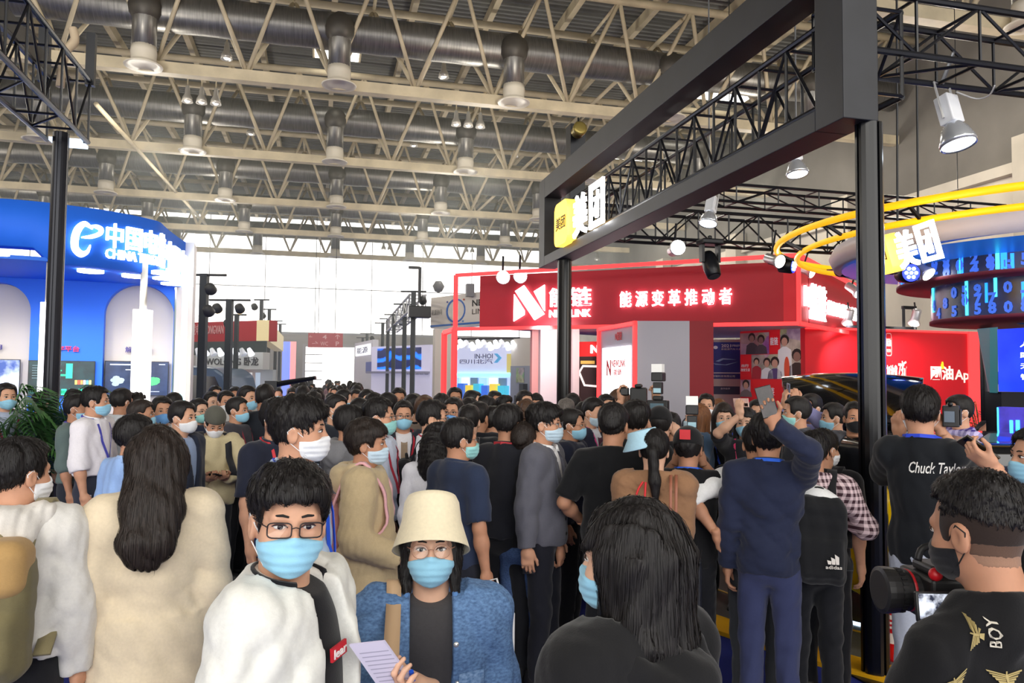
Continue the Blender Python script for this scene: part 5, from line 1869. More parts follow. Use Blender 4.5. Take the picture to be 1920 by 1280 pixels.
tx('世链科技有限公司', .1, v(707), .8, v(703), wt, .006, .008)
pg('emblem', [(.20 + .07 * math.cos(i), v(651) + .015 * math.sin(i)) for i in np.linspace(0, 6.28, 13)[:-1]], wt, .008)
pg('swoosh', [(.2, v(677)), (.42, v(671)), (.85, v(674)), (.45, v(674)), (.3, v(678))], mat((150, 190, 240), .5), .008)
pg('swoosh', [(.12, v(681)), (.5, v(683)), (.9, v(678)), (.55, v(684.5)), (.2, v(683.5))], mat((150, 190, 240), .5), .008)
rc('dark_band', .05, v(739), .95, v(724), mat((40, 48, 84), .5)); tx('合作伙伴', .35, v(730), .65, v(726.5), wt, .005, .008)
# photo wall
pd0, pd1 = 18.6, 17.2
t, tx, rc, pg = board('photo_wall', 'mosaic wall of people photographs and red squares left of the red app wall', 'photo wall', 1388, 1508, pd0, pd1, 610, 800, mat((224, 36, 52), .5), floorz=True)
zf = P(1448, 610, 17.9).z
v = lambda py: P(1448, py, 17.9).z / zf
uu = lambda px: (px - 1388) / 120.0
def photo(p0, p1, y0, y1, c, c2, figs, sc=2.2):
    rc('photograph', uu(p0), v(y1), uu(p1), v(y0), mat(c, .5, kind='photo', c2=c2, scale=sc), .01)
    for (cx, hy, hw, skin_, cl) in figs:           # a printed sitter: hair, face, clothes
        cu = uu(cx); r = hw / 120.0; hv = v(hy); rv = (v(hy) - v(hy + hw * 1.25))
        bot = v(y1)
        pg('photograph', [(cu - 2.0 * r, bot), (cu + 2.0 * r, bot), (cu + 1.7 * r, hv - rv * 1.9), (cu + .5 * r, hv - rv * 1.2), (cu - .5 * r, hv - rv * 1.2), (cu - 1.7 * r, hv - rv * 1.9)], mat(cl, .6), .013)
        pg('photograph', [(cu + 1.15 * r * math.cos(i), hv + rv * .2 + rv * 1.15 * math.sin(i)) for i in np.linspace(0, 6.28, 13)[:-1]], mat((44, 32, 30), .6), .015)
        pg('photograph', [(cu + .8 * r * math.cos(i), hv - rv * .15 + rv * .9 * math.sin(i)) for i in np.linspace(0, 6.28, 13)[:-1]], mat(skin_, .6), .017)
SKP = (206, 160, 138)
photo(1389, 1445, 622, 663, (92, 74, 86), (150, 130, 128), [(1412, 632, 6, (150, 110, 104), (70, 60, 70)), (1430, 636, 6, (140, 100, 98), (84, 72, 80))])
rc('red_tile', uu(1446), v(661), uu(1465), v(618), mat((236, 34, 44), .5), .01)
tx('能链', .5, v(647), .62, v(632), wt, .01, .018)
photo(1466, 1508, 615, 710, (110, 92, 90), (190, 176, 168), [(1474, 640, 7, SKP, (236, 238, 240)), (1496, 668, 8, (150, 112, 98), (66, 50, 46))])
rc('red_tile', uu(1389), v(710), uu(1410), v(666), mat((232, 34, 46), .5), .01)
tx('出行', .03, v(688), .15, v(682), wt, .008, .018); tx('改变生活', .02, v(696), .17, v(690), wt, .006, .018)
photo(1411, 1465, 664, 710, (120, 116, 92), (196, 188, 150), [(1421, 678, 5, SKP, (176, 48, 60)), (1441, 680, 6, SKP, (226, 230, 234)), (1456, 680, 7, SKP, (94, 78, 130))])
rc('red_tile', uu(1409), v(760), uu(1508), v(712), mat((238, 34, 40), .5), .01)
photo(1389, 1411, 712, 745, (110, 96, 96), (180, 170, 166), [(1400, 722, 6, SKP, (120, 110, 112))])
tx('能链', .40, v(741), .56, v(726), wt, .012, .018)
pg('photograph', [(uu(1478) + .04 * math.cos(i), v(692) + .09 * math.sin(i)) for i in np.linspace(0, 6.28, 15)[:-1]], mat((230, 92, 60), .6), .02)
lamp('SPOT', 'booth_fill_spot', P(1480, 600, 15.6), 220, (1, .93, .9), .15, P(1445, 690, 18.0), 120, .9)  # added spot brightening the photo wall, set apart from the corner can spot
lamp('SPOT', 'booth_fill_spot', P(1010, 612, 16.6), 200, (1, .93, .9), .15, P(1060, 720, 18.4), 120, .9)  # added spot without a fixture, brightening the inside of the red booth
# red app wall
t, tx, rc, pg = board('display_wall', 'long red wall with white app name and rounded logo, behind the black pole', 'display wall', 1510, 1815, 17.1, 18.2, 617, 800, mat((214, 22, 38), .45), .2, floorz=True)
z_ = P(1662, 617, 17.65).z
v = lambda py: P(1662, py, 17.65).z / z_
L_ = lambda px: (hitp(px, 700, ground(1510, 17.1), Vector(((ground(1815, 18.2) - ground(1510, 17.1)).y, -(ground(1815, 18.2) - ground(1510, 17.1)).x, 0)).normalized()) - ground(1510, 17.1)).length / (ground(1815, 18.2) - ground(1510, 17.1)).length
rc('edge_light', L_(1811), 0, 1.0, 1.0, REDL, .05)
rim = [(L_(1534) + (L_(1573) - L_(1534)) * a, v(667) + (v(624) - v(667)) * b) for a, b in rounded(1, 1, .2)]
cx_, cy_ = sum(a for a, b in rim) / len(rim), sum(b for a, b in rim) / len(rim)
n_ = len(rim)
for i in range(n_):
    (a0, b0), (a1, b1) = rim[i], rim[(i + 1) % n_]
    s_ = .93
    pg('logo_rim', [(a0, b0), (a1, b1), (cx_ + (a1 - cx_) * s_, cy_ + (b1 - cy_) * s_), (cx_ + (a0 - cx_) * s_, cy_ + (b0 - cy_) * s_)], mat((255, 200, 200), .5), .01)
cream = mat((250, 244, 236), .5, emit=.25)
tx('团油', L_(1538), v(649), L_(1569), v(634), cream, .02); tx('FLEETIN', L_(1541), v(660), L_(1568), v(654), mat((255, 210, 206), .5), .01)
tx('加油省', L_(1536), v(707), L_(1597), v(684), cream, .03); tx('7折', L_(1600), v(705), L_(1628), v(676), cream, .03)
tx('团油', L_(1693), v(711), L_(1746), v(684), cream, .035); tx('App', L_(1749), v(716), L_(1793), v(691), cream, .02)
pg('drop', [(L_(1721) + .008 * math.sin(i) * (1 if math.cos(i) < 0 else .55), v(683) + .028 * math.cos(i)) for i in np.linspace(0, 6.28, 13)[:-1]], mat((255, 214, 40), .5, emit=.5), .03)
rc('edge_light', 0, .985, 1.0, 1.0, REDL, .03)
for px in (1590, 1715):
    c = P(px, 622, 17.2)
    can_lamp('small spot lamp on an arm washing the red app wall, %s of the black pole' % ('left' if px < 1650 else 'right'), px, 600, 16.9, 'can', (.1, .5, -1), 1.3)
    lamp('SPOT', 'wall_washer', P(px, 606, 16.7), 160, (1, .85, .75), .1, P(px, 690, 17.6), 95, .8)
t = thing('lamp_stand', 'thin black lamp bracket above the red app wall', 'bracket', P(1703, 600, 17.2))
MB().bar((-.12, 0, -.2), (-.12, 0, .28), .06).bar((.15, 0, -.2), (.15, 0, .28), .07).bar((-.15, 0, .28), (.2, 0, .28), .07).bar((-1.6, 0, -.18), (.2, 0, -.18), .05).build('bracket', BLACKM, t)

# ------------------------------------------------------------------ the round stand at the right: rings, canopy, LED drum, screens
CC = CAM + (rt * 6.5); CC = CAM + Vector((rt.x, rt.y, 0)).normalized() * 6.55 + Vector((fw.x, fw.y, 0)).normalized() * 9.4
CC = Vector((CC.x, CC.y, 0))
st = thing('exhibition_stand', 'round stand at right with yellow light rings, white canopy and blue LED drum', 'stand', CC)
YEL = mat((255, 190, 20), .45, emit=.55)
zr = P(1512, 445, 9.4).z
def ring_pts(r, z, n=96, a0=0, a1=360): return [(r * math.cos(R2(a0 + (a1 - a0) * i / n)), r * math.sin(R2(a0 + (a1 - a0) * i / n)), z) for i in range(n)]
MB().tube(ring_pts(3.12, zr + .04), .04, 8, close=True).build('light_ring', YEL, st, True)
MB().tube(ring_pts(2.86, zr - .10), .036, 8, close=True).build('light_ring', YEL, st, True)
for i in range(18):
    a = R2(20 * i)
    MB().bar((2.86 * math.cos(a), 2.86 * math.sin(a), zr - .1), (3.12 * math.cos(a), 3.12 * math.sin(a), zr + .04), .03).build('ring_strut', BLACKM, st)
lz = zr - .10
MB().lathe([(1.55, lz - .02), (2.40, lz - .16), (2.46, lz - .02), (2.40, lz + .10), (1.5, lz + .12)], 72, caps=False).build('canopy_rim', mat((222, 220, 236), .5), st, True)
MB().lathe([(.2, lz - .24), (1.62, lz - .24), (2.30, lz - .18)], 72, caps=False).build('canopy_underside', mat((24, 96, 190), .4, emit=.35), st, True)
LEDM = mat((18, 26, 46), .25, emit=.5, kind='screen', c2=(40, 48, 84), scale=2.2)
LB = mat((30, 130, 255), .4, emit=1.6); LC = mat((60, 220, 255), .4, emit=2.4); LD = mat((50, 90, 190), .4, emit=.8)
def drum(r, z0, z1, glyphs, bars, seed):
    o = MB().lathe([(r, z0), (r, z1)], 64, caps=False).build('led_drum', LEDM, st, True)
    MB().lathe([(.3, z0 - .02), (r + .02, z0 - .02), (r + .02, z0 + .02)], 64, caps=False).build('drum_rim', mat((120, 44, 60), .5), o, True)
    rr = np.random.RandomState(seed)
    for i in range(bars):
        a = R2(rr.uniform(150, 300)); h = rr.uniform(.4, 1.0) * (z1 - z0); w = rr.uniform(.012, .03)
        b = z0 + (z1 - z0 - h) * rr.rand()
        MB().box((r, -w, b), (r + .012, w, b + h), Matrix.Rotation(a, 4, 'Z')).build('light_bar', LC if i % 3 == 0 else LB, o)
    for i in range(glyphs):
        a = R2(148 + 152 * (i + .5) / glyphs); 
        for zc in (.2, .45, .7):
            if rr.rand() < .35: continue
            ch = rr.choice(list('0101758294'))
            me = cached(('dig', ch), lambda: text_mesh(str(ch), .17, .004, .008, align='CENTER'))
            if not me.materials: me.materials.append(LD)
            q = bpy.data.objects.new('digit', me); COL.objects.link(q); q.parent = o
            q.matrix_local = Matrix.Rotation(a, 4, 'Z') @ Matrix.Translation((r + .008, 0, z0 + (z1 - z0) * zc - .05)) @ Matrix.Rotation(R2(90), 4, 'Z') @ Matrix.Rotation(R2(90), 4, 'X')
dz1 = P(1752, 445, 9.2).z; dz0 = P(1752, 526, 9.2).z
drum(1.62, dz0, lz - .20, 26, 16, 3)
drum(1.24, P(1818, 598, 9.2).z, dz0 - .01, 20, 10, 5)
for i in range(2):
    MB().tube([(1.1 * math.cos(R2(100 * i - 20)), 1.1 * math.sin(R2(100 * i - 20)), 0), (1.1 * math.cos(R2(100 * i - 20)), 1.1 * math.sin(R2(100 * i - 20)), lz)], .07, 10).build('post', BLACKM, st, True)
q = P(1657, 512, 7.9); q2 = P(1772, 482, 6.75)
meituan('tilted yellow and white lit sign hanging right of the tall black pole', q - Vector((0, 0, .02)), Vector((q2.x - q.x, q2.y - q.y, q2.z - q.z)), Vector((-.22, .1, 1)), (q2 - q).length / 2.98)
# blue text screen with a teal slanted flank, and the low LED panel
t, tx, rc, pg = board('display_screen', 'blue screen with white text at the right edge under the LED drum', 'screen', 1872, 2010, 8.1, 7.4, 613, 735, mat((14, 40, 190), .25, emit=.9, kind='screen', c2=(30, 60, 230), scale=1.5), .12)
for i, s_ in enumerate(('人工智能', '即时配送', '无人驾驶', '智慧出行')):
    tx(s_, .33, .70 - .17 * i, .9, .79 - .17 * i, mat((235, 245, 255), .5, emit=1.5), .008)
a, b = ground(1848, 8.6), ground(1872, 8.1)
za, zb_ = P(1848, 615, 8.6).z, P(1860, 738, 8.4).z
local(t, MB().prism([P(1846, 615, 8.6), P(1871, 613, 8.12), P(1871, 736, 8.12), P(1868, 738, 8.3)], (.02, .12, 0)).build('flank', mat((10, 104, 116), .4, emit=.25)))
q = ground(1900, 8.0)
local(t, MB().box((q.x, q.y + .15, 0), (q.x + .3, q.y + .35, P(1900, 735, 8.0).z)).build('stem', BLACKM))
t, tx, rc, pg = board('led_panel', 'low LED panel with blue light bars at the right edge', 'screen', 1868, 2020, 6.9, 6.3, 765, 840, mat((40, 34, 90), .25, emit=.7, kind='screen', c2=(70, 60, 170), scale=3), .1)
rr = np.random.RandomState(4)
for i in range(9):
    u = rr.rand(); rc('light_bar', u, rr.uniform(0, .3), u + rr.uniform(.01, .05), rr.uniform(.6, 1), LB if i % 2 else LC, .01)
q = ground(1930, 6.7)
local(t, MB().box((q.x - .3, q.y, 0), (q.x + .3, q.y + .12, P(1930, 838, 6.7).z)).build('stand', BLACKM))
# platform floor with its yellow border and small floor lights
pf = thing('stage_floor', 'grey round platform floor with a broad yellow border at lower right', 'platform', CC)
def disc(r0, r1, z, h, nm, m, n=120):
    return MB().lathe([(r0, z), (r0, z + h), (r1, z + h), (r1, z)], n, caps=False).build(nm, m, pf)
RO = (hitz(1490, 1236, 0) - CC).length
disc(.01, RO - .30, .0, .03, 'platform', mat((104, 102, 100), .35, kind='dirty', scale=2))
disc(RO - .30, RO, .0, .032, 'yellow_border', mat((250, 186, 20), .5))
disc(RO - .86, RO - .83, .03, .004, 'yellow_line', mat((250, 200, 60), .5))
for i in range(40):
    a = R2(9 * i)
    MB().box((RO - 1.05, -.10, .03), (RO - .98, .10, .036), Matrix.Rotation(a, 4, 'Z')).build('floor_light', mat((200, 230, 255), .4, emit=2.5), pf)
# red fire extinguisher
q = hitz(1679, 1244, 0)
t = thing('fire_extinguisher', 'red fire extinguisher standing at the foot of the black pole', 'fire extinguisher', (q.x, q.y, .032))
MB().lathe([(.07, 0), (.075, .02), (.075, .34), (.068, .39), (.03, .43), (.026, .45)], 22).build('cylinder', mat((206, 16, 24), .3), t, True)
MB().lathe([(.02, .45), (.022, .5)], 12).box((-.01, -.02, .49), (.10, .02, .51)).box((-.01, -.015, .52), (.11, .015, .53)).build('valve', mat((30, 30, 30), .4), t)
MB().tube(smooth_path([(.02, 0, .47), (.09, 0, .44), (.10, 0, .25), (.085, 0, .12)]), .01, 6).build('hose', mat((20, 20, 20), .5), t, True)
vv = (Vector((CAM.x, CAM.y, 0)) - Vector((q.x, q.y, 0))).normalized(); va = math.atan2(vv.y, vv.x)
lab = MB()
for i in range(8):
    a0, a1 = va + R2(-40 + 10 * i), va + R2(-30 + 10 * i)
    for z0, z1 in ((.12, .19), (.22, .235), (.25, .265), (.28, .31)):
        lab.add([(.0765 * math.cos(a), .0765 * math.sin(a), z) for a, z in ((a0, z0), (a1, z0), (a1, z1), (a0, z1))], [(0, 1, 2, 3)])
lab.build('label', mat((236, 226, 220), .5), t)

# ------------------------------------------------------------------ cars
def car(name, label, px, d, heading, body, upper, L=4.4, Wd=1.84, Hh=1.5, hatch=False, stripe=None, res=.035):
    loc = ground(px, d)
    t = thing(name, label, 'car', (loc.x, loc.y, .032), heading)
    def shell(z0, z1, cabin):
        f = Field((-L / 2 - .1, -Wd / 2 - .1, .1), (L / 2 + .1, Wd / 2 + .1, Hh + .15), res)
        f.box((0, 0, .58), (L / 2, Wd / 2, .34), .20, 0)
        f.ell((L * .30, 0, .82), (L * .22, Wd * .44, .17), .15)
        if cabin:
            f.box((-.35, 0, 1.08), (L * .26, Wd * .40, Hh - 1.08), .22, .25)
            f.ell((L * .10, 0, .98), (.75, Wd * .40, .26), .3)
        for sx in (-1, 1):
            for sy in (-1, 1):
                f.cone((sx * L * .30, sy * (Wd / 2 - .25), .33), (sx * L * .30, sy * (Wd / 2 + .2), .33), .37, .37, .02, 'sub')
        f.cut(lambda X, Y, Z: np.maximum(z0 - Z, Z - z1) + 0 * X + 0 * Y)
        return f.nets()
    V, F = shell(.18, .80, False)
    finish('lower_body', mesh_np('lower_body', V, F), body, t, True)
    V, F = shell(.80, 3, True)
    finish('upper_body', mesh_np('upper_body', V, F), upper, t, True)
    gl = mat((10, 12, 16), .05, .2)
    for sy in (-1, 1):
        MB().prism([(-1.25, sy * Wd * .397, 1.02), (.55, sy * Wd * .397, 1.02), (.2, sy * Wd * .385, Hh - .12), (-1.0, sy * Wd * .385, Hh - .12)], (0, sy * .015, 0)).build('side_window', gl, t)
        MB().box((L / 2 - .22, sy * .62 - .16, .62), (L / 2 + .005, sy * .62 + .16, .72)).build('headlight', mat((230, 236, 245), .1, emit=1.0), t, bevel=.02)
        MB().ell((.55, sy * (Wd / 2 + .08), 1.02), (.10, .09, .07)).build('mirror', upper, t, True)
        if stripe:
            MB().box((-L * .42, sy * (Wd / 2 + .001), .60), (L * .42, sy * (Wd / 2 + .008), .70)).build('black_stripe', stripe, t)
    for sx in (-1, 1):
        for sy in (-1, 1):
            M = Matrix.Translation((sx * L * .30, sy * (Wd / 2 - .11), .33)) @ Matrix.Rotation(R2(90), 4, 'X')
            w = MB().lathe([(.2, -.1), (.31, -.11), (.33, -.06), (.33, .06), (.31, .11), (.2, .1)], 32, M).build('tyre', mat((20, 20, 22), .8), t, True)
            sp = MB().lathe([(.19, -.085), (.215, -.11), (.225, -.085)], 32, M, caps=False).lathe([(.19, .085), (.215, .11), (.225, .085)], 32, M, caps=False)
            for i in range(5):
                a = R2(72 * i)
                for zz_ in (-.10, .10):
                    sp.bar(M @ Vector((.03 * math.cos(a), .03 * math.sin(a), zz_)), M @ Vector((.20 * math.cos(a), .20 * math.sin(a), zz_)), .035)
            sp.build('rim', mat((150, 152, 156), .25, .8), w)
    if hatch:
        r0 = Vector((-L / 2 + .75, 0, Hh + .02))
        prof = smooth_path([(0, 0, 0), (-.30, 0, .20), (-.72, 0, .27), (-1.05, 0, .12), (-1.38, 0, -.14)], 4)
        n = len(prof); m = 8
        sheet = MB()
        for off in (0, -.07):
            vs, fs = [], []
            for i, q in enumerate(prof):
                w = Wd * (.36 + .06 * math.sin(math.pi * min(1, i / (n - 1) * 1.2)))
                for j in range(m + 1):
                    y = -w + 2 * w * j / m
                    vs.append((r0.x + q.x, y, r0.z + q.z + off - .05 * (y / w) ** 2))
            for i in range(n - 1):
                for j in range(m):
                    a_ = i * (m + 1) + j
                    q4 = (a_, a_ + 1, a_ + m + 2, a_ + m + 1)
                    fs.append(q4 if off else q4[::-1])
            sheet.add(vs, fs)
        N_ = n * (m + 1)
        rim = [i * (m + 1) for i in range(n)] + [(n - 1) * (m + 1) + j for j in range(1, m + 1)] + [i * (m + 1) + m for i in range(n - 2, -1, -1)] + list(range(m - 1, 0, -1))
        vs = [sheet.v[i] for i in rim] + [sheet.v[i + N_] for i in rim]
        k_ = len(rim)
        sheet.add(vs, [(i, (i + 1) % k_, k_ + (i + 1) % k_, k_ + i) for i in range(k_)])
        h = sheet.build('tailgate', upper, t, True)
        MB().prism([(r0.x - .62, -Wd * .3, r0.z + .24), (r0.x - .62, Wd * .3, r0.z + .24), (r0.x - 1.0, Wd * .3, r0.z + .02), (r0.x - 1.0, -Wd * .3, r0.z + .02)], (.0, 0, -.05)).build('inner_trim', mat((60, 60, 64), .5), h)
        for sy in (-1, 1):
            MB().tube([(r0.x - .1, sy * Wd * .36, r0.z - .25), (r0.x - .55, sy * Wd * .37, r0.z + .18)], .018, 6).build('gas_strut', BLACKM, h)
    return t
CARB = mat((8, 9, 11), .12, .2, coat=1.0)
car('car', 'glossy black car with its tailgate raised, behind the tall black pole', 1600, 10.0, -YAW + R2(65), CARB, CARB, L=3.6, Wd=1.7, Hh=1.70, hatch=True)
hd = R2(180) - YAW + R2(4)
def van(name, label, px, d, heading, L=3.3, Wd=1.6):
    """A boxy autonomous delivery vehicle: yellow lower body, glossy black upper body, wheels close to its ends."""
    loc = ground(px, d)
    t = thing(name, label, 'vehicle', (loc.x, loc.y, .032), heading)
    f = Field((-L / 2 - .1, -Wd / 2 - .1, .1), (L / 2 + .1, Wd / 2 + .1, 1.6), .03)
    f.box((0, 0, .70), (L / 2, Wd / 2, .47), .16, 0)
    for sx in (-1, 1):
        for sy in (-1, 1):
            f.cone((sx * (L / 2 - .38), sy * (Wd / 2 - .25), .31), (sx * (L / 2 - .38), sy * (Wd / 2 + .2), .31), .36, .36, .02, 'sub')
    f.cut(lambda X, Y, Z: Z - 1.14 + 0 * X + 0 * Y)
    V, F = f.nets()
    finish('lower_body', mesh_np('lower_body', V, F), mat((252, 206, 10), .25, coat=.6), t, True)
    f = Field((-L / 2 - .1, -Wd / 2 - .1, 1.0), (L / 2 + .1, Wd / 2 + .1, 1.6), .03)
    f.box((0, 0, 1.25), (L / 2 - .04, Wd / 2 - .03, .20), .12, 0)
    f.ell((0, 0, 1.30), (L / 2 - .2, Wd / 2 - .15, .18), .1)
    V, F = f.nets()
    finish('upper_body', mesh_np('upper_body', V, F), CARB, t, True)
    for sx in (-1, 1):
        for sy in (-1, 1):
            MB().box((sx * (L / 2 - .15) - .04, sy * .55 - .13, 1.17), (sx * (L / 2 - .06) + .03, sy * .55 + .13, 1.25)).build('headlight', mat((236, 240, 248), .1, emit=1.5), t, bevel=.02)
            M = Matrix.Translation((sx * (L / 2 - .38), sy * (Wd / 2 - .10), .31)) @ Matrix.Rotation(R2(90), 4, 'X')
            w = MB().lathe([(.2, -.1), (.29, -.11), (.31, -.06), (.31, .06), (.29, .11), (.2, .1)], 32, M).build('tyre', mat((20, 20, 22), .8), t, True)
            sp = MB().lathe([(.19, -.085), (.205, -.11), (.215, -.085)], 32, M, caps=False).lathe([(.19, .085), (.205, .11), (.215, .085)], 32, M, caps=False)
            for i in range(5):
                a = R2(72 * i)
                for zz_ in (-.10, .10):
                    sp.bar(M @ Vector((.03 * math.cos(a), .03 * math.sin(a), zz_)), M @ Vector((.20 * math.cos(a), .20 * math.sin(a), zz_)), .035)
            sp.build('rim', mat((150, 152, 156), .25, .8), w)
    for sy in (-1, 1):
        MB().box((-L / 2 + .1, sy * (Wd / 2 + .002) - .004, .82), (L / 2 - .1, sy * (Wd / 2 + .002) + .004, .94)).build('black_stripe', mat((16, 16, 16), .4), t)
    for i in range(6):
        x = L / 2 - .62 - .45 * i
        fit_text('lettering', '美团', mat((70, 52, 6), .6), (x, Wd / 2 + .004, 1.0), (-1, 0, 0), (0, 0, 1), .16, .075, .004, .005, t) if i % 2 == 0 else None
    return t
van('delivery_vehicle', 'boxy yellow delivery vehicle with glossy black top on the platform at right', 1925, 6.35, R2(180) - YAW + R2(3))
car('car', 'dark red car far right behind the purple plaid shirt', 2010, 10.4, R2(180) - YAW, mat((90, 8, 14), .15, coat=1.0), mat((60, 6, 12), .12, coat=1.0), Hh=1.5)

# ------------------------------------------------------------------ plants
def palm(label, px, d, h, n=26, spread=.8, seed=1, pot=True):
    loc = ground(px, d)
    t = thing('potted_palm', label, 'plant', loc)
    MB().lathe([(.17, 0), (.22, .30), (.23, .34), (.19, .34), (.18, .30)], 20).build('pot', mat((230, 228, 222), .5), t, True)
    MB().lathe([(.001, .30), (.18, .30)], 16, caps=False).build('soil', mat((50, 38, 28), .9), t)
    rr = np.random.RandomState(seed)
    for i in range(n):
        a = rr.rand() * 6.28; tip = spread * rr.uniform(.5, 1.0); hh = h * rr.uniform(.65, 1.05)
        d0 = Vector((math.cos(a), math.sin(a), 0))
        pts = smooth_path([Vector((0, 0, .3)) + d0 * .03, d0 * tip * .25 + Vector((0, 0, .3 + (hh - .3) * .65)), d0 * tip * .65 + Vector((0, 0, hh)), d0 * tip + Vector((0, 0, hh * .86))], 5)
        mb = MB().tube(pts, .006, 5)
        m = len(pts)
        sd = Vector((-d0.y, d0.x, 0))
        for k in range(4, m):
            for q in (0, .5):
                p = pts[k] if q == 0 or k + 1 >= m else (pts[k] + pts[k + 1]) / 2
                ll = .30 * math.sin(math.pi * (k + q - 3) / (m - 2)) + .05
                for sg in (-1, 1):
                    e = p + sd * sg * ll * .85 + d0 * ll * .45 - Vector((0, 0, ll * .25))
                    w = d0 * .014
                    mid = (p + e) / 2 + Vector((0, 0, .02))
                    mb.add([p - w * .4, mid - w, e, mid + w, p + w * .4], [(0, 1, 2, 3, 4)])
        mb.build('frond', mat((52, 96, 48) if i % 3 else (72, 122, 58), .5), t)
    return t
palm('bushy green palm in a white pot beside the dark post at left', 62, 8.3, 1.74, 46, .8, 2)
palm('green palm leaning at the left edge of the picture', -20, 7.4, 1.75, 36, .8, 5)
palm('small green plant by the wall behind the purple plaid shirt', 1838, 13.5, 1.55, 18, .6, 9)

# ------------------------------------------------------------------ far aisle: posts, booths, signs
def far_post(label, px, d, py0, lamps=(), arm=.35, r=.065, m=None):
    q = ground(px, d)
    z = P(px, py0, d).z
    t = thing('lamp_post', label, 'lamp post', q, -YAW, 'dark lamp posts along the aisle')
    MB().box((-r, -r, 0), (r, r, z)).build('pole', m or mat((52, 58, 64), .5), t)
    MB().box((-arm, -.03, z - .05), (arm, .03, z)).build('arm', mat((44, 46, 50), .5), t)
    for dx, dz, c in lamps:
        M = Matrix.Translation((dx, -.1, z - dz)) @ Matrix.Rotation(R2(60), 4, 'X')
        MB().lathe([(.05, .12), (.11, .08), (.13, -.08), (.12, -.1)], 12, M).build('lamp_head', mat((60, 62, 66), .5), t, True)
        if c: MB().lathe([(.001, -.105), (.12, -.105)], 12, M, caps=False).build('lens', mat(c, .4, emit=3), t)
far_post('nearest of the dark posts left of the aisle, with two black lamps', 378, 17.5, 512, ((.18, .35, None), (.15, .85, None)), .5, .08)
far_post('second dark post left of the aisle, with warm square lamps', 427, 20.5, 560, ((-.3, .25, (255, 220, 150)), (.3, .25, (255, 220, 150))), .55, .08)
MBx = [(441, 24, 588), (466, 27, 602), (487, 30, 560), (502, 33, 578), (515, 36, 600), (523, 39, 606)]
for i, (px, d, py) in enumerate(MBx):
    far_post(['third grey post left of the aisle', 'fourth grey post left of the aisle before the red fascia', 'slim post rising above the red fascia, nearest of the row', 'slim post above the red fascia, second of the row', 'slim post above the red fascia, third of the row', 'slim post above the red fascia, farthest of the row'][i], px, d, py, ((-.25, .3, None),), .3, .06)
for i, (px, d, py) in enumerate([(773, 24, 544), (757, 27, 568), (737, 31, 588), (726, 35, 596), (716, 38, 604), (687, 44, 624), (679, 48, 632)]):
    far_post(['right-hand aisle post nearest the white round booth, tallest', 'second right-hand aisle post back from the tallest', 'third right-hand aisle post', 'fourth right-hand aisle post', 'fifth right-hand aisle post', 'sixth right-hand aisle post, far', 'last right-hand aisle post before the gate'][i], px, d, py, ((.3, .3, None),), .4, .07)
bx = box_truss('truss', 'white slanting box truss between the right-hand aisle posts', 'truss', P(724, 622, 36), P(768, 588, 24.4), .5, .5, 1.2, .04, .02, mat((200, 202, 206), .5))
t = thing('loudspeaker', 'black loudspeaker pair on the tallest right-hand aisle post', 'speaker', P(786, 585, 23.8))
MB().box((-.34, -.2, -.18), (.34, .2, .18)).build('cabinet', BLACKM, t, bevel=.02); MB().tube([(0, 0, .3), (0, 0, 1.4)], .05, 6).build('stem', BLACKM, t)
MB().bar((0, 0, 1.38), (-.35, 0, 1.38), .08).build('arm', BLACKM, t)
FADE = lambda c: mat(c, .7)
def booth(label, px0, px1, d0, d1, pyt, pyb, c, text=None, tcol=None, tx_=(.1, .2, .9, .8), depth=3, lower=None, name='exhibition_booth', emit=0):
    a, b = ground(px0, d0), ground(px1, d1)
    dm = (d0 + d1) / 2; pm_ = (px0 + px1) / 2
    z1, z0 = P(pm_, pyt, dm).z, P(pm_, pyb, dm).z
    x = (b - a).normalized(); n = Vector((x.y, -x.x, 0)); L = (b - a).length
    t = thing(name, label, 'booth', (a.x, a.y, 0), 0)
    B_ = lambda s, z, k=0: Vector((a.x + x.x * s + n.x * k, a.y + x.y * s + n.y * k, z))
    local(t, MB().prism([B_(0, z0), B_(L, z0), B_(L, z1), B_(0, z1)], -n * .4).build('fascia', mat(c, .6, emit=emit)))
    if lower: local(t, MB().prism([B_(0, 0, -.6), B_(L, 0, -.6), B_(L, z0, -.6), B_(0, z0, -.6)], -n * .2).build('back_wall', mat(lower, .6)))
    if text:
        local(t, fit_text('lettering', text, mat(tcol, .6), B_(tx_[0] * L, z0 + (z1 - z0) * tx_[1], .01), x, (0, 0, 1), (tx_[2] - tx_[0]) * L, (tx_[3] - tx_[1]) * (z1 - z0), .02, .01))
    return t, B_, L, z0, z1
t, B_, L, z0, z1 = booth('far red booth left of the aisle with faded lettering', 352, 502, 27, 25.5, 602, 640, (186, 60, 70), '卧龙电驱 LONGVAN', (226, 170, 172), (.0, .35, .45, .9))
q, q2 = B_(L, z0), ground(530, 36)
n_ = Vector(((q2 - q).y, -(q2 - q).x, 0)).normalized()
local(t, MB().prism([q, Vector((q2.x, q2.y, z0)), Vector((q2.x, q2.y, z1)), Vector((q.x, q.y, z1))], (-.4, .1, 0)).build('side_fascia', mat((222, 206, 160), .6, emit=.25)))
local(t, MB().prism([B_(-.5, z0 - .45, .1), B_(L, z0 - .45, .1), B_(L, z0, .1), B_(-.5, z0, .1)], (0, .3, 0)).build('dark_grille', mat((74, 84, 88), .6)))
t, B_, L, z0, z1 = booth('white booth front under the red one, with dark WOLONG lettering', 366, 492, 25, 24.4, 660, 692, (214, 216, 214), 'WOLONG 卧龙', (88, 88, 90), (.16, .22, .94, .72), lower=(200, 206, 210))
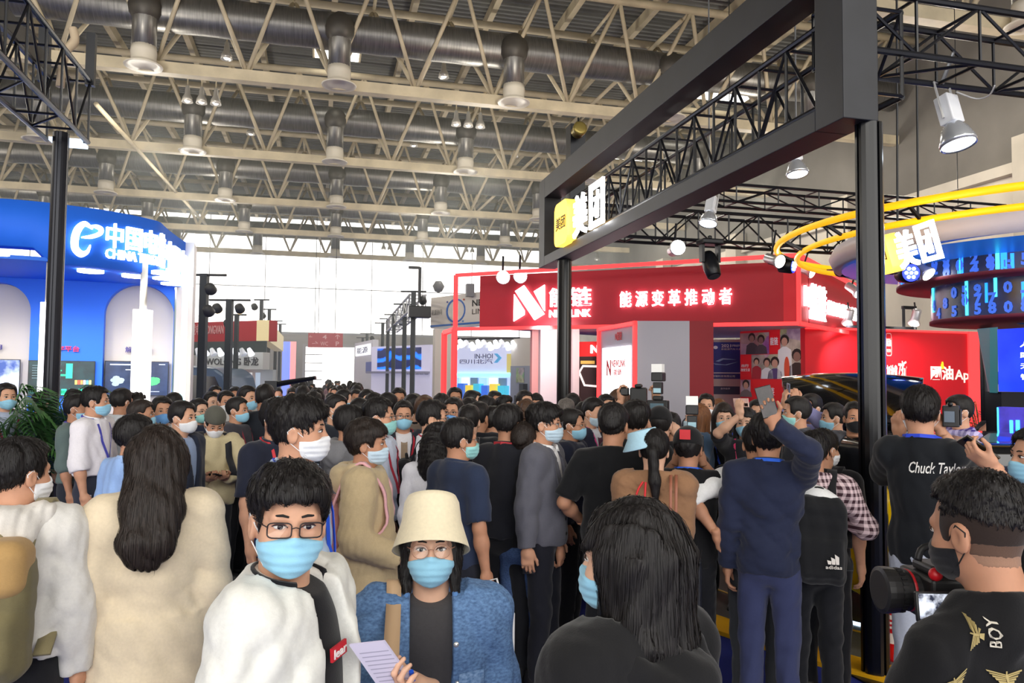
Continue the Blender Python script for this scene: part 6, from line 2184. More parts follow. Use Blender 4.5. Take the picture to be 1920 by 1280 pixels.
for i, (u, c) in enumerate(((.60, (250, 120, 30)), (.70, (250, 250, 250)), (.82, (190, 205, 225)))):
    local(t, MB().prism([B_(L * u, .2, -.3), B_(L * (u + .07), .2, -.3), B_(L * (u + .07), z0 - .1, -.3), B_(L * u, z0 - .1, -.3)], (0, .05, 0)).build('banner', mat(c, .6, emit=.4)))
for i in range(8):
    q = B_(L * (.1 + .11 * i), z1 + .1, .3)
    o = MB().tube([q, q + Vector((.1, -.1, -.2))], [.06, .1], 8).build('spot', mat((220, 224, 232), .4, emit=1.5 if i % 2 else .2)); local(t, o)
t = thing('bus', 'grey blue bus front with a rounded windscreen behind the left posts', 'bus', ground(375, 22), -YAW)
MB().prism([(-1.3, 0, .3), (.8, 0, .3), (.8, 0, 1.6), (.7, 0, 1.95), (.4, 0, 2.15), (-1.3, 0, 2.25)], (0, 2.5, 0)).build('shell', mat((86, 108, 136), .3, .2), t, bevel=.08)
MB().prism([(-1.2, -.02, 1.0), (.55, -.02, 1.0), (.57, -.02, 1.6), (.42, -.02, 1.9), (-1.2, -.02, 2.0)], (0, .03, 0)).build('windscreen', mat((60, 52, 50), .1), t)
MB().box((.8, -.3, 1.3), (1.0, -.15, 1.65)).build('mirror', BLACKM, t)
for sx in (-.9, .6): MB().lathe([(.2, -.12), (.42, -.12), (.45, 0), (.42, .12), (.2, .12)], 20, Matrix.Translation((sx, .5, .45)) @ Matrix.Rotation(R2(90), 4, 'Y')).build('tyre', mat((20, 20, 22), .8), t, True)
for i, (p0, p1, d, c, lab) in enumerate(((494, 508, 30, (250, 120, 120), 'lit red and white panel low under the far red booth'), (528, 541, 38, (120, 140, 240), 'bluish lit booth front near the far gate, left side'), (536, 552, 42, (250, 150, 150), 'small red lit box beside the far gate'))):
    t, tx, rc, pg = board('light_panel', lab, 'panel', p0, p1, d, d, 702 if i == 0 else 640, 745, mat(c, .5, emit=.8), .2, floorz=True)
# hanging direction banner before the gate
t, tx, rc, pg = board('hanging_sign', 'red hanging direction sign with arrows before the bright gate', 'sign', 576, 641, 47, 47, 624, 651, mat((204, 84, 96), .6), .08)
pk = mat((246, 200, 204), .6)
tx('←', .03, .6, .12, .85, pk, .01); tx('4', .42, .58, .54, .88, pk, .02); tx('↑', .78, .58, .92, .92, pk, .01); tx('→', .12, .12, .30, .42, pk, .01); tx('WC', .36, .12, .58, .4, pk, .01); tx('P', .8, .1, .9, .42, pk, .02)
a = P(590, 624, 47); b = P(628, 624, 47)
for q in (a, b): local(t, MB().tube([q, Vector((q.x, q.y, ZR + .05))], .02, 5).build('hanger', BLACKM))
# round white booth behind the red one
t, tx, rc, pg = board('exhibition_booth', 'white booth with a blue ring emblem behind the red frame tubes', 'booth', 806, 900, 26, 24, 552, 612, mat((228, 222, 214), .6), .5)
rc('blue_band', 0, .04, 1, .10, mat((50, 110, 190), .5), .02)
tx('NEV', .84, .58, 1.12, .78, mat((44, 44, 44), .6), .02); tx('LINK', .84, .34, 1.14, .50, mat((90, 80, 76), .6), .005); tx('能源协同', .02, .42, .24, .60, mat((150, 146, 140), .6), .01)
for i in range(24):
    a0, a1 = R2(15 * i - 120), R2(15 * i - 105)
    w0 = .03 + .02 * abs(math.sin(a0 / 2))
    pg('ring_emblem', [(.52 + r_ * .19 * math.cos(a_), .5 + r_ * .38 * math.sin(a_)) for r_, a_ in ((1, a0), (1, a1), (1 - w0 * 3, a1), (1 - w0 * 3, a0))], mat((60, 110, 190), .5), .02)
for a_, c in ((.8, (200, 90, 60)), (2.4, (90, 90, 160)), (4.4, (200, 80, 70)), (5.4, (90, 140, 200))):
    pg('dot', [(.52 + .23 * math.cos(a_) + .015 * math.cos(i), .5 + .45 * math.sin(a_) + .03 * math.sin(i)) for i in np.linspace(0, 6.28, 9)[:-1]], mat(c, .5), .02)
q = ground(816, 24.5)
local(t, MB().box((q.x - .02, q.y, 0), (q.x + .65, q.y + .5, P(816, 615, 24.5).z)).build('column', mat((232, 226, 214), .6)))
tag(MB().lathe([(.0, .0), (.12, .05), (.2, .22), (.1, .38)], 12, Matrix.Translation(P(822, 549, 25))).build('stage_lamp', mat((120, 122, 126), .5), None, True), 'grey lamp standing on the white round booth', 'lamp')
tag(MB().box((-.12, -.12, 0), (.12, .12, .4), Matrix.Translation(P(881, 556, 24.3))).build('stage_lamp', mat((110, 110, 116), .5)), 'small square lamp on top of the white booth, right', 'lamp')
# blue wave screen booth
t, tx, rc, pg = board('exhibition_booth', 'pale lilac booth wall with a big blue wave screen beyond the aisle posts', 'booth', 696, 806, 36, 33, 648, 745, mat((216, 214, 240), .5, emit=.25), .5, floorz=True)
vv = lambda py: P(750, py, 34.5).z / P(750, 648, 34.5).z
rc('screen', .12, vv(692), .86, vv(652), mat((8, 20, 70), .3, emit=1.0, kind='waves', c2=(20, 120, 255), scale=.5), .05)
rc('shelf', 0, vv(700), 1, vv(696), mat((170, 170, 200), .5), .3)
tx('新能源联盟', .62, vv(702), .98, vv(699), mat((90, 90, 120), .6), .003)
t, tx, rc, pg = board('exhibition_booth', 'narrow white booth gate edge beside the far right posts', 'booth', 664, 698, 46, 41, 640, 745, mat((226, 226, 234), .5), .3, floorz=True)
rc('sign', .1, .80, .9, .95, mat((250, 250, 255), .5, emit=.8), .05); tx('能源', .2, .83, .8, .92, mat((60, 70, 110), .5), .01, .06)
rc('blue_panel', .7, .55, 1.0, .7, mat((70, 90, 190), .5), .05)
# bright laboratory-like booth seen through the red frame
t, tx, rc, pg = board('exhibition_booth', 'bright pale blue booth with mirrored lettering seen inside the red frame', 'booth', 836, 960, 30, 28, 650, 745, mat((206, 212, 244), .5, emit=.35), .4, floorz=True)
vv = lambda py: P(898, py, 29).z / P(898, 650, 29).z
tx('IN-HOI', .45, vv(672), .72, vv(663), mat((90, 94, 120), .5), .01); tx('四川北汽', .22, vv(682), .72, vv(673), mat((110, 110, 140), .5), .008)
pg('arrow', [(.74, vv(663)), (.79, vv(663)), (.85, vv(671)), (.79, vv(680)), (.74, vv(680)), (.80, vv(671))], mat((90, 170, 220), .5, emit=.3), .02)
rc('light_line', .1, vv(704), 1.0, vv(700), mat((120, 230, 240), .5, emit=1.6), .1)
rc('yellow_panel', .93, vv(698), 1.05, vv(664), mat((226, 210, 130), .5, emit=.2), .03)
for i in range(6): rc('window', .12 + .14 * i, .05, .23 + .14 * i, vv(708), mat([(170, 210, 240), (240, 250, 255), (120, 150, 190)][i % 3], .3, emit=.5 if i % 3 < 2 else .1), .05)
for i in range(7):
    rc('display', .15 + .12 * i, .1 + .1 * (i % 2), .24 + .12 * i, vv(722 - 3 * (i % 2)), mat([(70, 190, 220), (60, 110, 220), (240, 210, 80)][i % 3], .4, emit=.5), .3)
pale = thing('ceiling_rail', 'rail of small white stage lamps above the pale blue booth', 'lamp rail', P(880, 640, 26))
for i in range(12):
    q = P(840 + 11 * i, 640 + 3 * math.sin(i * 2), 26); 
    local(pale, MB().tube([q, q + Vector((.05, -.15, -.2))], [.07, .11], 8).build('spot', mat((236, 240, 250), .4, emit=2.5 if i % 3 else .2)))
local(pale, MB().bar(P(832, 636, 26), P(975, 634, 26), .08).build('rail', BLACKM))
t, tx, rc, pg = board('exhibition_booth', 'grey booth side with dark shelves right of the pale blue booth', 'booth', 958, 1000, 26, 25, 634, 745, mat((206, 200, 190), .6), .3, floorz=True)
rc('grey_panel', .0, .0, 1, .72, mat((150, 158, 176), .5), .02)
for i in range(3): rc('shelf_unit', .15 + .22 * i, .05, .33 + .22 * i, .3 + .12 * i, mat((70, 76, 84), .5), .2)
rc('picture', .28, .55, .62, .70, mat((90, 110, 100), .5, kind='photo', c2=(160, 170, 160), scale=4), .04)

q = P(512, 721, 12.0)
t = thing('camera_crane', 'long dark camera boom reaching right towards the bright gate', 'camera crane', (q.x, q.y, 0))
MB().tube([P(505, 722, 12.0) - Vector((q.x, q.y, 0)), P(592, 708, 11.8) - Vector((q.x, q.y, 0))], [.05, .03], 8).build('boom', BLACKM, t)
MB().tube([(0, 0, 0), (0, 0, q.z)], .03, 8).build('stand', BLACKM, t)
MB().box((-.12, -.1, q.z - .08), (.06, .1, q.z + .06)).build('head', BLACKM, t)
# ------------------------------------------------------------------ the crowd
BK = (24, 25, 30); NAVY = (30, 36, 58); WHT = (232, 232, 236)
# --- foreground
a = person('man in black rectangular glasses, blue mask and white bomber jacket, looking at the camera', 553, 865, 1.80, 62, head=8, lv=0, hair='fringe', glasses=(34, 22, 22),
           top='jacket', tc=(226, 226, 220), inner=(24, 24, 27), collar=(22, 23, 28), skin=0, tilt=-3)
pt = []
a.decal('print_patch', mat((200, 26, 44), .6), [[(-.052, 1.18), (.060, 1.18), (.060, 1.235), (-.052, 1.235)]], 1) if False else None
a_in = [c for c in a.root.children if c.name.startswith('inner_shirt')][0]
s = a.s
MB().prism([Vector(q) * s for q in ((-.03, .122, 1.295), (.045, .122, 1.295), (.045, .120, 1.325), (-.03, .120, 1.325))][::-1], (0, .006, 0)).build('print_patch', mat((204, 28, 46), .6), a.root)
fit_text('lettering', 'lear', mat((250, 244, 244), .6), Vector((.040, .1285, 1.300)) * s, (-1, 0, 0), (0, 0, 1), .065 * s, .021 * s, .002, .01, a.root)

b = person('woman in cream bucket hat, round glasses and blue denim jacket, facing the camera', 810, 950, 2.22, 2, head=0, pitch=8, lv=0, hair='tuftbob', hat='bucket', hatc=(236, 224, 194),
           glasses=(168, 122, 100), top='denim', tc=(76, 108, 154), inner=(70, 68, 70), collar=(92, 134, 190), skin=3,
           R=('at', 800, 1290, 1.86, (.6, .5, .3), (-.2, .2, 1), 'hold', (1, -.5, -.8)), L='down')
w, fd, pn = b.hand('R')
q = P(728, 1262, 1.80)
t = thing('paper_sheets', 'white printed paper sheets held by the woman in the bucket hat', 'paper', q)
c00, c10, c11, c01 = (P(*v) - q for v in ((742, 1330, 1.84), (808, 1322, 1.86), (722, 1201, 1.76), (657, 1208, 1.74)))
nn = (c10 - c00).cross(c01 - c00).normalized()
for i in range(3):
    o_ = nn * (.0016 * (2 - i)) + (c10 - c00) * (.02 * i)
    MB().prism([c00 - o_, c10 - o_, c11 - o_, c01 - o_], nn * .0006).build('sheet', mat((214, 208, 230), .7), t)
for i in range(14):
    u0, u1 = .08 + .06 * i, .095 + .06 * i
    L_c = lambda u, v: c00.lerp(c01, u) * (1 - v) + c10.lerp(c11, u) * v + nn * .0012
    MB().add([L_c(u0, .08), L_c(u0, .92), L_c(u1, .92), L_c(u1, .08)], [(0, 1, 2, 3)]).build('text_line', mat((172, 168, 192), .7), t)
qp = P(774, 1262, 1.82)
tp_ = thing('pen', 'blue pen in the hand of the woman in the bucket hat', 'pen', qp)
MB().tube([P(778, 1290, 1.84) - qp, P(771, 1258, 1.81) - qp], .006, 8).build('barrel', mat((30, 90, 220), .4), tp_)
t = b.item('shoulder_bag', 'tan bag strap over the shoulder of the woman in the denim jacket', 'bag', (.25, -.1, .9))
off = Vector((.25, -.1, .9))
pts = []
for x, z in ((.118, 1.40), (.122, 1.30), (.128, 1.2), (.135, 1.08), (.15, .96)):
    pts.append(Vector((x, max((b.f.surf(1, 1, x + dx, z + dz) or .12) for dx in (-.03, 0, .03) for dz in (-.04, 0, .04)) + .014, z)))
tp = b.f.surf(2, 1, .118, 0.0) or 1.47
pts = [Vector((.122, -.13, 1.34)), Vector((.12, -.07, 1.43)), Vector((.118, -.0, tp + .012 if tp < 1.6 else 1.48)), Vector((.117, .06, 1.455))] + pts
ribbon([(q - off) * b.s for q in smooth_path(pts)], (1, 0, 0), .046 * b.s, .006).build('strap', mat((206, 172, 136), .6), t, True)
MB().box((-.02, -.12, -.28), (.07, .18, .04)).build('bag_body', mat((196, 160, 124), .6), t, bevel=.02)
for i, z in enumerate((1.34, 1.22, 1.10, .98)):
    MB().ell((-.062, 0, z), (.009, .005, .009), 10).build('button', mat((230, 230, 226), .3, .6), b.root) if False else None
    x = -.075 - .006 * i
    y = b.f.surf(1, 1, x, z)
    if y: MB().ell(Vector((x, y + .003, z)) * b.s, (.008, .005, .008), 10).build('button', mat((232, 232, 228), .25, .7), b.root)
for sg in (-1, 1):
    y = b.f.surf(1, 1, sg * .12, 1.22) or .13
    zz = 1.25
    b.decal('chest_pocket', mat((86, 128, 182), .85, kind='denim', c2=(150, 182, 220)), [[(sg * .085, zz), (sg * .165, zz), (sg * .165, zz - .10), (sg * .125, zz - .125), (sg * .085, zz - .10)][::sg]], 1)
MB().prism([Vector(q) * b.s for q in ((-.05, .132, 1.03), (.045, .132, 1.02), (.05, .132, 1.10), (.02, .132, 1.16), (-.03, .132, 1.17), (-.06, .132, 1.12))][::-1], (0, .006, 0)).build('print_patch', mat((236, 236, 238), .7), b.root)

c = person('woman with shoulder length black hair and black hooded sweatshirt, head turned left, largest head', 1180, 938, 1.68, -128, head=-111, lv=0, hair='bob', top='hoodie', hood=(22, 22, 24), tc=(22, 22, 24), skin=3, fat=.01, hairscale=.95, hood_dz=-.06)

d_ = person('man with clipped black hair, black mask and black shirt with gold eagle prints', 1846, 879, 1.74, -142, head=-122, off_=.008, slope=.06, narrow=.84, pitch=-8, lv=0, hair='buzz', mask='black', top='tee', tc=(18, 18, 20), skin=2, fat=.0,
            R='clasp', L='clasp')
gold = mat((168, 150, 96), .6)
def eagle(p, cx, cz, k, rot, sign=-1):
    """A flat spread-winged bird print."""
    ca, sa = math.cos(R2(rot)), math.sin(R2(rot))
    def T(q): return [(cx + k * (x * ca - z * sa), cz + k * (x * sa + z * ca)) for x, z in q]
    shapes = [[(-.08, .0), (.08, .0), (.06, -.35), (-.06, -.35)], [(-.05, .0), (.05, .0), (.04, .16), (-.04, .16)], [(-.12, -.35), (.12, -.35), (.2, -.62), (-.2, -.62)]]
    for i in range(5):
        for sg in (-1, 1):
            z0 = .02 - .075 * i; ln = 1.0 - .14 * i
            q = [(sg * .07, z0), (sg * ln, z0 + .16 - .04 * i), (sg * (ln - .04), z0 + .10 - .05 * i), (sg * .07, z0 - .055)]
            shapes.append(q if sg > 0 else q[::-1])
    p.decal('eagle_print', gold, [T(q)[::-1] for q in shapes], sign)
for cx, cz, k, r in ((-.115, 1.395, .036, 80), (-.045, 1.315, .046, 0), (.07, 1.345, .046, -40), (-.17, 1.30, .04, 30), (.12, 1.26, .05, 10), (-.02, 1.2, .05, -20), (-.13, 1.18, .05, 20), (.1, 1.1, .05, 0), (-.06, 1.05, .05, 15)):
    eagle(d_, cx, cz, k, r)
for x, z, vt in ((-.060, 1.372, True), (-.075, 1.262, False), (.035, 1.29, False), (.06, 1.17, False)):
    d_.text_back('lettering', 'BOY', mat((206, 200, 186), .6), x, z, .058, .024, .006, vert=vt)

e = person('woman with very long straight dark brown hair seen from behind, cream coat', 296, 800, 3.0, 184, head=178, lv=0, hair='long', hc='dark', mask=None, top='coat', tc=(222, 206, 178), bc=(110, 112, 120), skin=3, L='down', R='down')

g = person('man in white hooded sweatshirt seen from behind with tan backpack, at the left edge', 34, 818, 2.78, 160, head=122, hem=.95, off_=.032, lv=0, hair='short', mask='white', top='hoodie', hood=(214, 210, 204), tc=(214, 212, 208), skin=1, R='down')
backpack(g, 'olive canvas backpack with tan flap on the man in the white hooded sweatshirt', (112, 104, 74), (.14, .08, .22), 1.14, strapc=(134, 124, 92), flap=(176, 142, 92))

# --- second row
p = person('woman with cropped brown hair in khaki trench coat and blue mask, facing right', 690, 785, 4.15, 82, head=80, lv=0, hair='bowl', hc='dark', mask='pale', top='trench', tc=(190, 170, 134), hood=(192, 172, 136), bc=(20, 20, 24), skin=2, R=((.18, .20, 1.02), (-.3, .9, -.2), (-1, 0, 0), 'relax', (.5, -1, -.3)), L='hip')
backpack(p, 'pink backpack on the woman in the khaki trench coat', (222, 170, 176), (.13, .08, .20), 1.10)
p = person('tall man with bushy black hair, white mask and light blue shirt, in profile', 563, 741, 3.15, 78, head=78, lv=0, hair='fringe', mask='white', top='shirt', tc=(176, 196, 222), collar=(186, 204, 228), lanyard=(40, 90, 220), skin=1)
p = person('man in white shirt with rolled sleeves holding a water bottle by the palm', 180, 722, 6.7, 60, head=75, lv=1, hair='short', top='rolled', tc=(238, 234, 240), bc=(52, 56, 70), collar=(240, 238, 242), lanyard=(70, 70, 170), hem=1.0, L='fist', R='fist', skin=1)
w, fd, pn = p.hand('R')
t = p.item('water_bottle', 'clear water bottle held by the man in the white shirt', 'bottle', w + Vector((-.03, .03, -.13)))
MB().lathe([(.028, -.12), (.032, -.11), (.032, -.03), (.029, .0), (.032, .03), (.030, .06), (.012, .09), (.012, .11)], 16).build('bottle_body', mat((210, 220, 236), .08, alpha=.45), t, True)
MB().lathe([(.014, .11), (.014, .13)], 12).build('cap', mat((230, 230, 240), .4), t)
MB().lathe([(.0325, -.07), (.0325, .02)], 16, caps=False).build('label', mat((110, 100, 190), .5), t)
person('man in grey green shirt with purple lanyard, half behind the man in the white shirt', 146, 738, 6.95, 66, head=70, hair='short', top='rolled', tc=(96, 112, 110), lanyard=(90, 80, 180), L='fist', R='fist', skin=2, mask='blue', bc=(40, 44, 54))
person('man in light blue shirt seen from behind right, next to the long-haired woman', 244, 776, 4.4, 125, head=100, hair='short', top='shirt', tc=(150, 182, 232), collar=(160, 190, 236), lean=.06, bc=(36, 38, 50), skin=1, R='hip')
person('man with white mask and wireless earphones in dark blazer over blue shirt', 343, 750, 5.9, 55, head=58, hair='short', mask='white', top='suit', tc=(40, 46, 62), inner=(150, 170, 206), skin=0)
p = person('man in cream sweater and grey flat cap looking down at his phone, white mask', 402, 760, 6.6, 8, head=10, pitch=-28, hair='tuft', hat='beanie', hatc=(92, 92, 84), mask='white', top='jacket', tc=(210, 196, 158), bc=(44, 46, 54), R='text', L='text', skin=1)
phone(p, 'R', 'dark phone held by the man in the cream sweater')
backpack(p, 'dark backpack worn by the man in the cream sweater', (40, 42, 48))
person('man with blue mask and greyish checked jacket with maroon lanyard, facing right', 446, 743, 7.4, 60, head=62, hair='short', top='jacket', tc=(64, 62, 70), lanyard=(120, 40, 54), skin=1)
person('man with bright blue mask facing forward beside the man with earphones', 305, 742, 6.9, 20, head=14, hair='short', mask='deep', top='shirt', tc=(210, 206, 204), collar=(216, 212, 210), skin=1)
person('man with brown tinted hair facing right behind the long-haired woman', 266, 748, 6.6, 70, head=78, hair='short', hc='dark', top='shirt', tc=(214, 216, 222), skin=2)
person('dark haired man in white shirt and black vest behind the white light column', 229, 727, 7.6, 140, head=130, hair='short', top='shirt', tc=(206, 210, 216), skin=2)
person('man with dark hair seen from behind by the left light column', 252, 737, 7.8, 120, head=115, hair='spiky', top='jacket', tc=(46, 50, 66))
person('bare faced man in dark jacket below the green dashboard screen', 140, 728, 8.6, 40, head=30, hair='short', mask=None, top='jacket', tc=(40, 60, 110), skin=0)
person('man in blue patterned shirt with pink lanyard and blue mask at the far left', 12, 717, 7.6, 15, head=20, hair='short', top='shirt', tc=(180, 190, 214), lanyard=(190, 60, 90), skin=0)
person('dark haired visitor hidden by the palm and the dark post', 78, 733, 8.9, 150, hair='short', top='tee', tc=BK)
person('man in navy polo shirt with white cuffs and blue mask, behind the bushy haired man', 520, 745, 4.9, 40, head=50, hair='short', top='polo', tc=(32, 36, 52), collar=(34, 38, 54), lanyard=(200, 50, 60), bc=(60, 82, 130), skin=1, R='fist', L='down')
person('man in dark navy jacket with glasses and teal mask behind the cream sweater', 373, 746, 7.6, 35, head=38, hair='short', mask='teal', glasses=(30, 30, 30), top='jacket', tc=(38, 44, 66))
person('man with white mask in white shirt in the left crowd', 424, 731, 8.6, 10, head=14, hair='short', mask='white', top='shirt', tc=(206, 196, 190), skin=1)
person('man with blue mask and pale hooded top behind the maroon lanyard', 464, 722, 8.2, 35, head=45, hair='short', top='hoodie', hood=(206, 204, 200), tc=(208, 206, 202), skin=0)
person('visitor in black seen from behind left of the bright gate', 497, 719, 7.6, 170, head=165, hair='short', top='suit', tc=(30, 34, 42), mask=None)
person('man in grey hooded jacket seen from behind right, left of the trench coat', 657, 757, 5.2, 120, head=110, hair='short', top='jacket', hood=(118, 118, 122), tc=(112, 112, 116), skin=2)
person('man with teal mask and dark jacket with blue lanyard beside the white mask', 631, 738, 6.6, 50, head=50, hair='short', mask='teal', top='jacket', tc=(40, 44, 54), lanyard=(120, 150, 210), skin=0)
person('man with wire glasses, teal mask and red lanyard behind the khaki trench coat', 712, 744, 5.3, 72, head=76, hair='short', mask='teal', glasses=(60, 56, 56), top='shirt', tc=(200, 208, 228), lanyard=(170, 40, 60), skin=1, bc=(40, 44, 56))
p = person('man in dark suit with tan tie, red lanyard and blue mask facing the camera', 757, 750, 6.6, 6, head=4, hair='part', glasses=(60, 56, 56), top='suit', tc=(40, 42, 52), inner=(226, 224, 230), tie=(150, 130, 110), lanyard=(190, 40, 60), skin=1)
p = person('man in white shirt and black framed glasses facing right with a black shoulder strap', 812, 749, 5.5, 85, head=88, hair='short', mask=None, glasses=(24, 24, 26), top='shirt', tc=(226, 226, 232), collar=(230, 230, 236), lanyard=(180, 50, 70), skin=0)
backpack(p, 'black shoulder bag of the man in white shirt with black glasses', (26, 27, 32), (.13, .07, .18), 1.12, straps=(1,))
p = person('woman with wavy black hair in white blouse and grey trousers seen from behind', 824, 793, 4.9, 165, head=160, hair='wavy', mask=None, top='short_top', tc=(222, 222, 230), bc=(160, 160, 170), skin=3)
p = person('man in navy short sleeved shirt and teal mask seen from behind right', 862, 781, 4.45, 130, head=108, hair='short', mask='teal', glasses=(70, 66, 66), top='tee', tc=(40, 50, 74), collar=(42, 52, 76), bc=(30, 32, 42), skin=2, fat=.015)
t = p.item('tote_bag', 'white paper carrier bag held by the man in the navy short sleeved shirt', 'bag', (.24, .04, .46))
MB().box((-.05, -.15, -.16), (.05, .15, .16)).build('bag_body', mat((226, 226, 226), .7), t, bevel=.01)
for dx in (-.05, .05): MB().tube([(dx, -.08, .16), (dx * .4, -.03, .36), (dx * .4, .03, .36), (dx, .08, .16)], .006, 6).build('handle', mat((230, 230, 230), .7), t)
person('man with blue mask and glasses between the white shirts, facing left', 850, 744, 6.9, -30, head=-20, hair='short', mask='deep', glasses=(40, 40, 44), top='jacket', tc=(40, 44, 58), skin=1)
person('black haired visitor seen from behind just left of the navy short sleeved man', 880, 757, 5.9, 170, hair='short', top='jacket', tc=(24, 26, 32), mask=None)
p = person('man in black polo with red collar edge seen from behind, left of the grey suit', 954, 755, 5.0, 152, head=140, hair='short', mask=None, top='polo', tc=(30, 31, 38), collar=(30, 31, 38), lanyard=(170, 40, 50), bc=(24, 25, 30), fat=.025, R='fist', L='down', skin=2)
p = person('balding man in black polo and blue jeans directly behind the grey suit', 984, 790, 4.95, 160, head=150, hair='short', hc='dark', mask=None, top='polo', tc=(22, 22, 26), lanyard=(190, 40, 60), bc=(70, 96, 140), bmat=mat((54, 78, 122), .85, kind='denim', c2=(76, 102, 148)), skin=2, R='fist')
p = person('man in grey suit jacket, white shirt and pale blue mask facing right, phone in hand', 1022, 754, 4.95, 72, head=78, lv=0, hair='fringe', mask='pale', glasses=(90, 90, 96), top='suit', tc=(92, 92, 102), inner=(238, 238, 240), collar=(238, 238, 240), bc=(26, 27, 36), R='back', L='down', skin=1, hem=.86)
phone(p, 'R', 'phone in the lowered hand of the man in the grey suit', along=.08, out=.035)
for z in (1.02, .93):
    y = p.f.surf(1, 1, -.03, z) or .15
    MB().ell(Vector((.012, (p.f.surf(1, 1, .012, z) or .15) + .003, z)) * p.s, (.011, .005, .011), 10).build('button', mat((24, 24, 28), .4), p.root)
lap = mat((80, 80, 90), .85, kind='cloth')
for sg in (-1, 1):
    pts = []
    for x, z in ((.075, 1.45), (.088, 1.40), (.10, 1.33), (.085, 1.26), (.055, 1.17), (.02, 1.07)):
        y = p.f.surf(1, 1, sg * x, z)
        pts.append(Vector((sg * x, (y or .12) + .005, z)) * p.s)
    ribbon(pts, (1, 0, 0), .045, .007).build('lapel', lap, p.root)
person('man in navy suit with glasses and blue mask, just right of the grey suit', 1072, 764, 5.9, 76, head=78, hair='short', glasses=(120, 100, 80), top='jacket', tc=(30, 34, 52), collar=(32, 36, 54), skin=2)
person('man in dark suit, patterned tie and pink lanyard with pale mask, eyes lowered', 1110, 743, 6.9, 50, head=55, pitch=-10, hair='short', mask='pale', top='suit', tc=(36, 38, 56), inner=(220, 222, 230), tie=(80, 40, 60), lanyard=(200, 60, 130), skin=0)
person('man with thinning hair and deep blue mask behind the man with lowered eyes', 1136, 738, 7.6, 20, head=30, hair='short', mask='deep', glasses=(90, 84, 80), top='suit', tc=(50, 50, 62), inner=(220, 200, 206), skin=0)
person('woman with brown hair and teal mask facing left before the lit white panel', 1158, 730, 8.4, -75, head=-70, hair='loose', hc='brown', mask='teal', top='jacket', tc=(60, 56, 58), skin=3)
p = person('broad man in black shirt seen from behind with bare forearm, left of the brown jacket', 1150, 754, 4.7, 172, head=165, hair='short', mask=None, top='tee', tc=(18, 19, 22), fat=.03, L='hip', R='phone', skin=2)
person('man with headband strap and bushy black hair seen from behind, beside the broad man', 1192, 750, 5.2, 178, head=170, hair='fringe', mask=None, top='tee', tc=(20, 21, 24), fat=.03, R='cam', L='cam', skin=1)
p = person('woman with low ponytail and light blue cap in tan brown jacket seen from behind', 1226, 800, 4.35, 178, head=176, lv=0, hair='pony', mask=None, hat=None, top='jacket', tc=(142, 106, 78), bc=(26, 28, 34), skin=3, R=((.06, .22, 1.08), (-.4, .8, .2), (-.3, 0, 1), 'hold', (.35, -1, -.4)), L=((.06, .22, 1.08), (-.4, .8, .2), (-.3, 0, 1), 'hold', (.35, -1, -.4)), off_=.026)
mb = MB()
mb.lathe([(.085, .20), (.097, .165), (.142, .105), (.139, .100), (.10, .150)], 32, Matrix.Translation((-.02, .015, .03)) @ Matrix.Rotation(R2(-16), 4, 'Y'), caps=False)
mb.v = [tuple(p.HM @ Vector(q)) for q in mb.v]; mb.build('sun_visor', mat((170, 208, 226), .8, kind='cloth'), p.root, True)
MB().tube(smooth_path([Vector(q) * p.s for q in ((-.055, -.16, 1.43), (-.085, -.178, 1.38), (-.10, -.186, 1.30), (-.085, -.19, 1.235), (-.06, -.19, 1.25), (-.045, -.186, 1.34), (-.04, -.17, 1.43))]), .006, 6).build('hair_ribbon', mat((196, 22, 30), .6), p.root)
t = p.item('shoulder_bag', 'black handbag on two leather straps over the brown jacket', 'bag', (.10, -.20, .98))
for dx in (0, .03):
    ribbon([Vector(q) * p.s for q in smooth_path([(dx, .20, .49), (dx, .10, .475), (dx, .03, .42), (dx, .0, .25), (dx + .005, -.01, .05)])], (1, 0, 0), .016, .006).build('strap', mat((150, 92, 70), .5), t, True)
MB().box((-.14, -.07, -.28), (.16, .05, .06)).build('bag_body', mat((20, 22, 28), .4), t, bevel=.03)
p = person('photographer in black cap with red patch and blue lanyard, seen from behind', 1290, 800, 4.6, 178, head=172, lv=0, hair='tuft', mask=None, hat='cap', hatc=(24, 24, 26), top='tee', tc=(20, 20, 23), lanyard=(36, 96, 220), R='cam', L='cam', skin=2)
mb = MB().box((-.035, -.131, .175), (.03, -.12, .235)); mb.v = [tuple(p.HM @ Vector(q)) for q in mb.v]; mb.build('cap_patch', mat((200, 40, 50), .6), p.root)
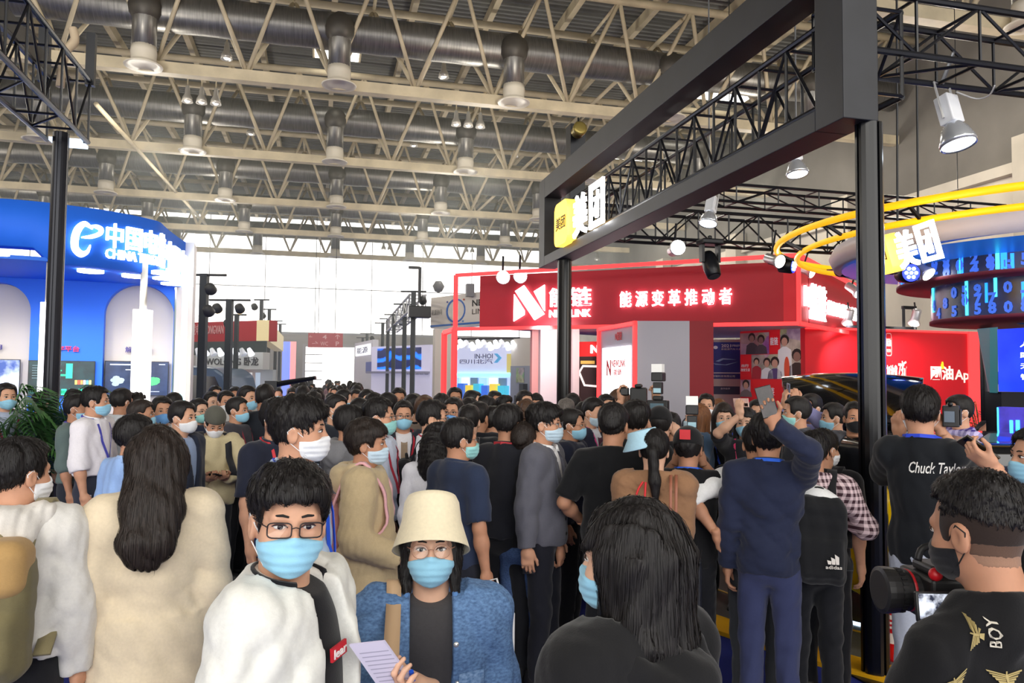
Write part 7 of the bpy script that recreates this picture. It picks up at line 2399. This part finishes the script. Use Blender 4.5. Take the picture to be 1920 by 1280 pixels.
def camera_rig(pp, label, at, flash=True, s=1.0):
    t = pp.item('camera', label, 'camera', at)
    MB().box((-.07 * s, -.03 * s, -.05 * s), (.07 * s, .03 * s, .05 * s)).box((-.03 * s, -.028 * s, .05 * s), (.03 * s, .028 * s, .08 * s)).build('camera_body', mat((22, 22, 24), .5), t, bevel=.008)
    MB().lathe([(.036 * s, .03 * s), (.04 * s, .05 * s), (.04 * s, .13 * s), (.037 * s, .135 * s)], 20, Matrix.Rotation(R2(-90), 4, 'X')).build('lens_barrel', mat((20, 20, 22), .4), t, True)
    MB().box((-.045 * s, -.033 * s, -.04 * s), (.045 * s, -.030 * s, .03 * s)).build('display', mat((60, 80, 90), .2, emit=.4), t)
    if flash:
        MB().box((-.03 * s, -.025 * s, .09 * s), (.03 * s, .025 * s, .17 * s)).build('flash_base', mat((26, 26, 28), .5), t, bevel=.006)
        MB().box((-.025 * s, -.028 * s, .10 * s), (.025 * s, -.0255 * s, .13 * s)).build('flash_display', mat((120, 150, 160), .3, emit=.5), t)
        MB().box((-.038 * s, -.04 * s, .175 * s), (.038 * s, .06 * s, .235 * s)).build('flash_head', mat((28, 28, 30), .5), t, bevel=.008)
        MB().box((-.036 * s, -.036 * s, .236 * s), (.036 * s, .03 * s, .29 * s)).build('bounce_card', mat((240, 240, 238), .6), t)
    return t
camera_rig(p, 'black camera with a tall flash and white bounce card raised by the capped photographer', (.02, .17, 1.62), True)
p = person('photographer in black holding up a camera and flash beside the white pylon', 1238, 762, 5.7, 165, head=170, hair='tuft', hat='cap', hatc=(26, 26, 28), mask=None, top='jacket', tc=(24, 25, 28), R='cam', L='cam')
camera_rig(p, 'camera with long flash held high in front of the white pylon', (-.06, .16, 1.72), True, 1.15)
p = person('man holding a video camera overhead before the lit white panel', 1196, 766, 6.3, 178, hair='short', mask=None, top='tee', tc=(24, 24, 28), R='up', L='up')
t = p.item('video_camera', 'black video camera held overhead before the lit white panel', 'video camera', (.0, .20, 1.84))
MB().box((-.07, -.12, -.06), (.07, .12, .07)).box((-.03, -.16, .07), (.03, .1, .10)).build('camera_body', mat((20, 20, 22), .5), t, bevel=.012)
MB().lathe([(.05, .1), (.06, .2), (.06, .24)], 18, Matrix.Rotation(R2(-90), 4, 'X')).build('lens_barrel', mat((18, 18, 20), .4), t, True)
MB().box((-.16, -.03, .0), (-.08, .03, .07)).build('viewfinder', mat((24, 24, 26), .4), t, bevel=.01)
p = person('woman with brown hair in denim jacket facing left, pale mask', 1305, 757, 6.9, -70, head=-68, hair='loose', hc='auburn', mask='pale', top='jacket', tc=(70, 92, 118), skin=3, R='phone', L='phone')
person('young man with white mask and navy suit over white shirt facing the camera', 1324, 737, 8.3, 0, head=2, hair='short', mask='white', top='suit', tc=(34, 40, 66), inner=(240, 240, 244), skin=0)
p = person('woman with long dark hair, blue mask and blue lanyard with badge, black top', 1356, 756, 7.0, 2, head=8, hair='loose', hc='dark', mask='blue', top='tee', tc=(26, 26, 32), lanyard=(50, 90, 220), badge=(214, 218, 240), skin=3)
t = p.item('handbag', 'shiny black handbag held by the woman with the blue lanyard', 'bag', (.0, .26, .92))
MB().box((-.14, -.07, -.15), (.14, .07, .15)).build('bag_body', mat((24, 24, 28), .25), t, bevel=.04)
MB().tube(smooth_path([(-.09, 0, .14), (-.06, 0, .26), (.06, 0, .26), (.09, 0, .14)]), .012, 6).build('handle', mat((24, 24, 28), .3), t, True)
p = person('woman with pink lanyard and blue mask raising a pale phone in her hand', 1398, 764, 6.5, -6, head=-10, hair='loose', mask='blue', top='tee', tc=(28, 28, 34), lanyard=(210, 60, 110), R=('at', 1388, 778, 6.25, (.1, .1, 1), (-.5, -.8, 0), 'hold', (1, .2, -.6)), L='down', skin=3)
phone(p, 'R', 'pale pink phone raised by the woman with the pink lanyard', (226, 190, 180), along=.10, spin=90)
person('woman with auburn fringe hair before the blue conference poster', 1348, 748, 9.5, 5, head=0, hair='loose', hc='auburn', mask=None, top='jacket', tc=(190, 170, 150), skin=3)
p = person('man in white t-shirt half hidden behind the navy windbreaker', 1420, 790, 4.52, 178, hair='short', mask=None, top='rolled', tc=(236, 236, 236), bc=(60, 62, 66), R=('at', 1496, 1000, 4.36, (-.2, .8, -.4), (-1, 0, 0), 'relax', (1, -.3, .1)), L=('at', 1343, 1000, 4.36, (-.1, .5, -.8), (-1, 0, 0), 'relax', (1, -.3, .1)), skin=2, fat=.06)
p = person('man in navy windbreaker and navy trousers seen from behind, arm raised with phone', 1440, 775, 4.35, 178, head=176, lv=0, hair='fringe', mask=None, top='jacket', tc=(34, 40, 64), collar=(36, 42, 66), lanyard=(36, 100, 224), bc=(52, 58, 92), R=('at', 1450, 795, 4.0, (-.28, .05, 1), (0, -1, .1), 'hold', (1, -.1, -.35)), L='down', skin=2, off_=.024, fat=-.005, hairscale=1.06)
phone(p, 'R', 'dark phone held high above the navy windbreaker, filming', (20, 20, 24), along=.12, out=.02, sz=(.082, .165, .009))
p = person('man in dark suit with teal mask facing left below the raised phones', 1493, 742, 6.4, -78, head=-82, hair='short', mask='teal', top='suit', tc=(52, 54, 64), inner=(236, 214, 228), tie=(40, 36, 44), skin=1)
p = person('man in lilac shirt holding a phone up with both hands behind the teal mask', 1520, 737, 7.2, -30, head=-40, hair='short', mask='deep', top='shirt', tc=(150, 150, 200), R=('at', 1470, 757, 6.9, (-.1, .1, 1), (-.6, -.7, 0), 'hold', (1, .1, -.4)), L=('at', 1492, 757, 6.9, (-.1, .1, 1), (-.6, -.7, 0), 'hold', (1, .1, -.4)), skin=1)
phone(p, 'R', 'grey phone raised by the man in the lilac shirt', (90, 100, 124), along=.11)
person('man with blue mask facing left beneath the open tailgate', 1562, 754, 6.7, -70, head=-72, hair='short', mask='blue', top='jacket', tc=(40, 42, 52), skin=0)
person('man with black mask and dark grey jacket beside the black pole', 1600, 752, 6.3, -15, head=10, hair='short', mask='black', top='jacket', tc=(74, 76, 84), inner=(34, 34, 46), skin=2)
p = person('man in red and white checked shirt with black backpack seen from behind', 1524, 806, 4.5, -172, head=-176, lv=0, hair='short', mask=None, top='shirt', tc=(60, 40, 48), tmat=mat((58, 30, 40), .85, kind='plaid', c2=(214, 190, 194), scale=26), bc=(22, 23, 28), skin=2, R='strap', L='strap')
br, yb = backpack(p, 'black backpack with white three-bar emblem on the checked shirt', (24, 25, 28), (.15, .09, .25), 1.10)
s = p.s
wq_ = mat((228, 222, 214), .6)
bc0 = Vector((.06, (p.f.surf(1, -1, 0, 1.1) or -.14) - .206, .99)) - Vector((0, -.20, .85))
for i, (h0, h1) in enumerate(((.018, .026), (.03, .045), (.042, .064))):
    x = (-.030 + .021 * i)
    MB().prism([bc0 * s + Vector(q) * s for q in ((x, 0, 0), (x + .017, 0, 0), (x + .017 - .0, 0, h0), (x - .006, 0, h1 * .9))], (0, -.004, 0)).build('emblem_bar', wq_, br)
fit_text('lettering', 'adidas', wq_, bc0 * s + Vector((-.044, -.001, -.026)) * s, (1, 0, 0), (0, 0, 1), .088 * s, .020 * s, .003, .008, br)
p = person('man with bare nape in black t-shirt carrying a black backpack, beside the checked shirt', 1541, 803, 4.75, 170, head=140, hair='short', mask='white', top='tee', tc=(22, 22, 25), bc=(26, 27, 32), skin=1)
backpack(p, 'plain black backpack behind the checked shirt man', (20, 20, 23))
p = person('man in black t-shirt with white script lettering on the back, blue lanyard, filming the car', 1726, 722, 4.3, 176, head=-172, lv=0, hair='short', mask='white', top='tee', tc=(22, 25, 30), lanyard=(40, 70, 210), bc=(176, 182, 196), skin=1, hem=.85, narrow=.9, L=('at', 1680, 815, 4.62, (.1, -.2, 1), (-.6, .6, 0), 'hold', (.4, .4, -1)), R='cam', fat=.01)
p.text_back('lettering', 'Chuck Taylor', mat((232, 230, 226), .6), -.055, 1.285, .27, .072, .010, shear=.3)
phone(p, 'L', 'small camera in the raised left hand of the man with script lettering', (60, 60, 66), along=.07, sz=(.06, .09, .02), name='camera')
t = p.item('video_camera', 'black camcorder held to the face of the man with script lettering', 'video camera', (.125, .20, 1.575))
MB().box((-.038, -.018, -.062), (.014, -.0165, .0), Matrix.Translation((.006, -.052, .03))).build('display', mat((70, 84, 100), .2, emit=.3), t)
MB().lathe([(.012, 0), (.014, .03)], 12, Matrix.Translation((.0, -.05, .07)) @ Matrix.Rotation(R2(90), 4, 'X')).build('viewfinder', mat((18, 18, 20), .4), t, True)
MB().box((-.042, -.05, -.06), (.042, .07, .06)).box((.042, -.03, -.05), (.052, .05, .04)).build('camera_body', mat((24, 24, 28), .4), t, bevel=.012)
MB().lathe([(.04, .06), (.05, .1), (.05, .16)], 16, Matrix.Rotation(R2(-90), 4, 'X')).build('lens_barrel', mat((18, 18, 20), .4), t, True)
p = person('man in purple checked shirt with pale mask facing left by the red wall', 1796, 739, 6.3, -62, head=-58, hair='short', mask='pale', top='shirt', tc=(90, 80, 170), tmat=mat((70, 54, 150), .85, kind='plaid', c2=(206, 196, 240), scale=13), skin=0, R='phone', L='phone')
person('man with hand at his mouth behind the low LED panel at far right', 1874, 748, 9.0, -10, head=-5, hair='short', mask=None, top='tee', tc=(30, 30, 34), skin=1, R=((.04, .18, 1.50), (-.2, .2, .9), (0, -1, 0), 'grip', (.8, -.2, -1)))
p = person('man with blue mask at the right edge holding a small camera out on his arm', 1942, 798, 3.4, -62, head=-58, hair='short', mask='blue', top='tee', tc=(20, 20, 22), skin=1, R='down', L=('at', 1862, 875, 3.15, (-.1, .8, .6), (-.3, -.9, .2), 'hold', (.6, -.3, -1)))
phone(p, 'L', 'small gold cased camera phone held out at the right edge', (52, 44, 30), along=.08, out=.03)
# the cinema camera rig in front of the man with the eagle shirt
q = P(1752, 1106, 1.90)
t = thing('cinema_camera', 'black cinema camera rig with a big lens and side monitor, held at lower right', 'video camera', q, -YAW)
t.scale = (.80, .80, .80)
bk = mat((20, 20, 22), .5)
MB().box((-.06, -.10, -.08), (.10, .10, .055)).box((-.04, -.06, .055), (.08, .06, .085)).build('camera_body', bk, t, bevel=.010)
MB().lathe([(.045, .05), (.055, .06), (.055, .075), (.062, .076), (.062, .09), (.058, .091), (.058, .105), (.064, .106), (.064, .125), (.068, .128), (.070, .150), (.070, .168), (.058, .172)], 26, Matrix.Rotation(R2(-90), 4, 'Y')).build('lens_barrel', mat((30, 29, 30), .45), t)
for i in range(24):
    a_ = R2(15 * i)
    MB().box((-.124, -.004, .063), (-.107, .004, .067), Matrix.Rotation(a_, 4, 'X')).build('grip_rib', mat((18, 18, 20), .6), t)
MB().lathe([(.0625, .080), (.0635, .084), (.0625, .088)], 26, Matrix.Rotation(R2(-90), 4, 'Y'), caps=False).build('red_ring', mat((170, 20, 30), .4), t)
MB().lathe([(.001, .165), (.056, .170)], 24, Matrix.Rotation(R2(-90), 4, 'Y'), caps=False).build('lens_glass', mat((40, 14, 20), .08), t)
MB().box((-.16, -.16, -.05), (-.035, -.145, .035), Matrix.Rotation(R2(-8), 4, 'X') @ Matrix.Translation((.02, 0, -.02))).build('monitor', mat((24, 24, 26), .4), t, bevel=.004)
MB().box((-.153, -.162, -.044), (-.042, -.160, .029), Matrix.Rotation(R2(-8), 4, 'X') @ Matrix.Translation((.02, 0, -.02))).build('monitor_screen', mat((40, 44, 60), .2, emit=.8, kind='screen', c2=(210, 216, 230), scale=40), t)
MB().tube(smooth_path([(-.05, 0, .09), (-.03, 0, .13), (.05, 0, .135), (.09, 0, .09)]), .011, 8).build('top_handle', bk, t, True)
MB().tube(smooth_path([(.0, -.11, .06), (.05, -.14, .10), (.12, -.10, .07), (.10, -.12, -.02)]), .005, 6).build('cable', bk, t, True)
for i, z in enumerate((.0, -.028)):
    MB().box((.01, -.104, z - .02), (.045, -.1, z)).build('label', mat((226, 226, 222), .5), t)
for i in range(3): MB().lathe([(.012, 0), (.012, .01)], 12, Matrix.Translation((.07, -.10, .03 - .03 * i)) @ Matrix.Rotation(R2(90), 4, 'X')).build('dial', mat((60, 60, 64), .3, .5), t)
MB().box((-.02, -.03, -.13), (.14, .03, -.08)).build('grip_base', bk, t, bevel=.01)
MB().bar((.05, 0, -.10), (.20, -.05, -.16), .03).build('arm', bk, t)
MB().ell((-.045, -.09, .07), (.02, .02, .02), 10).build('red_knob', mat((190, 20, 30), .4), t, True)

# --- middle distance heads, each its own visitor
MID = [
 ('visitor with teal mask in pale pink shirt deep in the aisle', 668, 729, 10.5, 5, 'short', 'teal', 'shirt', (226, 196, 204)),
 ('visitor with deep blue mask left of the dark suited man with tie', 689, 729, 8.2, 20, 'short', 'deep', 'jacket', (60, 62, 74)),
 ('visitor with flat black hair between the blue mask and the suit', 702, 735, 7.7, 150, 'short', None, 'tee', (32, 34, 40)),
 ('visitor with sloping black hair behind the wire glasses man', 728, 735, 7.4, 160, 'short', None, 'jacket', (48, 50, 58)),
 ('tall visitor with glasses and pale mask below the wave screen', 748, 726, 9.0, 5, 'short', 'pale', 'shirt', (150, 156, 170)),
 ('visitor with round black hair, back turned, right of the tie', 776, 738, 7.2, 175, 'fringe', None, 'tee', (30, 31, 36)),
 ('woman with brown hair behind the black framed glasses', 797, 742, 7.0, 170, 'bowl', None, 'jacket', (120, 106, 96)),
 ('visitor with dark hair left of the two men before the pale booth', 828, 736, 8.3, 160, 'short', None, 'tee', (38, 40, 46)),
 ('tall man with glasses before the pale blue booth, left one', 853, 725, 9.2, 10, 'short', None, 'shirt', (170, 178, 196)),
 ('man with short hair and bare face in profile before the pale booth', 887, 731, 8.6, 70, 'short', None, 'suit', (50, 54, 66)),
 ('visitor with smooth black hair in front of the bare faced profile', 880, 744, 7.4, 175, 'short', None, 'tee', (26, 27, 32)),
 ('woman in black and white dress holding a phone by the pale booth', 912, 742, 8.6, 120, 'bowl', None, 'tee', (230, 230, 232)),
 ('man in grey with dark hair before the pale booth shelves', 928, 732, 9.6, 30, 'short', 'pale', 'jacket', (110, 112, 122)),
 ('visitor with wavy dark hair before the grey booth side', 945, 742, 8.8, 60, 'spiky', None, 'tee', (60, 60, 66)),
 ('man with glasses and broad forehead left of the pink column', 984, 731, 8.4, 30, 'short', 'pale', 'suit', (44, 46, 58)),
 ('woman with white mask and long dark hair in front of the pink column', 1005, 738, 9.6, 0, 'loose', 'white', 'tee', (70, 66, 70)),
 ('visitor with curly brown hair before the pink column', 988, 750, 7.6, 160, 'wavy', None, 'jacket', (46, 44, 46)),
 ('grey haired man seen from behind at the foot of the centre pole', 1062, 746, 7.4, 170, 'short', None, 'suit', (44, 44, 52)),
 ('visitor with dark hair and bright flower hat cloth right of the centre pole', 1074, 738, 9.0, 175, 'bowl', None, 'jacket', (150, 190, 90)),
 ('short haired visitor low between the black polo men', 925, 760, 6.4, 150, 'short', None, 'jacket', (28, 30, 36)),
 ('dark haired man with profile behind the navy short sleeved shirt', 898, 752, 6.3, 150, 'short', None, 'suit', (30, 31, 38)),
 ('visitor behind the wire glasses man, dark jacket', 675, 745, 6.8, 165, 'short', None, 'jacket', (36, 38, 46)),
 ('visitor with black hair between white mask and gate', 588, 733, 8.0, 150, 'short', None, 'jacket', (44, 46, 54)),
 ('stout visitor in dark clothes with back to the camera before the gate', 568, 722, 9.5, 178, 'short', None, 'jacket', (48, 50, 58)),
 ('visitor with dark hair beyond the man in the checked jacket', 482, 735, 9.2, 170, 'short', None, 'tee', (50, 52, 60)),
 ('visitor with greyish cap behind the cream sweater, left crowd', 397, 733, 8.9, 30, 'short', None, 'jacket', (96, 92, 88)),
 ('small dark haired visitor right of the teal light strip', 404, 722, 11.0, 20, 'short', None, 'shirt', (150, 146, 150)),
 ('visitor with short hair beside the corner pillar of the blue booth', 327, 735, 8.6, 160, 'short', None, 'tee', (60, 58, 64)),
 ('visitor in dark blue by the bus, mask pale', 441, 724, 10.5, 10, 'short', 'pale', 'tee', (46, 52, 70)),
 ('dark profile behind the grey hooded jacket', 646, 729, 9.8, 90, 'short', 'blue', 'jacket', (58, 56, 60)),
 ('black haired visitor low behind the pale shirted pink lanyard', 1420, 748, 7.6, 0, 'short', 'deep', 'shirt', (190, 200, 226)),
 ('black haired visitor behind the two black-shirted men, left', 1095, 752, 7.2, 172, 'short', None, 'suit', (30, 32, 40)),
 ('visitor in dark clothes with shiny hair between ponytail and cap', 1258, 772, 6.2, 176, 'short', None, 'tee', (26, 27, 32)),
 ('man with dark hair low behind the suit with teal mask', 1462, 764, 7.0, -60, 'short', 'blue', 'jacket', (44, 46, 56)),
]
for i, (lab, px, py, d, f, h, m, tp, c) in enumerate(MID):
    person(lab, px, py, d, f, hair=h, mask=m, top=tp, tc=c, glasses=(40, 40, 44) if 'glasses' in lab.split(' behind')[0].split(' between')[0] and f < 100 and 'glasses man' not in lab else None,
           hc='grey' if 'grey haired' in lab else ('brown' if 'brown hair' in lab else 'black'), lv=2, bc=((30, 32, 40), (52, 56, 70), (24, 24, 28))[i % 3])
# --- far visitors in the aisle, tiny in the picture
far = []
rf = random.Random(11)
FARC = [(60, 62, 72), (150, 120, 130), (190, 190, 200), (90, 80, 90), (40, 44, 60), (170, 150, 150)]
k = 0
for d in (13, 15, 17, 19, 22, 25, 28, 32, 36, 40, 43, 46):
    for j in range(5 if d < 30 else 4):
        px = rf.uniform(545, 668) if d > 18 else rf.uniform(520, 672)
        hgt = rf.uniform(1.58, 1.8)
        lab = 'distant visitor in the bright aisle before the gate'
        if k < 6:
            pp = person(lab, px, 716, d, rf.choice((0, 180, 170, 20)), hair=rf.choice(('short', 'bowl', 'loose')), mask='pale' if k % 2 else None, top=('jacket', 'tee', 'shirt')[k % 3], tc=FARC[k], H=hgt, lv=3, group='distant visitors in the aisle')
            far.append(pp.root)
        else:
            o = copy_tree(far[k % 6])
            g_ = ground(px, d)
            o.location = (g_.x, g_.y, 0)
            o.rotation_euler.z += rf.uniform(-.5, .5)
        k += 1
# ------------------------------------------------------------------ thin haze volume added for the veiling flare around the glazing
hz_ = tag(MB().box((XL + .5, Y1 - 2.0, .05), (XR - .6, YF - .2, ZR - .37)).build('haze', None), 'thin haze volume added for the window flare in the far part of the hall', 'haze', kind='stuff')
hm = bpy.data.materials.new('haze')
hm.use_nodes = True
hn = hm.node_tree
hn.nodes.remove(hn.nodes['Principled BSDF'])
vs_ = hn.nodes.new('ShaderNodeVolumeScatter')
vs_.inputs['Color'].default_value = (.93, 1.0, .96, 1)
vs_.inputs['Density'].default_value = .0075
vs_.inputs['Anisotropy'].default_value = .45
hn.links.new(vs_.outputs[0], hn.nodes['Material Output'].inputs['Volume'])
hz_.data.materials.append(hm)
